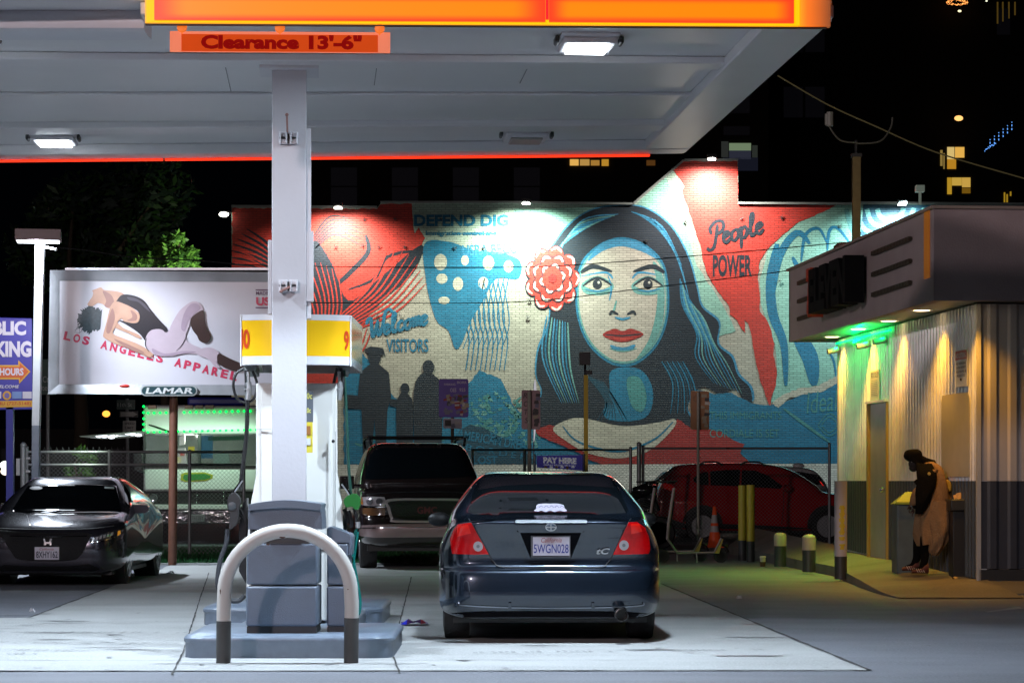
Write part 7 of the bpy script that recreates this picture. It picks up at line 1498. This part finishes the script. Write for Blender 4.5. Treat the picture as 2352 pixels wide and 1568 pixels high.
o = sgn('yellow_pole', 'slim yellow pole with a black box floodlight on top in front of the mural', 1346, 0, 0, YS); g = MB(); g.obox(Vector((P(1341, 0, YS).x, YS, 0)), (.10, 0, 0), (0, .1, 0), UP * (H + (1103 - 861) / F * YS)); build(g, 'pole', mat('pole_yellow', (.80, .55, .03), .5, var=.15), o, smooth=False)
g = MB(); g.pbox(1331, 808, 1356, 838, YS, .22); g.tube([P(1344, 838, YS + .1), P(1344, 862, YS + .05)], .03, 8); g.box(P(1352, 855, YS), (.16, .1, .10)); build(g, 'floodlight', BLKM, o, bevel=.015)
o = sgn('pay_here_sign', 'blue and white pay here sign on a steel frame just above the coupe roof', 1285, 0, 0, 55.); Yk = 55.
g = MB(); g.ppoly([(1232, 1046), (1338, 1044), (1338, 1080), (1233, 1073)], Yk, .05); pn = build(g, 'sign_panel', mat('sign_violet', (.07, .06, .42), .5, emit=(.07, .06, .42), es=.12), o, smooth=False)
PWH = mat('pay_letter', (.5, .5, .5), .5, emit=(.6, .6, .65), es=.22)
g = MB(); g.text('PAY HERE', (1248, 1063, 1324, 1049), lambda x, y: P(x, y + (x - 1248) * .03, Yk - .01), bold=.06); g.text('DISPLAY RECEIPT ON DASH', (1249, 1068.5, 1322, 1065), lambda x, y: P(x, y + (x - 1248) * .03, Yk - .01), bold=.02); build(g, 'lettering', PWH, pn, smooth=False)
for k in range(6):
    x = 1250 + k * 12.5; g = MB(); g.ppoly([(x, 1070), (x + 7, 1070), (x + 7, 1074), (x, 1074)] if k != 4 else ell(x + 3, 1073.5, 3, 3, 10), Yk - .012); build(g, 'card_logo', PWH if k % 2 else SYE, pn, smooth=False)
for x in (1228, 1341): post_(o, x, 1042, Yk + .05, .03)
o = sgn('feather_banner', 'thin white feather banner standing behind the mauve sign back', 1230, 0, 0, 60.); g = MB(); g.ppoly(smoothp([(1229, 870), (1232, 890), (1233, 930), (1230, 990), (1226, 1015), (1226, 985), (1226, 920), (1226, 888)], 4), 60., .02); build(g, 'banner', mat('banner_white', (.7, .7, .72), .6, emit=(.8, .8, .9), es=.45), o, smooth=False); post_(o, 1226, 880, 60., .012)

# ================================================================== CONE, SCOOTERS, MOTORCYCLE
cY = 48.2; cc = Vector((P(1641, 0, cY).x, cY, 0)); cs_ = F / cY; ch_ = (1250 - 1172) / cs_ + .13
o = thing('traffic_cone', 'orange traffic cone with two white reflective bands behind the scooter', 'cone', cc); g = MB(); rr = lambda h: .135 - .105 * h / ch_
g.box(cc + UP * .02, (.36, .36, .04)); g.lathe([(rr(0), .03), (rr(ch_ * .38), ch_ * .38)], cc, seg=24); g.lathe([(rr(ch_ * .53), ch_ * .53), (rr(ch_ * .60), ch_ * .60)], cc, seg=24); g.lathe([(rr(ch_ * .80), ch_ * .80), (rr(ch_), ch_), (.02, ch_ + .01), (0, ch_ + .005)], cc, seg=24)
build(g, 'cone_body', mat('cone_orange', (.75, .09, .02), .5, emit=(1, .1, .02), es=.03), o)
for a, b in ((.38, .53), (.60, .80)): g = MB(); g.lathe([(rr(ch_ * a) + .001, ch_ * a), (rr(ch_ * b) + .001, ch_ * b)], cc, seg=24); build(g, 'reflective_band', mat('band_reflective', (.6, .58, .56), .4, bump=.3, bscale=90), o)
sY = 39.2
def scooter(label):
    o = thing('electric_scooter', label, 'scooter', (P(1585, 0, sY).x, sY, 0), 0, 'kick scooters by the fence'); SM = mat('scooter_grey', (.22, .18, .17), .4, metal=.4)
    p = lambda x, y, d=0: P(x, y, sY + d)
    g = MB(); g.tube([p(1532, 1235), p(1556, 1270), p(1640, 1268.5), p(1657, 1236)], .022, 8); g.tube([p(1556, 1270, .13), p(1640, 1268.5, .13)], .02, 8); g.obox(p(1558, 1271), (p(1638, 0) - p(1558, 0)).xyz * 1, (0, .13, 0), (0, 0, .03)); g.v = [Vector((v.x, v.y, min(v.z, 1.3))) for v in g.v]; build(g, 'deck', SM, o)
    g = MB(); g.prism([p(x, y, -.01) for x, y in ((1640, 1270), (1654, 1238), (1661, 1238), (1652, 1270))], (0, .12, 0)); build(g, 'rear_bracket', mat('bracket_yellow', (.45, .32, .05), .4), o, smooth=False)
    g = MB(); g.tube([p(1533, 1238), p(1536, 1200), p(1548, 1120)], .026, 10); build(g, 'stem', mat('stem_pink_grey', (.26, .2, .2), .4), o)
    g = MB(); g.tube([p(1545, 1150, .02), p(1537, 1210, .02)], .034, 8); build(g, 'battery', BLKM, o)
    g = MB(); g.tube([p(1534, 1108, -.1), p(1548, 1107), p(1552, 1105, .25)], .016, 8); g.tube([p(1505, 1106, .0), p(1530, 1106, .0), p(1556, 1104, .0)], .014, 8); build(g, 'handlebar', BLACK, o)
    for x, y in ((1655, 1276), (1521, 1276)):
        g = MB(); g.lathe([(.07, -.025), (.105, -.025), (.113, 0), (.105, .025), (.07, .025), (.07, -.025)], p(x, y, .06), (0, 1, 0), 24); g.lathe([(0, -.02), (.06, -.02), (.06, .02), (0, .02)], p(x, y, .06), (0, 1, 0), 16); build(g, 'wheel', TREAD, o)
    g = MB(); g.tube(catmull([p(1644, 1262, .06), p(1655, 1252, .06), p(1668, 1256, .06), p(1673, 1268, .06)], 5), .02, 6); build(g, 'mudguard', BLKM, o)
    g = MB(); g.ball(p(1669, 1252, .04), .018); build(g, 'rear_lamp', mat('lamp_green_dull', (.1, .2, .04), .3), o)
    g = MB(); g.tube([p(1600, 1270, -.02), p(1601, 1292, -.08)], .008, 6); build(g, 'kickstand', STEEL, o)
    return o
sc1 = scooter('grey kick scooter parked behind the coupe, the nearer of the pair')
sc2 = copy_tree(sc1, (sc1.location.x - .27, sY + .75, 0), 0, 'second kick scooter mostly hidden behind the nearer one'); 
mo = thing('motorcycle', 'chrome motorcycle parked behind the coupe by the gate post', 'motorcycle', (P(1478, 0, 46).x, 46.2, 0)); mY = 46.2
p = lambda x, y, d=0: P(x, y, mY + d)
for x in (1420, 1512):
    g = MB(); g.lathe([(.22, -.06), (.30, -.06), (.325, 0), (.30, .06), (.22, .06), (.22, -.06)], Vector((P(x, 0, mY).x, mY, .325)), (0, 1, 0), 28); build(g, 'wheel', TREAD, mo)
g = MB(); g.ball(p(1480, 1126), .17, 0, 14, 10, (1.5, .8, .7)); build(g, 'tank', mat('tank_black', (.015, .015, .018), .15, coat=1), mo)
g = MB(); g.ball(p(1450, 1138), .14, 0, 12, 8, (1.9, .9, .45)); build(g, 'seat', BLACK, mo)
g = MB()
random.seed(11)
for k in range(6): g.tube([p(1486 + k * 2.5, 1172 - k * 3, -.1), p(1490 + k * 1.5, 1138 - k * 1.5, -.12)], .028, 8)
for k in range(5): g.tube(catmull([p(1458, 1150 + k * 4, -.12), p(1475, 1142 + k * 5, -.16), p(1494, 1150 + k * 5, -.14)], 4), .02, 8)
g.tube([p(1496, 1128), p(1514, 1172)], .03, 8); g.tube([p(1400, 1178, -.18), p(1490, 1176, -.18)], .04, 10); build(g, 'engine', CHROME, mo)
g = MB(); g.tube(catmull([p(1478, 1112, -.3), p(1492, 1106), p(1498, 1108, .3)], 5), .014, 8); g.lathe([(0, .09), (.09, .06), (.10, 0), (0, -.02)], p(1500, 1124), (1, 0, 0), 16); build(g, 'handlebar', CHROME, mo)
light('POINT', 'scooter_fill_light', Vector((P(1560, 0, 38).x, 36.5, 2.6)), 18, (1, .86, .7), shadow_soft_size=.3)  # added fill point, no lamp built here; brightens the scooters

# ================================================================== PERSON
pr = thing('person', 'person in a black hood and tan robe bending forward beside the grey bin', 'person', (P(2125, 0, 29.9).x, 29.9, .17)); PZ = pr.location.z; PY = 29.9; ps = F / PY
def V(x, y, d=0): q = P(x, y, PY + d); return q
def loc(v): return MX[pr.name].inverted() @ v
def skin(name, nodes, edges, m_, parent, lv=2):
    me = bpy.data.meshes.new(name); me.from_pydata([tuple(loc(n[0])) for n in nodes], edges, []); o = bpy.data.objects.new(name, me); COL.objects.link(o); o.parent = parent; MX[o.name] = MX[pr.name].copy()
    md = o.modifiers.new('skin', 'SKIN'); 
    for i, n in enumerate(nodes): me.skin_vertices[0].data[i].radius = n[1] if isinstance(n[1], tuple) else (n[1], n[1])
    me.skin_vertices[0].data[0].use_root = True; md.use_smooth_shade = True
    s2 = o.modifiers.new('sub', 'SUBSURF'); s2.levels = lv; s2.render_levels = lv; me.materials.append(m_); return o
gz = lambda y: y   # picture rows
nodes = [(V(2152, 1172), (.13, .11)), (V(2156, 1130), (.13, .11)), (V(2154, 1088), (.15, .12)), (V(2138, 1068), (.09, .09)), (V(2124, 1060), (.055, .055)), (V(2106, 1052), (.085, .085)), (V(2098, 1056), (.075, .07)),
         (V(2146, 1182, -.09), (.085, .085)), (V(2124, 1234, -.05), (.07, .07)), (V(2124, 1288, -.06), (.052, .052)), (V(2116, 1306, -.06), (.04, .04)), (V(2100, 1310, -.07), (.035, .03)),
         (V(2148, 1180, .10), (.085, .085)), (V(2111, 1230, .10), (.082, .08)), (V(2106, 1282, .10), (.052, .052)), (V(2096, 1300, .10), (.04, .04)), (V(2078, 1304, .10), (.035, .03)),
         (V(2144, 1084, -.17), (.06, .06)), (V(2116, 1128, -.2), (.045, .045)), (V(2101, 1160, -.14), (.032, .032)), (V(2099, 1168, -.12), (.036, .022)),
         (V(2140, 1084, .17), (.06, .06)), (V(2108, 1126, .18), (.045, .045)), (V(2094, 1152, .12), (.032, .032)), (V(2092, 1160, .1), (.036, .022))]
edges = [(0, 1), (1, 2), (2, 3), (3, 4), (4, 5), (5, 6), (0, 7), (7, 8), (8, 9), (9, 10), (10, 11), (0, 12), (12, 13), (13, 14), (14, 15), (15, 16), (2, 17), (17, 18), (18, 19), (19, 20), (2, 21), (21, 22), (22, 23), (23, 24)]
body = skin('body', nodes, edges, BLKC, pr)
SKN = mat('skin_dark', (.05, .025, .015), .6)
for hx, hy, hd in ((2099, 1168, -.12), (2092, 1160, .1)):   # hands: palm with five fingers
    n_ = [(V(hx, hy, hd), .020), (V(hx - 1.5, hy + 7, hd), .020)]; e_ = [(0, 1)]
    for k, (dx, L) in enumerate(((-.03, .8), (-.01, 1.0), (.01, .95), (.03, .75))):
        i0 = len(n_); base = V(hx - 2, hy + 9, hd + dx); n_ += [(base, .009), (V(hx - 4, hy + 9 + 5 * L, hd + dx), .008), (V(hx - 3, hy + 9 + 9 * L, hd + dx), .006)]; e_ += [(1, i0), (i0, i0 + 1), (i0 + 1, i0 + 2)]
    i0 = len(n_); n_ += [(V(hx - 5, hy + 5, hd - .025), .010), (V(hx - 8, hy + 10, hd - .03), .008)]; e_ += [(0, i0), (i0, i0 + 1)]
    skin('hand', n_, e_, SKN, pr, 1)
def robe(name, rings, m_, seg=40, fold=.02, nf=7, seed=0):
    """rings: (centre, half width, half depth, tilt) from top to bottom"""
    random.seed(seed); ph = [random.uniform(0, 6.28) for _ in range(4)]; g = MB(); n = len(rings); C_ = catmull([r[0] for r in rings], 4); W_ = catmull([(r[1], r[2], r[3]) for r in rings], 4); N = len(C_)
    for i in range(N):
        c = C_[i]; w_, d_, sk = W_[i]; t = i / (N - 1)
        for k in range(seg):
            a = 2 * math.pi * k / seg; f = 1 + fold * (.3 + t * 1.4) / max(w_, .05) * (math.sin(a * nf + ph[0] + t * 3) * .6 + math.sin(a * (nf * 2 - 1) + ph[1] - t * 5) * .3 + math.sin(a * 3 + t * 14 + ph[2]) * .35)
            g.v.append(c + Vector((math.cos(a) * w_ * f, math.sin(a) * d_ * f, sk * math.cos(a))))
    for i in range(N - 1):
        for k in range(seg): g.f.append([i * seg + k, i * seg + (k + 1) % seg, (i + 1) * seg + (k + 1) % seg, (i + 1) * seg + k]); g.m.append(0)
    g.f.append(list(range(seg))); g.m.append(0)
    o = build(g, name, m_, pr, angle=80); return o
robe('robe', [(V(2136, 1060), .05, .08, 0), (V(2141, 1070), .12, .16, -.02), (V(2144, 1095), .155, .20, -.02), (V(2147, 1135), .195, .20, 0), (V(2144, 1175), .215, .19, .0), (V(2142, 1205), .22, .18, .02), (V(2142, 1228), .21, .17, .03), (V(2144, 1246), .185, .15, .04)], TAN, fold=.024, nf=6, seed=2)
robe('robe_sleeve', [(V(2143, 1078, -.17), .06, .06, 0), (V(2128, 1104, -.21), .075, .06, 0), (V(2112, 1128, -.21), .085, .06, .0), (V(2104, 1152, -.17), .075, .055, 0), (V(2101, 1160, -.15), .05, .045, 0)], TAN, 24, .010, 5, 3)
robe('robe_drape', [(V(2156, 1150, -.06), .155, .19, 0), (V(2158, 1190, -.06), .165, .19, .02), (V(2160, 1222, -.06), .15, .18, .06), (V(2160, 1242, -.06), .135, .15, .08), (V(2154, 1262, -.06), .08, .09, .05), (V(2150, 1276, -.06), .015, .02, 0)], TAN, fold=.022, nf=5, seed=8)
g = MB(); g.ppoly([(2134, 1225), (2148, 1252), (2142, 1282), (2134, 1262)], PY - .05, .03); build(g, 'robe_lining', mat('lining_grey', (.08, .065, .05), .9), pr, smooth=False)
robe('hood', [(V(2102, 1031), .035, .04, 0), (V(2099, 1036), .095, .10, -.01), (V(2097, 1047), .116, .12, -.02), (V(2097, 1059), .112, .12, -.05), (V(2106, 1066), .125, .14, -.05), (V(2123, 1069), .15, .17, -.05), (V(2134, 1080), .14, .19, -.03)], BLKC, 28, .006, 5, 4)
g = MB(); g.ball(V(2099, 1064, -.0), .068, 0, 14, 10, (1, .85, 1.15)); g.ball(V(2092.5, 1066), .016, 0, 8, 6); g.ball(V(2098, 1074), .055, 0, 12, 8, (1, .8, .9)); 
face = build(g, 'face', mat('skin_shadowed', (.018, .010, .007), .7), pr)
g = MB(); g.ball(V(2094, 1060, -.05), .008, 0, 8, 6); g.ball(V(2094, 1060, .05), .008, 0, 8, 6); build(g, 'eye', mat('eye_pale', (.3, .28, .25), .3), face)
robe('black_scarf', [(V(2122, 1064, -.12), .10, .06, 0), (V(2128, 1085, -.2), .125, .06, 0), (V(2128, 1110, -.24), .12, .055, 0), (V(2122, 1135, -.25), .10, .05, 0), (V(2116, 1158, -.24), .07, .045, 0), (V(2111, 1180, -.2), .035, .03, 0)], BLKC, 24, .012, 4, 6)
g = MB(); g.ppoly([(2099, 1105), (2112, 1096), (2114, 1102), (2105, 1113)], PY - .26, .04); build(g, 'scarf_end', BLKC, pr, smooth=False)
g = MB(); g.lathe([(.017, 0), (.02, .004), (.017, .008)], V(2134, 1087.5, -.275), (0, -1, 0), 20); build(g, 'round_badge', mat('badge_gold', (.4, .3, .08), .4), pr)
g = MB(); g.ppoly([(2172, 1100), (2182, 1103), (2186, 1112), (2186, 1128), (2178, 1130), (2173, 1118)], PY - .1, .1); build(g, 'back_pouch', mat('pouch_yellow', (.45, .30, .04), .8, bump=.5), pr, bevel=.02)
for (x, y, d) in ((2118, 1308, -.06), (2096, 1303, .10)):
    g = MB(); prof_ = []
    for i in range(9):
        t = i / 8; cxp = x + 14 - t * 38; hh = .052 - .03 * t ** 1.5 + (.02 if i < 3 else 0); ww = .042 + .008 * math.sin(t * 3.1); zc = P(cxp, 0, PY + d)
        base = 1317 if d < 0 else 1311
        for k in range(12):
            a = 2 * math.pi * k / 12; z = P(cxp, base, PY + d).z + .005 + hh * (1 + math.sin(a)) * .9
            g.v.append(Vector((zc.x, PY + d + math.cos(a) * ww, max(z, P(cxp, base, PY + d).z))))
    for i in range(8):
        for k in range(12): g.f.append([i * 12 + k, i * 12 + (k + 1) % 12, (i + 1) * 12 + (k + 1) % 12, (i + 1) * 12 + k]); g.m.append(0)
    g.f += [list(range(12)), list(range(96, 108))]; g.m += [0, 0]
    sh_ = build(g, 'shoe', mat('shoe_maroon', (.09, .018, .012), .6), pr, angle=70)
    g = MB(); base = 1317 if d < 0 else 1311
    for k in range(4):
        xx = x - 12 + k * 5; g.tube([P(xx - 2, base - 12 + k * .3, PY + d - .040), P(xx + 3, base - 3, PY + d - .052)], .0045, 5)
    build(g, 'stripes', mat('stripe_white', (.5, .42, .38), .6), sh_)
